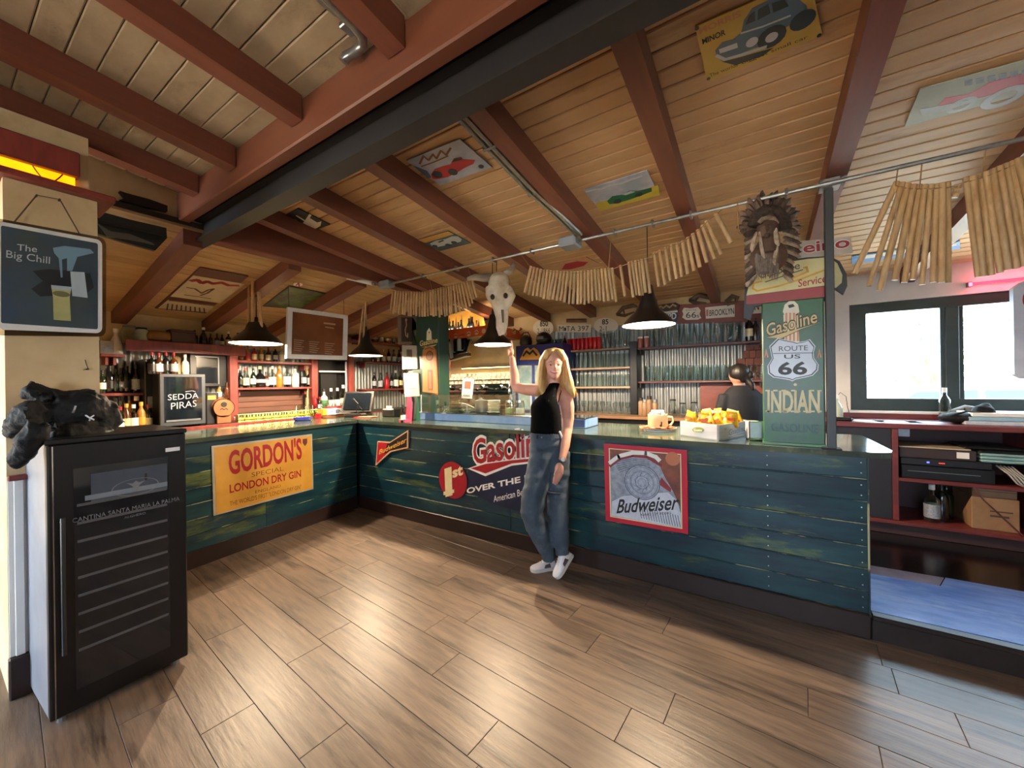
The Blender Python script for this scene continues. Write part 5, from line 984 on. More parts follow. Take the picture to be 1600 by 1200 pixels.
arch = [(662.5, 612)] + [(672.5 + 10.5 * math.cos(a) * -1, 551 - 10 * math.sin(a)) for a in [PI * i / 12 for i in range(13)]] + [(685, 615)]
s_.poly(MB(), arch, .003, .025).build('wooden_board', m_wb, t)
k = MB(); s_.disc(k, (673.5, 556), .065, .025, .027, 22); s_.line(k, [(666, 546), (673, 543.5), (680, 546)], .012, .027); s_.poly(k, [(670.5, 578), (678, 578), (678.5, 610), (671, 610)], .025, .0265); k.build('burnt_pattern', M('burnt_brown', '#6a3f22', .6), t)
k = MB(); s_.disc(k, (673.5, 556), .05, .027, .0285, 20); s_.poly(k, [(672.6, 581), (676, 581), (676.5, 607), (673, 607)], .0265, .028); k.build('inner_field', M('burnt_light', '#8f5c34', .5), t)
tag(MB().bbox((q0.x - .10, YG0 + .02, ZT), (q0.x - .012, YG0 + .14, 2.06), .005).build('wooden_post', M('post_weathered', '#57584f', .6, col2='#474a45', scale=(5, 5, 3))), 'weathered grey post carrying two framed papers beside the green column', 'post')
for Qd, lab, nm in (([(629.5, 539.5), (652, 540), (653.5, 576.5), (630.5, 577)], 'white framed paper with a dark photo, upper one on the grey post', 'photo'), ([(632, 583), (654.5, 583), (656.5, 619), (634, 620)], 'white framed paper with a small round mark, lower one on the grey post', 'round')):
    t = thing('framed_paper', lab, 'picture', s_.at(Qd[3]))
    s_.poly(MB(), Qd, .0, .02).build('frame', M('paper_frame', '#a9a69f', .6), t)
    k = MB()
    if nm == 'photo': s_.poly(k, [(637, 546), (645.5, 546.5), (646, 568), (637.5, 568)], .02, .0215)
    else: s_.disc(k, (643.5, 597), .028, .02, .0215, 18, inner=.024); s_.line(k, [(641.5, 599), (646, 594.5)], .006, .0215); s_.line(k, [(637, 607.5), (651, 607)], .005, .0215)
    k.build('print', M('print_dark_grey', '#5c5348'), t)
t = thing('carved_plaque', 'grey framed dark plaque with a pale hooked figure under the short bamboo curtain', 'plaque', s_.at((634, 538)))
s_.poly(MB(), [(621, 494), (651, 494), (650, 538), (622, 538)], -.03, 0).build('board', M('plaque_grey', '#6b6156', .7), t); s_.poly(MB(), [(627.5, 496), (644, 496), (643.5, 534), (628, 534)], 0, .008).build('dark_panel', M('plaque_dark', '#2d211d', .5), t)
k = MB(); s_.line(k, [(635, 500), (636, 508), (634, 516), (635, 524), (638, 527), (638, 521)], .02, .01); s_.disc(k, (635.5, 500), .02, .008, .012, 12); k.build('figure', M('plaque_pale', '#a99c8c', .5), t)
# ================================================================ BACK WALL, SHELF SIDE
YS = 4.98
def zY(px, py, Y=YS): return atY(px, py, Y).z
def xY(px, Y=YS): return atY(px, 590, Y).x
bk = thing('back_counter', 'pale edged wooden back counter under the glass shelves', 'counter', (-1.6, 4.9, 0))
MB().bbox((-5.0, 4.62, 1.055), (.44, 5.19, ZC + .005), .005).build('worktop', M('counter_wood', '#8d6a4d', .4, col2='#7a5a40', scale=(2, 20, 5)), bk)
MB().box((-5.0, 4.66, .14), (.43, 5.17, 1.055)).build('carcass', m_black, bk)
for i, (x0, x1) in enumerate(((-2.75, -1.9), (-1.9, -1.05), (-1.05, -.3), (-.3, .44))): corrugated((x0, YW - .002, 0), (1, 0, 0), x1 - x0, 1.1, 2.28, 'corrugated metal sheet behind the glass shelves, %s from the blue fridge' % ordl(i), (0, -1, 0))
m_shw = M('shelf_pale', '#a98c74', .4, col2='#957a63'); m_shd = M('shelf_dark', '#5b2d2b', .4, col2='#4c2423')
def shelf_y(label, z, x0, x1, mt, y0=YS, th=.025):
    t = thing('shelf', label, 'shelf', ((x0 + x1) / 2, 5.05, z)); MB().bbox((x0, y0, z - th), (x1, YW - .022, z), .003).build('shelf_board', mt, t)
    MB().box((x0 + .02, y0 + .03, z - th - .06), (x0 + .035, YW - .024, z - th)).box((x1 - .035, y0 + .03, z - th - .06), (x1 - .02, YW - .024, z - th)).build('bracket', m_steel, t); return t
xa, xb, xc, xd = xY(872), xY(986), xY(996), xY(1193)
z1, z2, z3 = zY(930, 545), zY(930, 574.5), zY(930, 604)
for z, lab in ((z1, 'top pale shelf with red cans behind the woman'), (z2, 'middle pale shelf of upturned glasses behind the woman'), (z3, 'lower pale shelf of upturned glasses behind the woman')): shelf_y(lab, z, xa, xb, m_shw)
y1_, y2_ = zY(1090, 537.5), zY(1090, 594.5)
shelf_y('dark red shelf of tall glasses under the car number plates', y1_, xc, xd, m_shd); shelf_y('dark red shelf of mugs above the snack box', y2_, xc, xd, m_shd)
x0, x1 = xY(986), xY(997)
tag(MB().bbox((x0, 4.93, ZC + .006), (x1, 5.16, zY(991, 534)), .005).build('upright_post', m_black), 'black upright between the two sets of glass shelves', 'post')
def row_glass(z, px0, px1, n, hp, kind, Y, fmt, group):
    for i in range(n):
        px = px0 + (px1 - px0) * i / max(n - 1, 1); p = atY(px, 590, Y); d = (p - CAM).dot(FW); p.z = z
        glass(p, hp * d / F_PX, kind, fmt % ordl(i), group)
row_glass(z2, 882, 980, 13, 21, 'cup_down', 5.04, 'upturned clear glass, %s from the woman on the middle pale shelf', 'glasses on the middle pale shelf')
row_glass(z3, 888, 980, 12, 19, 'cup_down', 5.04, 'upturned clear glass, %s from the woman on the lower pale shelf', 'glasses on the lower pale shelf')
row_glass(ZC + .006, 902, 980, 9, 19, 'stem', 4.95, 'stemmed glass, %s from the woman on the back counter', 'stemmed glasses on the back counter')
row_glass(z1, 944, 980, 4, 27, 'beer', 5.04, 'tall clear glass, %s from the red cans on the top pale shelf', 'tall glasses beside the red cans')
row_glass(z1, 858, 880, 4, 20, 'beer', 5.08, 'slim clear glass, %s behind the dark helmet on the top pale shelf', 'glasses behind the helmet')
m_can = M('can_red', '#b3141f', .3, metal=.2, col2='#a0101a')
canp = None
for i in range(8):
    p = atY(891 + i * 6.6, 590, 5.03); p.z = z1; d = (p - CAM).dot(FW)
    if canp is None:
        canp = thing('drink_can', 'red drink can, first in the row on the top pale shelf', 'can', p, 0, 'red cans in a row')
        MB().lathe([(.028, 0), (.033, .008), (.033, .15), (.026, .165)], n=14).build('can_body', m_can, canp, False, smooth=50); MB().lathe([(.026, .165), (.027, .169), (.022, .166)], n=14).build('can_lid', m_nail, canp, False)
    else: dup(canp, p, 0, 'red drink can, %s in the row on the top pale shelf' % ordl(i))
row_y([(883.5, 24, 'wine', 'black', 'red', 'red')], z1, 5.03, '%s bottle, standing left of the red cans', None)
row_glass(y1_, 1016, 1058, 4, 27, 'beer', 5.06, 'tall clear glass, %s from the front lamp on the dark red shelf', 'tall glasses on the dark red shelf')
row_glass(y1_, 1062, 1110, 4, 33, 'beer', 5.03, 'tall printed beer glass, %s under the shield and city plates', 'tall beer glasses under the plates')
row_glass(y1_, 1128, 1156, 3, 30, 'mug', 5.03, 'clear handled mug, %s from the beer glasses on the dark red shelf', 'mugs on the dark red shelf')
for i, px in enumerate((1001, 1011)):
    p = atY(px, 590, 5.03); p.z = y1_; t = thing('jar', ('reddish jar under the front lamp, at the black upright', 'pale red jar under the front lamp, second from the black upright')[i], 'jar', p)
    MB().lathe([(.03, 0), (.034, .01), (.034, .10), (.026, .12)], n=12).build('jar_body', M('jar_rose', '#a86a5c', .2), t, False, smooth=50); MB().lathe([(.03, .12), (.03, .14)], n=12).build('lid', m_whitep, t, False)
row_glass(y2_, 1016, 1152, 11, 24, 'mug', 5.03, 'clear mug, %s from the black upright on the lower dark red shelf', 'mugs on the lower dark red shelf')
row_glass(y2_, 1170, 1186, 2, 24, 'beer', 5.03, 'clear beer glass, %s from the staff member at the end of the lower shelf', 'glasses at the shelf end')
row_y([(1172, 42, 'wine', 'black', 'cream', 'black'), (1182, 36, 'wine', 'black', None, 'black')], y1_, 5.04, '%s at the pylon end of the dark red shelf', 'bottles at the pylon end')
for i, (px, h) in enumerate(((1001, 28), (1007, 26), (1014, 31), (1023, 26))):
    p = atY(px, 590, 4.8); p.z = ZC + .006; d = (p - CAM).dot(FW); hh = h * d / F_PX; t = thing('spice_jar', 'brown glass jar, %s from the black upright on the back counter' % ordl(i), 'jar', p, 0, 'jars on the back counter')
    MB().lathe([(.03, 0), (.034, .01), (.034, hh * .75), (.024, hh * .84)], n=12).build('jar_body', M('jar_brown', '#8d7055', .2), t, False, smooth=50); MB().lathe([(.027, hh * .84), (.027, hh)], n=12).build('lid', m_grey if i % 2 else m_dark, t, False)
for i, px in enumerate((1051, 1066, 1084)):
    p = atY(px, 590, 4.82); p.z = ZC + .006; d = (p - CAM).dot(FW); hh = (27, 22, 24)[i] * d / F_PX; t = thing('carafe', 'clear glass carafe, %s from the coffee cup on the back counter' % ordl(i), 'carafe', p, 0, 'carafes on the back counter')
    MB().lathe([(.045, 0), (.05, .02), (.05, hh * .5), (.03, hh * .75), (.035, hh * .92)], n=14, cap=(True, False)).build('glass_body', m_glass, t, False, smooth=50); MB().lathe([(.034, hh * .92), (.034, hh)], n=14).build('lid', m_dark, t, False)
# number plates and signs above the shelves
YP = 5.17; ps = Sign((0, YP, 0), (0, -1, 0))
def plate(label, quad, mt, name='number_plate', cat='number plate'):
    t = thing(name, label, cat, ps.at(quad[3])); ps.poly(MB(), quad, 0, .01).build('plate', mt, t); return t
def oval(c, rx, ry): return [(c[0] + rx * math.cos(2 * PI * i / 24), c[1] + ry * math.sin(2 * PI * i / 24)) for i in range(24)]
m_pl = M('plate_ivory', '#d8d0c2', .4, col2='#cfc6b6')
t = plate('white oval number plate left of the long white one', oval((849, 512.5), 16, 12.5), m_pl); k = MB(); ps.text(k, '850', (844, 510), (857, 509.5), (844, 502), .011, .03); ps.text(k, '2-1866', (840, 521), (860, 520.5), (840, 513), .011, .0); k.build('numbers', m_blackp, t)
t = plate('long white number plate above the red cans', [(871.5, 507.5), (924, 507), (923, 519.5), (871.5, 519)], m_pl); k = MB(); ps.text(k, 'M TA 397', (874, 517.5), (920.5, 517), (874, 509.5), .011, .0); ps.poly(k, [(882, 512), (885, 512), (885, 517), (882, 517)], .01, .0112); k.build('numbers', m_blackp, t)
t = plate('white oval number plate half hidden by the front lamp', oval((947, 509), 19, 12.5), m_pl); k = MB(); ps.text(k, '85', (941, 507), (951, 506.5), (941, 499), .011, .02); ps.text(k, '2-1', (937, 517.5), (948, 517), (937, 509.5), .011, .0); k.build('numbers', m_blackp, t)
t = thing('wooden_plank', 'dark plank on the wall above the long white number plate', 'plank', ps.at((900, 502))); ps.poly(MB(), [(886, 498.5), (917, 498), (917, 504), (886, 504)], 0, .03).build('board', M('old_plank', '#6e4636'), t); ps.poly(MB(), [(888, 499.5), (915, 499), (915, 500.5), (888, 501)], .03, .034).build('groove', m_dark, t)
tag(ps.poly(MB(), [(1058, 476), (1189, 468), (1189, 503), (1058, 506)], -.02, -.002).build('backing_board', M('board_red_brown', '#7a3b33', .5, col2='#6a322b', scale=(5, 5, 12))), 'red brown backing board behind the shield and city plates', 'board')
t = plate('blue and white police plate partly behind the front lamp', [(1029, 487.5), (1059, 485), (1058.5, 503), (1033, 504)], M('plate_blue', '#33456e', .4)); k = MB(); ps.poly(k, [(1028, 488), (1059, 485.3), (1059, 488), (1028, 491)], .01, .011); ps.text(k, 'YPD', (1037, 500), (1057, 498.5), (1037, 490), .0115, .02); k.build('white_lettering', m_whitep, t)
shl = [(1066, 486), (1069, 481), (1080, 482), (1091, 480), (1095, 485), (1093, 491), (1096, 497), (1090, 499.5), (1072, 500), (1066, 496), (1068, 491)]
t = plate('white shield road sign with number on the red board', shl, m_pl, 'road_sign', 'sign'); k = MB(); ps.text(k, '66', (1072, 497), (1088, 496.5), (1072, 487.5), .0115, .0); ps.text(k, 'ROUTE', (1072, 486), (1088, 485.3), (1072, 483.7), .0115); ps.text(k, 's', (1089, 496.5), (1092.5, 496.3), (1089, 490), .0115); k.build('lettering', m_blackp, t)
t = plate('white city name plate on the red board', [(1102, 480.5), (1148, 476), (1148, 495), (1103, 498)], m_pl); k = MB(); ps.text(k, 'BROOKLYN', (1108.5, 494), (1147, 490.5), (1108.5, 484.5), .0115, .01); k.build('lettering', m_blackp, t); k = MB(); ps.poly(k, [(1103.5, 484), (1107, 483.6), (1107, 494), (1103.5, 494.3)], .01, .011); k.build('red_marks', M('print_faded_red', '#b0706a', .5), t)
t = plate('white plate with dark letters half behind the green pylon', [(1168, 472), (1190, 469), (1190, 489), (1168, 491)], m_pl); k = MB(); ps.text(k, '18N', (1170.5, 486), (1186, 484), (1170.5, 476), .0115, .02); k.build('lettering', m_blackp, t)
t = thing('carved_sign', 'dark scroll shaped wooden sign with pale script above the police plate', 'sign', ps.at((1040, 484)))
ps.poly(MB(), [(1024, 484), (1030, 477), (1044, 475), (1056, 473), (1062, 476), (1060, 483), (1048, 485), (1034, 488)], .0, .03).build('board', M('carved_dark', '#3a2c22', .6), t); k = MB(); ps.line(k, [(1029, 483), (1033, 479), (1037, 482), (1042, 478), (1047, 481), (1052, 476.5), (1057, 479)], .02, .033); k.build('script', M('print_straw', '#b9a06c', .5), t)
for i, (pts, lab) in enumerate((([(965, 492), (975, 482), (990, 478), (997, 480), (992, 488), (978, 494)], 'dark twisted root shape above the second oval plate'), ([(997, 485), (1004, 478), (1012, 474), (1016, 479), (1008, 488)], 'dark root ornament left of the front lamp neck'), ([(1078, 470), (1094, 462), (1108, 465), (1118, 471), (1104, 474), (1086, 474)], 'dark branch ornament on the wall over the shield sign'), ([(1134, 472), (1145, 464), (1152, 466), (1150, 474), (1138, 476)], 'dark branch ornament on the wall over the city plate'))):
    t = thing('driftwood', lab, 'driftwood', ps.at(pts[0])); c = (sum(p[0] for p in pts) / len(pts), sum(p[1] for p in pts) / len(pts))
    k = MB(); P_ = [ps.at(p, .03 + .02 * (j % 2)) for j, p in enumerate(pts)]; k.tube([P_[0], P_[1], P_[2], P_[3]], [.02, .03, .028, .012], 8); k.tube([P_[0], P_[-1], P_[-2]], [.018, .022, .008], 8); k.build('branch', M('driftwood', '#4b3a2e', .7, col2='#6a5542'), t, smooth=True); k = MB(); k.tube([P_[1], P_[-1]], [.016, .008], 6); k.build('twig', M('driftwood', ''), t)
# stepped blocks and brown panel behind the staff
ks = thing('stepped_pier', 'stepped red brown block pier at the end of the glass shelves', 'pier', atY(1170, 595, 5.05))
m_brick = M('pier_block', '#6a3d36', .7, col2='#5a322c', scale=(8, 8, 8), rnd_v=.14, bump=.2)
zs = [zY(1170, y, 5.1) for y in (596, 584, 572, 560, 548, 540)]
for i in range(5):
    L0 = (1140, 1150, 1152, 1162, 1166)[i]; a, b = xY(L0, 5.08), xY(1192, 5.08); n = max(1, 4 - i // 2)
    for j in range(n): MB().bbox((a + (b - a) * j / n + .001, 5.06, zs[i] + .001), (a + (b - a) * (j + 1) / n - .001, 5.17, zs[i + 1] - .001), .004).build('block', m_brick, ks)
pn = thing('brown_panel', 'plain red brown panel low behind the snack box', 'panel', atY(1120, 640, 5.1)); MB().bbox((xY(1094, 5.14), 5.13, ZC + .02), (xY(1192, 5.14), 5.17, zY(1140, 598, 5.14)), .004).build('panel_board', M('board_red_brown', ''), pn); MB().bbox((xY(1093, 5.14), 5.12, ZC + .008), (xY(1192, 5.14), 5.17, ZC + .05), .003).build('bottom_rail', m_shd, pn)
# ================================================================ ORANGE CANOPY AND COFFEE CORNER
YC = 4.35; csn = Sign((0, YC, 0), (0, -1, 0))
XC0, XC1 = xY(685, YC), xY(770, YC); ztop = atY(727, 512, YC).z; zbot = ztop - .145
m_orange = M('canopy_orange', '#cf5526', .4, col2='#bd4a1f', scale=(4, 4, 4)); m_yel2 = M('mural_yellow', '#d9a352', .5, col2='#c98f40', scale=(5, 5, 5))
cn = thing('canopy', 'orange canopy beam with round badges over the coffee corner', 'canopy', ((XC0 + XC1) / 2, 4.7, zbot))
MB().bbox((XC0, YC, zbot), (XC1, YC + .03, ztop), .004).build('front_beam', m_orange, cn); MB().bbox((XC1 - .03, YC + .03, zbot), (XC1, 5.16, ztop), .004).build('side_beam', m_orange, cn)
MB().box((XC0, YC + .03, zbot + .01), (XC1 - .03, 5.16, zbot + .03)).build('canopy_shelf', m_dark, cn)
k = MB()
for px, py in ((692, 528), (712, 525.8), (732.5, 522.8), (744.5, 520.5), (756, 518)): csn.disc(k, (px, py - 1), .036, .001, .004, 16)
xs_ = Sign((XC1, 0, 0), (1, 0, 0))
for px, py in ((789, 520), (803, 517.5), (813.5, 516.5)): xs_.disc(k, (px, py), .05, .001, .004, 16)
k.build('badge', M('badge_peach', '#e0b184', .4), cn)
k = MB()
for px, py in ((692, 528), (712, 525.8), (732.5, 522.8), (744.5, 520.5)): csn.line(k, [(px - 2.5, py), (px, py - 2.5), (px + 2.5, py - 1)], .012, .006)
csn.line(k, [(717, 526), (721, 523), (726, 523.5)], .012, .006)
for px, py in ((803, 517.5), (813.5, 516.5)): xs_.line(k, [(px - 2.5, py), (px + 2, py - 3)], .014, .006)
k.build('badge_mark', m_maroon, cn)
row_y([(693, 24, 'wine', 'black', 'white', 'black'), (704, 26, 'wine', 'black', None, 'black'), (709, 27, 'wine', 'black', 'cream', 'black'), (717.5, 24, 'wine', 'black', None, 'black'), (722, 27, 'wine', 'black', 'cream', 'black'), (734, 28, 'wine', 'black', 'white', 'black'), (739, 30, 'wine', 'black', None, 'black'), (746, 24, 'beer', 'brown', 'cream', 'black'), (757, 22, 'beer', 'amber', 'cream', 'gold')], zbot + .031, YC + .12, '%s along the orange canopy', 'bottles on the orange canopy')
m2 = Sign((0, 4.62, 0), (0, -1, 0)); t = thing('mural_board', 'yellow dripping mural board behind the canopy bottles', 'mural', m2.at((720, 520)))
m2.poly(MB(), [(684, 501), (700, 494), (727, 484.5), (740, 489), (756, 496), (762, 520), (684, 528)], 0, .015).build('yellow_board', m_yel2, t)
k = MB()
for a, b, y in ((690, 697, 500), (700, 707, 496), (711, 716, 494), (720, 725, 492), (732, 740, 492), (745, 753, 498)): m2.poly(k, [(a, 527), (b, 526), ((a + b) / 2, y)], .015, .017)
k.build('dark_drips', M('mural_dark', '#3a2417', .6), t)
t = thing('carved_bracket', 'yellow carved wooden bracket holding up the orange canopy', 'bracket', csn.at((694, 562)))
csn.poly(MB(), [(688, 534), (699, 534), (696, 545), (699, 560), (690, 562), (691, 548)], -.05, 0).build('bracket_body', m_yel2, t); csn.poly(MB(), [(689, 562), (700, 560), (699, 579), (690, 581)], -.06, .0).build('bracket_foot', m_orange, t)
csn.poly(MB(), [(700, 537), (703, 536), (706, 558), (703, 560)], -.04, 0).build('pale_strut', m_lgreyp, t)
t = thing('mirror_panel', 'dark tilted bottle rack under the orange canopy', 'rack', m2.at((720, 556)))
m2.poly(MB(), [(702, 536), (744, 531), (738, 551), (708, 558)], .1, .14).build('back_panel', m_black, t)
for i in range(6): k = MB(); k.lathe([(.02, 0), (.045, .0), (.05, .16), (.02, .22), (.018, .3)], m2.at((708 + i * 6, 555 - i * 1.4), .19), n=10); k.build('bottle_shape', m_gl['black' if i % 2 else 'pale'], t, smooth=50)
m2.poly(MB(), [(698, 562), (742, 552), (743, 557), (699, 569)], .1, .22).build('ledge', M('rack_wood', '#4e3a2a', .5), t)
# coffee machine: chrome cup rail, cups, body
m_chr = M('polished_chrome', '#c9cccd', .12, metal=1, col2='#b4b7ba'); YM = 4.62; xm0, xm1 = xY(690, YM), xY(802, YM); cmz = ZC + .005
cm = thing('coffee_machine', 'wide chrome coffee machine with a rail of cups on top', 'coffee machine', ((xm0 + xm1) / 2, 4.85, cmz))
za, zb_ = zY(745, 600, YM), zY(745, 590, YM)
MB().bbox((xm0, YM, cmz + .10), (xm1, YM + .45, za), .02).build('machine_body', m_chr, cm); MB().bbox((xm0 + .03, YM + .08, cmz + .04), (xm1 - .03, YM + .42, cmz + .10), .01).build('drip_tray', m_dark, cm)
for x in (xm0 + .06, xm1 - .06): MB().bbox((x - .03, YM + .1, cmz), (x + .03, YM + .4, cmz + .05), .005).build('foot', m_dark, cm)
MB().tube([(xm0 + .02, YM + .02, za + .06), (xm1 - .02, YM + .02, za + .06)], .008, 8).build('cup_rail', m_chr, cm)
for i in range(4):
    x = xm0 + .2 + i * (xm1 - xm0 - .4) / 3; MB().cyl((x, YM - .06, za - .06), (x, YM + .02, za - .05), .04, n=14).build('group_head', m_chr, cm, smooth=50); MB().tube([(x, YM - .08, za - .07), (x + .02, YM - .2, za - .085)], [.014, .018], 8).build('portafilter_handle', m_black, cm)
MB().box((xm0 + .1, YM - .004, za - .03), (xm1 - .1, YM - .001, za - .01)).build('control_strip', m_dark, cm)
MB().box((xm0 + .05, YM - .002, cmz + .12), (xm1 - .05, YM - .001, za - .12)).build('splash_panel', m_dglass, cm)
m_cup = M('cup_porcelain', '#e9e2d2', .25)
cup0 = None; n = 0
for r in range(3):
    for i in range(16):
        p = Vector((xm0 + .07 + i * (xm1 - xm0 - .14) / 15 + .02 * (r % 2), YM + .1 + .05 * r, za + .001 + .055 * r))
        lab = 'white espresso cup, %s in row %s on the coffee machine' % (ordl(i), ('one', 'two', 'three')[r])
        if cup0 is None:
            cup0 = thing('espresso_cup', lab, 'cup', p, 0, 'cups on the coffee machine'); MB().lathe([(.028, 0), (.033, .02), (.026, .052), (.02, .055)], n=10).build('cup_body', m_cup, cup0, False, smooth=60); MB().tube([(.03, 0, .035), (.046, 0, .03), (.044, 0, .015), (.032, 0, .012)], .004, 5).build('cup_handle', m_cup, cup0, False)
        else: dup(cup0, p, rnd.random() * 6, lab)
t = thing('led_rail', 'yellow light strip over the cups of the coffee machine', 'light', ((xm0 + xm1) / 2, 5.1, za + .3)); MB().bbox((xm0, 5.12, za + .26), (xm1, 5.17, za + .29), .004).build('channel', m_dark, t); MB().box((xm0 + .02, 5.10, za + .262), (xm1 - .02, 5.119, za + .275)).build('lit_strip', m_led, t)
light('AREA', 'canopy_light', ((XC0 + XC1) / 2, YC + .06, ztop + .02), 8, (1, .8, .5), XC1 - XC0, .04, rot=(math.radians(115), 0, 0))
light('AREA', 'cup_light', ((xm0 + xm1) / 2, 5.0, za + .33), 14, (1, .85, .5), xm1 - xm0, .05, rot=(math.radians(-20), 0, 0))
# blue glass door fridge with yellow picture
YB = 4.72; bsn = Sign((0, YB, 0), (0, -1, 0)); xf0, xf1 = xY(806, YB), xY(880, YB)
t = thing('fridge', 'blue glass door fridge with a yellow skyline panel behind the woman', 'fridge', ((xf0 + xf1) / 2, 4.9, ZC)); m_blu = M('fridge_blue', '#1e2a72', .35, col2='#18235f')
MB().bbox((xf0, YB, ZC + .006), (xf1, YB + .42, atY(840, 538, YB).z), .01).build('fridge_body', m_blu, t)
bsn.poly(MB(), [(809, 571), (874, 571), (873, 640), (811, 640)], .001, .008).build('door_glass', M('fridge_glass', '#8fa6a8', .08, col2='#6f888c'), t); bsn.poly(MB(), [(832, 571), (836, 571), (836.5, 640), (832.5, 640)], .008, .02).build('door_bar', m_blu, t)
k = MB(); bsn.poly(k, [(812, 562.5), (816, 555), (820, 546), (825, 543), (829, 547), (834, 543), (840, 547), (845, 556), (848, 561.5)], .001, .006); k.build('yellow_skyline', M('skyline_yellow', '#d79a3a', .4), t)
k = MB(); bsn.line(k, [(818, 556), (823, 549), (828, 553), (833, 548), (839, 555)], .03, .008); k.build('dark_outline', m_blackp, t)
ph = atY(850, 536, 4.85); t = thing('helmet', 'black round helmet on top of the blue fridge', 'helmet', ph); hh = .10; zz0 = atY(840, 538, YB).z
k = MB(); k.ball((ph.x, ph.y, zz0 + .085), (.115, .12, .10), 16, 12); k.build('shell', m_black, t, smooth=True); MB().lathe([(.10, 0), (.118, .012), (.10, .03)], (ph.x, ph.y, zz0), n=18).build('brim', m_dark, t, smooth=50); MB().bbox((ph.x - .05, ph.y - .13, zz0 + .07), (ph.x + .05, ph.y - .108, zz0 + .11), .004).build('goggle', m_grey, t)
t = thing('drum_kettle', 'dark metal kettle beside the black helmet', 'kettle', Vector((ph.x - .3, ph.y, zz0))); k = MB(); k.lathe([(.08, 0), (.095, .04), (.09, .12), (.04, .16)], n=16); k.build('kettle_body', M('kettle_dark', '#3a3836', .3, metal=.6), t, False, smooth=50); MB().tube([(-.08, 0, .13), (-.04, 0, .2), (.04, 0, .2), (.08, 0, .13)], .008, 6).build('handle', m_dark, t, False)
# ================================================================ GLASS DISPLAY CASE AND BAR-TOP THINGS
e0, e1 = atZ(656, 662, ZT), atZ(946, 671, ZT)
YD0, YD1 = 3.30, 3.62; xq0, xq1 = atY(656, 655, YD0).x, atY(915, 660, YD0).x
dc = thing('display_case', 'long glass tapas case with blue reflection painted on base on the bar behind the woman', 'display case', ((xq0 + xq1) / 2, 3.46, ZT))
m_pblue = M('case_reflected_blue', '#5f8ac4', .25, col2='#86a8d4', scale=(2, 2, 2), spec=.6)  # the blue stands in for a reflection on the base
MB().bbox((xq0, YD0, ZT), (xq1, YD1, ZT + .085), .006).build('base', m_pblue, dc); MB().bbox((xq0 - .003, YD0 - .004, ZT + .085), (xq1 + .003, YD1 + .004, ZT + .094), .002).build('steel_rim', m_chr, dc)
xg1 = atY(829, 640, YD0).x
m_pane = M('case_glass', '#eef4f4', .03, glass=.14)
MB().box((xq0 + .01, YD0 + .01, ZT + .094), (xg1, YD0 + .015, ZT + .30)).build('front_pane', m_pane, dc); MB().box((xq0 + .01, YD0 + .015, ZT + .298), (xg1, YD1 - .01, ZT + .303)).build('top_pane', m_pane, dc)
for x in (xq0 + .01, xg1 - .008): MB().box((x, YD0 + .008, ZT + .094), (x + .008, YD0 + .02, ZT + .30)).build('corner_post', m_lgreyp, dc)
MB().bbox((xq1 - .16, YD0 - .002, ZT + .01), (xq1 - .01, YD0 + .001, ZT + .075), .001).build('blue_panel', M('case_dark_blue', '#2e447e', .3), dc)
zi = ZT + .094
def px_on(px, Y, z): p = atY(px, 600, Y); p.z = z; return p
t = thing('tray', 'clear oval tray at the column end of the glass case', 'tray', px_on(718, 3.46, zi)); k = MB(); k.lathe([(.17, 0), (.2, .01), (.215, .07), (.205, .07), (.19, .015)], n=24, cap=(True, False)); k.build('tray_body', m_glass, t, False, smooth=50); MB().lathe([(.19, .016), (.17, .06), (.07, .1), (.015, .11)], n=20).build('dome_cover', m_glass, t, False, smooth=50)
t = thing('price_card', 'white card with red picture standing in the glass case', 'card', px_on(731, 3.5, zi)); c3 = Sign((0, 3.5, 0), (0, -1, 0)); c3.poly(MB(), [(724, 591), (740.5, 593), (737.5, 623), (721.5, 622)], 0, .006).build('card_sheet', m_white, t); c3.poly(MB(), [(727, 595), (737, 596), (735.8, 608), (726, 607)], .006, .008).build('red_picture', M('print_scarlet', '#c24a35', .4), t); c3.poly(MB(), [(725.5, 609), (735.5, 610), (734.5, 620), (724.5, 619)], .006, .008).build('grey_picture', m_greyp, t)
t = thing('card_stand', 'small clear stand under the picture card', 'stand', px_on(729, 3.5, zi)); MB().bbox((-.03, -.02, 0), (.03, .03, .012), .002).build('stand_base', m_lgreyp, t, False); MB().box((-.006, -.002, .012), (.006, .004, .1)).build('stand_stem', m_lgreyp, t, False)
t = thing('plate_stack', 'stack of small white plates in the middle of the glass case', 'plates', px_on(771, 3.48, zi))
for i in range(9): MB().lathe([(.05, 0), (.075, .012), (.078, .014), (.05, .006)], (0, 0, i * .016), n=16, cap=(True, True)).build('plate', m_cup, t, False, smooth=50)
t = thing('metal_pot', 'dull metal pot behind the plate stack', 'pot', px_on(751, 3.54, zi)); MB().lathe([(.06, 0), (.07, .01), (.07, .13), (.074, .135)], n=16).build('pot_body', m_grey, t, False, smooth=50); MB().lathe([(.073, .135), (.02, .15), (.02, .165)], n=16).build('lid', m_grey, t, False)
for i, (px, m_, lab) in enumerate(((796, M('jar_content_green', '#93a56a', .4), 'glass jar with green contents in the glass case'), (812, M('jar_content_pale', '#cfcbbf', .4), 'glass jar with pale contents nearest the woman'))):
    t = thing('jar', lab, 'jar', px_on(px, 3.5, zi)); MB().lathe([(.048, 0), (.052, .01), (.052, .11), (.04, .125)], n=14).build('jar_body', m_glass, t, False, smooth=50); MB().lathe([(.046, .004), (.047, .06)], n=14).build('contents', m_, t, False); MB().lathe([(.044, .125), (.044, .145)], n=14).build('lid', m_chr, t, False)
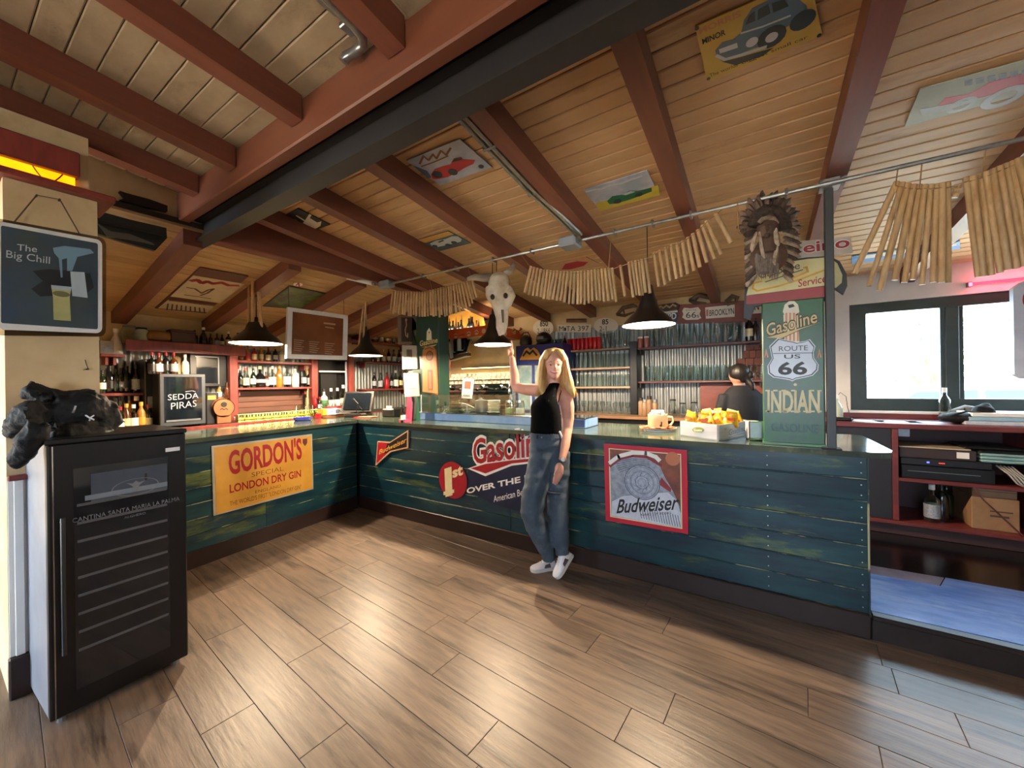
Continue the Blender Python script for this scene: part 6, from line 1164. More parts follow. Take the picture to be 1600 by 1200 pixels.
t = thing('beer_tap', 'chrome swan neck beer tap standing behind the glass case', 'tap', px_on(798, 3.75, ZT)); MB().lathe([(.05, 0), (.05, .02), (.025, .04), (.022, .3)], n=14).build('column', m_chr, t, False, smooth=50); MB().tube([(0, 0, .28), (0, 0, .34), (.02, -.04, .38), (.05, -.1, .36), (.06, -.12, .31)], .018, 10).build('spout', m_chr, t, False, smooth=True); MB().tube([(0, .0, .33), (-.04, .03, .42)], [.008, .014], 8).build('handle', m_black, t, False)
# coffee cup plate
pc = atZ(1028, 673, ZT); t = thing('saucer_plate', 'terracotta plate under the coffee mug on the bar', 'plate', pc)
m_terra = M('plate_terracotta', '#c9764f', .35, col2='#b8653f', col3='#e0a878', scale=(18, 18, 18)); rp = .15
MB().lathe([(rp * .62, 0), (rp * .64, .012), (rp * .96, .024), (rp, .03), (rp * .9, .028), (rp * .6, .017)], n=28, cap=(True, True)).build('dish', m_white, t, False, smooth=45); MB().lathe([(rp * .6, .0175), (rp * .97, .0305)], n=28, cap=(True, False)).build('glazed_top', m_terra, t, False, smooth=45)
for i in range(7): a = i * .9; MB().ball((rp * .68 * math.cos(a), rp * .68 * math.sin(a), .032), (.022, .014, .008), 8, 6).build('biscuit', m_or if i % 2 else m_terra, t, False, smooth=True)
t = thing('coffee_mug', 'cream mug piled with wrapped sugar on the terracotta plate', 'mug', pc + Vector((0, 0, .0305))); hm = .108; rm = .08
MB().lathe([(rm * .94, 0), (rm, .006), (rm * 1.0, hm), (rm * .92, hm), (rm * .9, .01)], n=24, cap=(True, False)).build('mug_body', m_creamp, t, False, smooth=45)
ax = RT; MB().tube([ax * rm * .96 + Vector((0, 0, hm * .8)), ax * (rm * 1.5) + Vector((0, 0, hm * .78)), ax * (rm * 1.62) + Vector((0, 0, hm * .45)), ax * (rm * 1.4) + Vector((0, 0, hm * .18)), ax * rm * .96 + Vector((0, 0, hm * .16))], .009, 8).build('handle', m_creamp, t, False, smooth=True)
for i in range(12): a = i * 2.4; r_ = rm * .62 * math.sqrt((i % 6) / 5); MB().bbox((r_ * math.cos(a) - .02, r_ * math.sin(a) - .012, hm - .008 + (i // 6) * .018), (r_ * math.cos(a) + .02, r_ * math.sin(a) + .012, hm + .018 + (i // 6) * .018), .006).build('sugar_sachet', m_whitep, t, False)
k = MB(); fwd = -FW; k.add([fwd * (rm + .001) + RT * x + Vector((0, 0, z)) for x, z in ((-.014, .012), (.004, .012), (.006, .05), (-.004, .056), (-.006, .03), (-.016, .026))], [(0, 1, 2, 3, 4, 5)]); k.build('printed_mark', m_blackp, t, False)
# snack box
pA, pB, pC = atZ(1063, 681, ZT), atZ(1123, 690, ZT), atZ(1167, 679, ZT)
ux = (pB - pA); uy = (pC - pB); ux.z = uy.z = 0
uy = (uy - ux.normalized() * uy.dot(ux.normalized()) * .3); zs_ = Vector((0, 0, .113))
sb = thing('snack_box', 'open white wooden box of snack bags on the bar', 'box', pB)
m_wbox = M('box_whitewood', '#c9cbd0', .5, col2='#bcbcc0', scale=(3, 3, 18)); pD = pA + uy
def slab(a, b, th, nm, mt=None, z0=0, z1=.113, out=None):
    d = (b - a).normalized(); n_ = Vector((-d.y, d.x, 0)) * th; o = Vector((0, 0, z0)); h_ = Vector((0, 0, z1))
    return MB().hexa([a + o, b + o, b + n_ + o, a + n_ + o], [a + h_, b + h_, b + n_ + h_, a + n_ + h_]).build(nm, mt or m_wbox, sb)
slab(pA, pB, .012, 'front_board'); slab(pB, pB + uy, .012, 'side_board', M('box_greywood', '#a59a90', .5, col2='#968b82', scale=(3, 3, 18))); slab(pB + uy, pD, .012, 'rear_board'); slab(pD, pA, .012, 'side_board'); MB().prism([pA, pB, pB + uy, pD], (0, 0, .01)).build('bottom', m_wbox, sb)
s1 = Sign(pA, (ux.y, -ux.x, 0)); k = MB(); s1.poly(k, oval((1091, 671.5), 9, 4), .001, .003); k.build('green_badge', M('badge_olive', '#8f9a4a', .4), sb); k = MB(); s1.text(k, 'Gusto', (1084.5, 673.5), (1097.5, 674), (1084.5, 669.5), .004, .02); k.build('badge_lettering', m_whitep, sb)
s3 = Sign(pB, (uy.y, -uy.x, 0)); k = MB(); s3.text(k, 'Gasoline', (1138, 680.5), (1164, 673), (1138, 671), .003, .02); s3.line(k, [(1138, 683.5), (1150, 679.5), (1165, 676)], .006, .003); k.build('burnt_lettering', M('print_dark_grey', ''), sb)
m_bag = M('bag_yellow', '#e0b21c', .3, col2='#cf9a12', scale=(8, 8, 8), spec=.6); m_bago = M('bag_red_print', '#c9572e', .35); m_bagc = M('bag_cream_edge', '#e2d49a', .4)
nb = 0
for j in range(3):
    for i in range(7):
        c = pA + ux * ((i + .5) / 7) + uy * ((j + .5) / 3) * .96 + ux * .0; z0 = ZT + .098 + .025 * rnd.random() + (.03 if j == 1 else 0); t = thing('snack_bag', 'yellow snack bag with red print, %s in the %s row of the white box' % (ordl(i), ('front', 'middle', 'rear')[j]), 'snack bag', Vector((c.x, c.y, z0 - .06)), math.atan2(ux.y, ux.x) + rnd.uniform(-.5, .5), 'snack bags in the white box')
        t.rotation_euler = (rnd.uniform(-.55, .45), rnd.uniform(-.55, .55), t.rotation_euler.z); t.scale = (1.12, 1.2, 1.15); wd, hg, tx = .032, .10, rnd.uniform(-.02, .02); k = MB(); V = []
        for z, th_ in ((0, .002), (.02, .014), (.05, .017), (.08, .012), (.098, .002)):
            V.append([(-wd, tx * z * 8 - th_ * .3, z), (0, tx * z * 8 - th_, z + rnd.uniform(-.002, .002)), (wd, tx * z * 8 - th_ * .3, z), (wd, tx * z * 8 + th_ * .3, z), (0, tx * z * 8 + th_, z), (-wd, tx * z * 8 + th_ * .3, z)])
        for r_ in V: k.v += [Vector(p) for p in r_]
        for a in range(4): k.f += [(a * 6 + b, a * 6 + (b + 1) % 6, a * 6 + 6 + (b + 1) % 6, a * 6 + 6 + b) for b in range(6)]
        k.build('bag_body', m_bag, t, False); MB().box((-wd, tx * .8 - .003, .097), (wd, tx * .8 + .003, .112)).build('crimped_edge', m_bagc if i % 3 else m_bag, t, False)
        MB().box((-wd * .7, tx * .5 - .0175, .055), (wd * .7, tx * .5 - .0135, .075)).build('red_print', m_bago, t, False)
# napkin holder
pn_ = atZ(1181, 689, ZT); t = thing('napkin_holder', 'chrome napkin holder with white napkins beside the green pylon', 'napkin holder', pn_, math.radians(15)); hw = .042
MB().bbox((-hw, -.0, 0), (hw, .09, .014), .004).build('base', m_chr, t, False); MB().bbox((-hw - .002, -.004, .01), (hw + .002, .0, .135), .002).build('face_plate', m_chr, t, False); MB().bbox((-hw - .002, .088, .01), (hw + .002, .093, .135), .002).build('face_plate', m_chr, t, False)
MB().bbox((-hw + .008, -.007, .022), (hw - .008, -.0035, .127), .002).build('mirror_panel', m_lgreyp, t, False); MB().bbox((-hw + .002, .002, .014), (hw - .002, .086, .128), .003).build('napkins', m_whitep, t, False)
# ================================================================ WINE COOLER, JACKET, HANGING MIRROR
cA, cB = atZ(80, 1143, 0), atZ(290, 1047, 0)
wd_ = .488; ang = PI / 2 + .035   # local x runs along the door, local y goes back
wc = thing('wine_cooler', 'tall black glass door wine cooler with faint lettering', 'wine cooler', cA, ang); WH = 1.27; DP = .5
m_cool = M('cooler_black', '#0d0d10', .28, col2='#0a0a0c', spec=.5); m_cside = M('cooler_side', '#9ba1ac', .3, col2='#8f95a0', metal=.3, spec=.6)
MB().bbox((0, .045, .03), (wd_, DP, WH), .006).build('cabinet_body', m_cside, wc, False); MB().bbox((-.002, .0, .035), (wd_ + .002, .04, WH - .012), .006).build('door', m_cool, wc, False)
m_cg = M('cooler_glass', '#15171c', .06, col2='#101217', spec=.6, coat=.3)
MB().box((.075, -.0015, .13), (wd_ - .075, .001, WH - .13)).build('door_glass', m_cg, wc, False)
MB().bbox((-.008, -.004, WH - .012), (wd_ + .008, DP, WH + .012), .004).build('top_cap', m_cool, wc, False)
m_slat = M('rack_slat', '#4a4a4e', .4, col2='#434347')
for i in range(9): MB().box((.085, -.0035, .30 + i * .083), (wd_ - .082, -.0016, .312 + i * .083)).build('rack_front', m_slat, wc, False)
MB().box((.13, -.003, WH - .30), (wd_ - .08, -.0017, WH - .165)).build('lit_shelf', M('cooler_lit', '#3a4250', .3, col2='#343c49'), wc, False); MB().box((.11, -.004, WH - .285), (wd_ - .08, -.0031, WH - .262)).build('shelf_edge', M('cooler_shelf', '#6b7480', .3), wc, False); MB().box((wd_ - .17, -.004, WH - .235), (wd_ - .16, -.0031, WH - .20)).build('latch', m_dark, wc, False)
MB().tube([(.038, -.022, .32), (.038, -.022, .93)], .008, 8).build('door_handle', m_dark, wc, False)
for z in (.34, .91): MB().cyl((.038, -.022, z), (.038, .004, z), .006, n=8).build('handle_stub', m_dark, wc, False)
MB().box((.012, -.002, .035), (.016, .0, WH - .02)).build('door_trim', m_chr, wc, False)
MB().box((wd_ - .085, -.0025, WH - .105), (wd_ - .025, -.0003, WH - .085)).build('display', m_lgreyp, wc, False)
k = MB(); vs, fs_ = text_data('CANTINA SANTA MARIA LA PALMA', 0); k.add([(.07 + x * (wd_ - .10), -.0048, .895 + y * .022) for x, y in vs], fs_)
m_etch = M('etched_grey', '#6d7078', .5); k.add([(.285 + .088 * math.cos(t) * q, -.0048, 1.01 + .042 * math.sin(t) * q) for q in (1, .95) for t in [2 * PI * i / 32 for i in range(32)]], [(i, (i + 1) % 32, 32 + (i + 1) % 32, 32 + i) for i in range(32)])
k.add([(.285 + x, -.0048, .985 + z) for x, z in ((-.008, 0), (.008, 0), (.012, .03), (.035, .05), (.012, .045), (0, .055), (-.012, .045), (-.035, .05), (-.012, .03))], [tuple(range(9))]); vs, fs_ = text_data('ALGHERO', 0); k.add([(.24 + x * .08, -.0048, .862 + y * .012) for x, y in vs], fs_); k.build('etched_lettering', m_etch, wc, False)
for x, y in ((.04, .05), (wd_ - .04, .05), (.04, DP - .04), (wd_ - .04, DP - .04)): MB().cyl((x, y, 0), (x, y, .032), .018, n=10).build('foot', m_grey, wc, False)
# black jacket heaped on top
W0 = wm(wc)
def cw(x, y, z): return W0 @ Vector((x, y, WH + .012 + z))
jk = thing('jacket', 'crumpled black jacket heaped on the wine cooler with a sleeve hanging', 'jacket', cw(.2, .25, 0))
k = MB(); jp = atD
k.tube([jp(72, 655, 1.86), jp(100, 645, 1.93), jp(130, 643, 1.98), jp(160, 655, 2.05), jp(178, 670, 2.07)], [.085, .115, .125, .10, .06], 16)
k.tube([jp(72, 677, 1.78), jp(120, 677, 1.87), jp(178, 680, 2.02)], [.045, .05, .035], 12); k.tube([jp(80, 668, 1.98), jp(130, 668, 2.08), jp(175, 676, 2.14)], [.06, .07, .04], 12)
k.tube([jp(46, 622, 1.88), jp(54, 611, 1.88), jp(68, 618, 1.90), jp(84, 634, 1.92)], [.042, .058, .058, .05], 12)
k.tube([jp(66, 645, 1.80), jp(44, 650, 1.79), jp(28, 664, 1.80), jp(15, 680, 1.82)], [.075, .065, .05, .026], 12)
k.tube([jp(52, 636, 1.78), jp(38, 640, 1.80), jp(30, 650, 1.82)], [.04, .04, .03], 10)
k.tube([jp(66, 662, 1.70), jp(50, 683, 1.67), jp(36, 706, 1.67), jp(24, 727, 1.68)], [.05, .05, .044, .034], 12)
m_jk = M('jacket_black', '#0e0e12', .72, col2='#0b0b0e', scale=(14, 14, 14), bump=.8, bscale=30, spec=.3)
jo = remesh(k, .012, 'jacket_body', m_jk, jk, 3)
import mathutils.noise as mnoise
for v in jo.data.vertices:
    q_ = Vector((v.co.x * 7, v.co.y * 13, v.co.z * 9)); n_ = (.5 - abs(mnoise.noise(q_))) * .026 + (.4 - abs(mnoise.noise(v.co * 27 + Vector((3, 1, 2))))) * .016; v.co += v.normal * (n_ - .016)
k = MB(); k.tube([jp(118, 634, 1.835), jp(116, 640, 1.83), jp(114, 645, 1.83)], .004, 6); k.build('zip_pull', m_grey, jk)
k = MB(); k.tube([jp(134, 649, 1.84), jp(140, 653, 1.835), jp(147, 656, 1.84)], .0035, 6); k.tube([jp(140, 657, 1.84), jp(142, 652, 1.835), jp(147, 649, 1.845)], .0035, 6); k.build('white_logo', m_lgreyp, jk)
# hanging mirror sign
hsn = Sign((-3.075, 0, 0), (1, 0, 0))
t = thing('hanging_mirror', 'white framed dark beer mirror hanging by a cord on the cream column', 'mirror', hsn.at((80, 515)))
def rrect(x0, y0, x1, y1, r, yl0, yl1, n=5):
    """rounded outline; yl0, yl1: heights at the left end"""
    out = []; T = lambda u: yl0 + (y0 - yl0) * u; Bq = lambda u: yl1 + (y1 - yl1) * u
    xs_ = lambda u: x0 + (x1 - x0) * u
    ru = r / (x1 - x0)
    for i in range(n + 1): a = PI / 2 * i / n; u = 1 - ru + ru * math.sin(a); out.append((xs_(u), T(u) + r * (1 - math.cos(a))))
    for i in range(n + 1): a = PI / 2 * i / n; u = 1 - ru + ru * math.cos(a); out.append((xs_(u), Bq(u) - r * (1 - math.sin(a))))
    for i in range(n + 1): a = PI / 2 * i / n; u = ru - ru * math.sin(a); out.append((xs_(u), Bq(u) - r * (1 - math.cos(a))))
    for i in range(n + 1): a = PI / 2 * i / n; u = ru - ru * math.cos(a); out.append((xs_(u), T(u) + r * (1 - math.sin(a))))
    return out
hsn.poly(MB(), rrect(-8, 372, 166, 526, 11, 340, 524), -.012, -.002).build('clear_backing', M('clear_acrylic', '#c9c2b8', .1, glass=.35), t)
hsn.poly(MB(), rrect(-4, 376, 159, 521, 9, 346, 515), -.002, .010).build('white_frame', m_white, t)
hsn.poly(MB(), rrect(1, 381, 152, 515, 3, 353, 505), .010, .012).build('picture', M('mirror_picture', '#2c3a4c', .3, col2='#36485c', col3='#3d4742', scale=(3, 3, 3), lo3=.5, hi3=.66), t)
k = MB(); hsn.poly(k, [(50, 424), (75, 421), (110, 424), (140, 428), (146, 450), (130, 462), (95, 462), (62, 464), (48, 452), (66, 440)], .012, .0132); k.build('dark_island', M('mirror_dark', '#1d2026', .35), t)
k = MB(); hsn.text(k, 'The', (25.5, 392), (57, 395), (26, 381.5), .0145, .0); hsn.text(k, 'Big Chill', (9, 403), (77, 413), (9.5, 391), .0145, .0); k.build('white_lettering', m_lgreyp, t)
k = MB(); hsn.poly(k, [(79, 446), (111, 449), (108, 465), (110, 502), (83, 500), (82, 465)], .0132, .0145); k.build('beer_glass', M('print_beer', '#9fa06a', .35, col2='#b9b47c', scale=(4, 4, 4)), t)
k = MB(); hsn.poly(k, [(109, 425), (131, 426), (136, 466), (112, 463)], .0132, .0142); hsn.poly(k, [(79, 446), (111, 449), (109.5, 455), (80, 452)], .0145, .0155); k.build('pale_tap', M('print_ice', '#aebbc4', .35), t)
k = MB(); hsn.poly(k, [(82, 388), (100, 385), (140, 390), (146, 396), (120, 402), (112, 424), (104, 424), (104, 404), (96, 406), (97, 434), (94, 434), (91, 404), (84, 396)], .012, .0138); k.build('ice_tap', M('print_ice_blue', '#6d8ea3', .35), t)
k = MB(); hsn.disc(k, (95, 460), .03, .0145, .0158, 14, sy=.5); k.build('glass_badge', M('print_olive', '#6d6a4a', .4), t)
MB().tube([hsn.at((22, 347), .0), hsn.at((57, 305.5), .006), hsn.at((93, 312), .006), hsn.at((128, 372), .0)], .0028, 6).build('cord', M('cord_brown', '#4a3526', .8), t)
for q in ((57, 305.5), (93, 312)): a = hsn.at(q, -.02); MB().cyl(a, a + Vector((.03, 0, 0)), .004, n=8).build('hook', m_steel, t)
t = thing('wall_hook', 'small dark nail with a trailing wire low on the cream column', 'hook', hsn.at((137, 577), -.02)); MB().cyl(hsn.at((137, 577), -.024), hsn.at((137, 577), .01), .004, n=8).build('nail', m_black, t); MB().tube([hsn.at((134, 562), -.015), hsn.at((136, 570), -.01), hsn.at((139, 577), -.012), hsn.at((131, 578), -.01)], .0022, 5).build('wire', m_black, t)
# ================================================================ DESK UNDER THE WINDOW
YK = 4.58; DZ = 1.112; dk = thing('desk', 'dark red wooden desk with open shelves under the window', 'desk', (1.6, 4.9, .14)); m_dk = M('desk_red', '#6e2c2a', .4, col2='#5c2423', scale=(3, 14, 14)); m_dki = M('desk_inside', '#3a1f20', .55)
MB().bbox((.47, YK, DZ - .045), (3.3, 5.19, DZ), .006).build('desk_top', m_dk, dk); xd0 = .985
MB().bbox((xd0 - .02, YK + .02, .27), (xd0 + .02, 5.15, DZ - .045), .004).build('divider', m_dk, dk); MB().bbox((1.78, YK + .02, .27), (1.82, 5.15, DZ - .045), .004).build('divider', m_dk, dk)
zsh = atY(1520, 757, YK).z; MB().bbox((xd0 + .02, YK + .015, zsh - .03), (1.78, 5.14, zsh), .004).build('middle_shelf', m_dk, dk); MB().bbox((.5, YK + .01, .235), (3.3, 5.15, .268), .004).build('bottom_shelf', m_dk, dk)
MB().box((.5, 5.14, .27), (3.3, 5.17, DZ - .045)).build('back_panel', m_dki, dk); MB().box((.52, YK + .06, .14), (3.3, YK + .09, .235)).build('kick_board', m_dki, dk)
MB().bbox((.52, YK + .03, .27), (xd0 - .02, YK + .06, DZ - .045), .004).build('dark_door', M('desk_dark_door', '#1d1719', .4), dk); MB().bbox((.47, 5.13, DZ), (3.3, 5.19, DZ + .05), .004).build('rear_upstand', m_dk, dk)
def onD(px, Y, z): p = atY(px, 700, Y); p.z = z; return p
z_ = zsh
dv = thing('amplifier', 'lowest black rack device on the desk shelf', 'device', (xd0 + .3, 4.85, z_)); MB().bbox((xd0 + .04, YK + .05, z_), (xd0 + .58, 5.05, z_ + .115), .005).build('case', m_black, dv); MB().box((xd0 + .08, YK + .047, z_ + .06), (xd0 + .5, YK + .05, z_ + .066)).build('front_line', m_grey, dv)
dv = thing('media_player', 'black device with a tiny blue and a red light on the desk shelf', 'device', (xd0 + .3, 4.85, z_ + .117)); MB().bbox((xd0 + .035, YK + .04, z_ + .117), (xd0 + .56, 5.05, z_ + .175), .005).build('case', m_dark, dv)
MB().box((xd0 + .195, YK + .037, z_ + .140), (xd0 + .21, YK + .041, z_ + .153)).build('blue_light', M('led_blue', '#4a55ff', .4, emit=4), dv); MB().box((xd0 + .265, YK + .037, z_ + .142), (xd0 + .30, YK + .041, z_ + .149)).build('red_light', M('led_red', '#e03a30', .4, emit=2), dv)
dv = thing('box_file', 'brown box file with a white sticker on top of the devices', 'box', (xd0 + .25, 4.85, z_ + .177)); MB().bbox((xd0 + .03, YK + .05, z_ + .177), (xd0 + .48, 5.0, z_ + .26), .004).build('file_body', M('file_brown', '#33231f', .5), dv); MB().box((xd0 + .37, YK + .046, z_ + .195), (xd0 + .44, YK + .05, z_ + .245)).build('white_sticker', m_whitep, dv); MB().bbox((xd0 + .03, YK + .045, z_ + .262), (xd0 + .45, 5.0, z_ + .272), .002).build('paper_lid', M('paper_beige', '#b9a892', .6), dv)
dv = thing('folded_bags', 'pile of folded pale teal plastic bags beside the box file', 'bags', (xd0 + .62, 4.85, z_ + .177))
for i in range(5): MB().bbox((xd0 + .50 - .02 * (i == 4) * 4, YK + .03 + .01 * i, z_ + .178 + i * .024), (xd0 + .78 - .01 * i, 4.98, z_ + .199 + i * .024), .008).build('folded_sheet', M('bag_teal', '#7fa3a4', .35, col2='#94b4b2') if i < 3 else m_dark, dv)
dv = thing('cables', 'tangle of pale cables at the end of the desk shelf', 'cables', (xd0 + .7, YK + .1, z_)); k = MB()
for i in range(5): k.tube([(xd0 + .60 + i * .02, YK + .1, z_ + .15), (xd0 + .64 + i * .025, YK + .03, z_ + .10 - .01 * i), (xd0 + .68 + i * .02, YK + .02, z_ + .03), (xd0 + .72 + i * .012, YK + .03, z_ + .008)], .006, 6)
k.build('cable', M('cable_pale', '#a8a29c', .5), dv); MB().tube([(xd0 + .45, YK + .005, z_ - .02), (xd0 + .5, YK - .01, z_ - .12), (xd0 + .56, YK - .01, .45), (xd0 + .68, YK + .0, .30), (xd0 + .7, YK + .02, .274)], .006, 6).build('hanging_cable', M('cable_brown', '#54302a', .5), dv)
MB().bbox((xd0 + .03, YK + .1, DZ - .12), (xd0 + .11, YK + .12, DZ - .05), .004).build('socket', m_lgreyp, thing('power_socket', 'pale double socket inside the desk under the top', 'socket', (xd0 + .07, YK + .11, DZ - .1)))
zl_ = .268
p = onD(1455, 4.72, zl_); bottle(p, .32, 'spirit', 'clear', 'grey', 'white', 'clear bottle with grey label on the lowest desk shelf', None); p = onD(1470, 4.8, zl_); bottle(p, .34, 'wine', 'black', None, 'black', 'dark wine bottle on the lowest desk shelf, behind the clear one', None); p = onD(1478, 4.9, zl_); bottle(p, .33, 'wine', 'green', None, 'black', 'dark green wine bottle deepest on the lowest desk shelf', None)
m_card = M('cardboard', '#9a7554', .7, col2='#8a6748')
dv = thing('carton', 'brown cardboard carton on the lowest desk shelf', 'box', (xd0 + .68, 4.8, zl_)); x0_, x1_ = onD(1515, 4.7, 0).x, onD(1590, 4.7, 0).x; MB().bbox((x0_, 4.68, zl_), (x1_, 5.05, zl_ + .26), .004).build('carton_body', m_card, dv); MB().box((x0_ + .1, 4.677, zl_ + .11), (x0_ + .2, 4.68, zl_ + .125)).box((x0_ + .1, 4.677, zl_ + .15), (x0_ + .22, 4.68, zl_ + .16)).build('print', M('print_umber', ''), dv)
dv = thing('carton', 'flatter brown carton lying on the bigger cardboard carton', 'box', (xd0 + .68, 4.8, zl_ + .262)); MB().bbox((x0_ + .005, 4.685, zl_ + .262), (x1_ - .01, 5.04, zl_ + .36), .004).build('carton_body', m_card, dv); MB().box((x0_ + .005, 4.683, zl_ + .31), (x1_ - .01, 4.685, zl_ + .314)).build('lid_seam', M('print_umber', ''), dv)
# on the desk
for i, (px, w2, lab, mt) in enumerate(((1345, .17, 'white sheets of paper at the pylon end of the desk', m_whitep), (1395, .2, 'white sheets of paper in the middle of the desk', m_whitep), (1440, .16, 'pale blue sheets of paper beside the dark cloth on the desk', M('paper_blue', '#b9c4dc', .5)))):
    p = onD(px, 4.75, DZ); dv = thing('papers', lab, 'paper', p, rnd.uniform(-.3, .3))
    for j in range(3): MB().box((-w2 * .7 + .01 * j, -.09, .0 + j * .0015), (w2 * .7 + .02 * j, .11, .0012 + j * .0015)).build('sheet', mt, dv, False)
dv = thing('sunglasses_case', 'small black case at the pylon end of the desk', 'case', onD(1318, 4.68, DZ)); MB().bbox((-.07, -.03, 0), (.07, .03, .035), .014).build('case_body', m_black, dv, False); MB().box((-.07, -.031, .016), (.07, -.03, .018)).build('seam', m_dark, dv, False)
dv = thing('dark_cloth', 'dark crumpled cloth bag on the desk before the window', 'bag', onD(1512, 4.76, DZ)); k = MB(); c = onD(1510, 4.78, DZ); k.ball(c + Vector((0, 0, .05)), (.17, .10, .05), 14, 10); k.ball(c + Vector((.10, .0, .09)), (.07, .06, .075), 12, 8); k.ball(c + Vector((.12, .02, .15)), (.03, .03, .03), 10, 8)
o = remesh(k, .012, 'cloth_body', m_jk, dv, 2)
for v in o.data.vertices: v.co += v.normal * mnoise.noise(v.co * 22) * .008; v.co.z = max(v.co.z, DZ)
MB().tube([c + Vector((-.1, -.06, .07)), c + Vector((-.02, -.08, .11)), c + Vector((.06, -.06, .10))], .008, 6).build('strap', m_dark, dv)
dv = thing('document_pile', 'pile of white binders on the desk at the right edge of the window', 'binders', (1.85, 4.85, DZ))
for i in range(3): MB().bbox((1.42 + .02 * i, 4.68, DZ + i * .034), (2.2, 5.02, DZ + .032 + i * .034), .005).build('binder', (m_lgreyp, M('binder_teal', '#9ec2d6', .4), m_whitep)[i], dv)
p = onD(1477, 5.02, DZ); t = bottle(p, .30, 'wine', 'clear', None, 'white', 'tall clear bottle on the desk before the window mullion', None)
dv = thing('bundle', 'grey wrapped bundle beside the clear bottle on the desk', 'bundle', onD(1500, 5.0, DZ)); k = MB(); c = onD(1503, 5.02, DZ); k.tube([c + Vector((-.06, 0, .055)), c + Vector((.03, 0, .09)), c + Vector((.17, 0, .075))], [.045, .06, .04], 12); k.build('wrapped_body', M('bundle_grey', '#6d6660', .6), dv, smooth=True); MB().tube([c + Vector((.0, -.062, .05)), c + Vector((.0, -.06, .12)), c + Vector((.0, .06, .12))], .006, 6).build('tie', m_dark, dv)
dv = thing('bottle_lamp', 'wire wrapped clear bottle with white cap at the post end of the desk', 'bottle', onD(1308, 4.95, DZ)); MB().lathe([(.045, 0), (.05, .015), (.05, .11), (.03, .15), (.018, .17), (.018, .21)], n=14).build('glass_body', m_gl['pale'], dv, False, smooth=50); MB().tube([(.0, 0, .21), (.03, 0, .26), (.07, -.02, .22), (.08, -.02, .12), (.1, -.03, .01)], .003, 5).build('wire', m_black, dv, False); MB().lathe([(.02, .2), (.02, .235)], n=10).build('cap', m_whitep, dv, False)
# hanging light sign at the right edge, red neon behind, poster by the roof edge
vs_ = Sign((1.62, 4.0, 0), (-.35, -1, 0)); c = atY(1592, 515, 4.2)
sg = thing('hanging_sign', 'white eight sided hanging sign with red oval at the right edge of the window', 'sign', c); s9 = Sign((c.x, 4.2, 0), (0, -1, 0)); octg = [(1577, 452), (1590, 443), (1640, 430), (1640, 585), (1592, 592), (1579, 585)]
s9.poly(MB(), octg, 0, .05).build('sign_body', M('sign_pale', '#cfd2dc', .35), sg); k = MB(); s9.poly(k, oval((1618, 470), 27, 22), .05, .053); k.build('red_oval', m_redp, sg); k = MB(); s9.poly(k, oval((1620, 520), 26, 40), .05, .052); k.build('grey_figure', m_lgreyp, sg)
MB().tube([(c.x + .1, 4.2, 2.2), (c.x + .1, 4.2, 2.6)], .004, 6).build('chain', m_steel, sg)
a_, b_ = Vector((1.62, YW - .05, 2.34)), Vector((2.3, YW - .05, 2.34)); ng = thing('neon_tube', 'glowing red neon tube over the right half of the window', 'light', a_); MB().tube([a_, b_], .012, 8).build('lit_tube', M('neon_red', '#ff2a3d', .4, emit=3), ng); MB().bbox(a_ + Vector((-.03, -.01, -.02)), a_ + Vector((0, .04, .02)), .003).build('end_clip', m_grey, ng); MB().bbox(b_ + Vector((0, -.01, -.02)), b_ + Vector((.03, .04, .02)), .003).build('end_clip', m_grey, ng)
light('AREA', 'neon_light', (1.95, YW - .09, 2.34), 2.2, (1, .12, .2), .7, .04, rot=(PI / 2, 0, 0))
fs2 = Sign((0, 4.55, zc(4.55) - .006), -NM); t = poster('blue and white tin poster on the ceiling near the window, behind the bamboo', [(1331, 400), (1500, 376), (1500, 388), (1331, 412)], M('print_sky_blue', '#5f95d6', .35, col2='#8ab2e4')); k = MB(); cs.poly(k, [(1345, 399), (1495, 378), (1495, 382), (1345, 404)], .006, .008); k.build('white_band', m_whitep, t)
# ================================================================ PEOPLE
m_skin = M('skin', '#d9a08a', .5, col2='#cf9480', scale=(12, 12, 12), spec=.35); m_hairb = M('hair_blond', '#cda76c', .45, col2='#b08849', col3='#e4ca96', scale=(60, 60, 6), detail=3, lo=.35, hi=.65, lo3=.55, hi3=.7, bump=.4)
m_topb = M('top_black', '#040405', .95, col2='#030304', bump=.2, bscale=120, spec=.1); m_denim = M('denim', '#44525f', .85, col2='#354251', col3='#5b6a78', scale=(7, 7, 5), detail=6, lo=.38, hi=.62, lo3=.56, hi3=.72, bump=.35, bscale=34)
m_denimd = M('denim_dark', '#1f2733', .8); m_shoe = M('shoe_white', '#e4e2e2', .45, col2='#d8d6d8'); m_sole = M('shoe_sole', '#d3ccc6', .6); m_shoep = M('shoe_plum', '#5d4a50', .5); m_lip = M('lips', '#b5605c', .4); m_eye = M('eye_white', '#e9e4df', .2); m_iris = M('iris', '#1f262c', .15); m_brow = M('brow', '#8a6238', .7)
DW = 3.08; PPM = DW / F_PX
def wp(x, y, e=0): return atD(x, y, DW) + FW * e      # e: metres behind the plane she stands in
wo = thing('woman', 'smiling blond woman in a black sleeveless top and blue jeans leaning by the bar', 'person', Vector((*wp(852, 890).xy, 0)))
RX = Matrix((RT, FW, UP)).transposed()
def ring(px0, px1, y, e, dep):  # ellipse between two picture edges at one height
    a, b = wp(px0, y, e), wp(px1, y, e); c = (a + b) / 2; h = (b - a).length / 2
    return c, h, dep
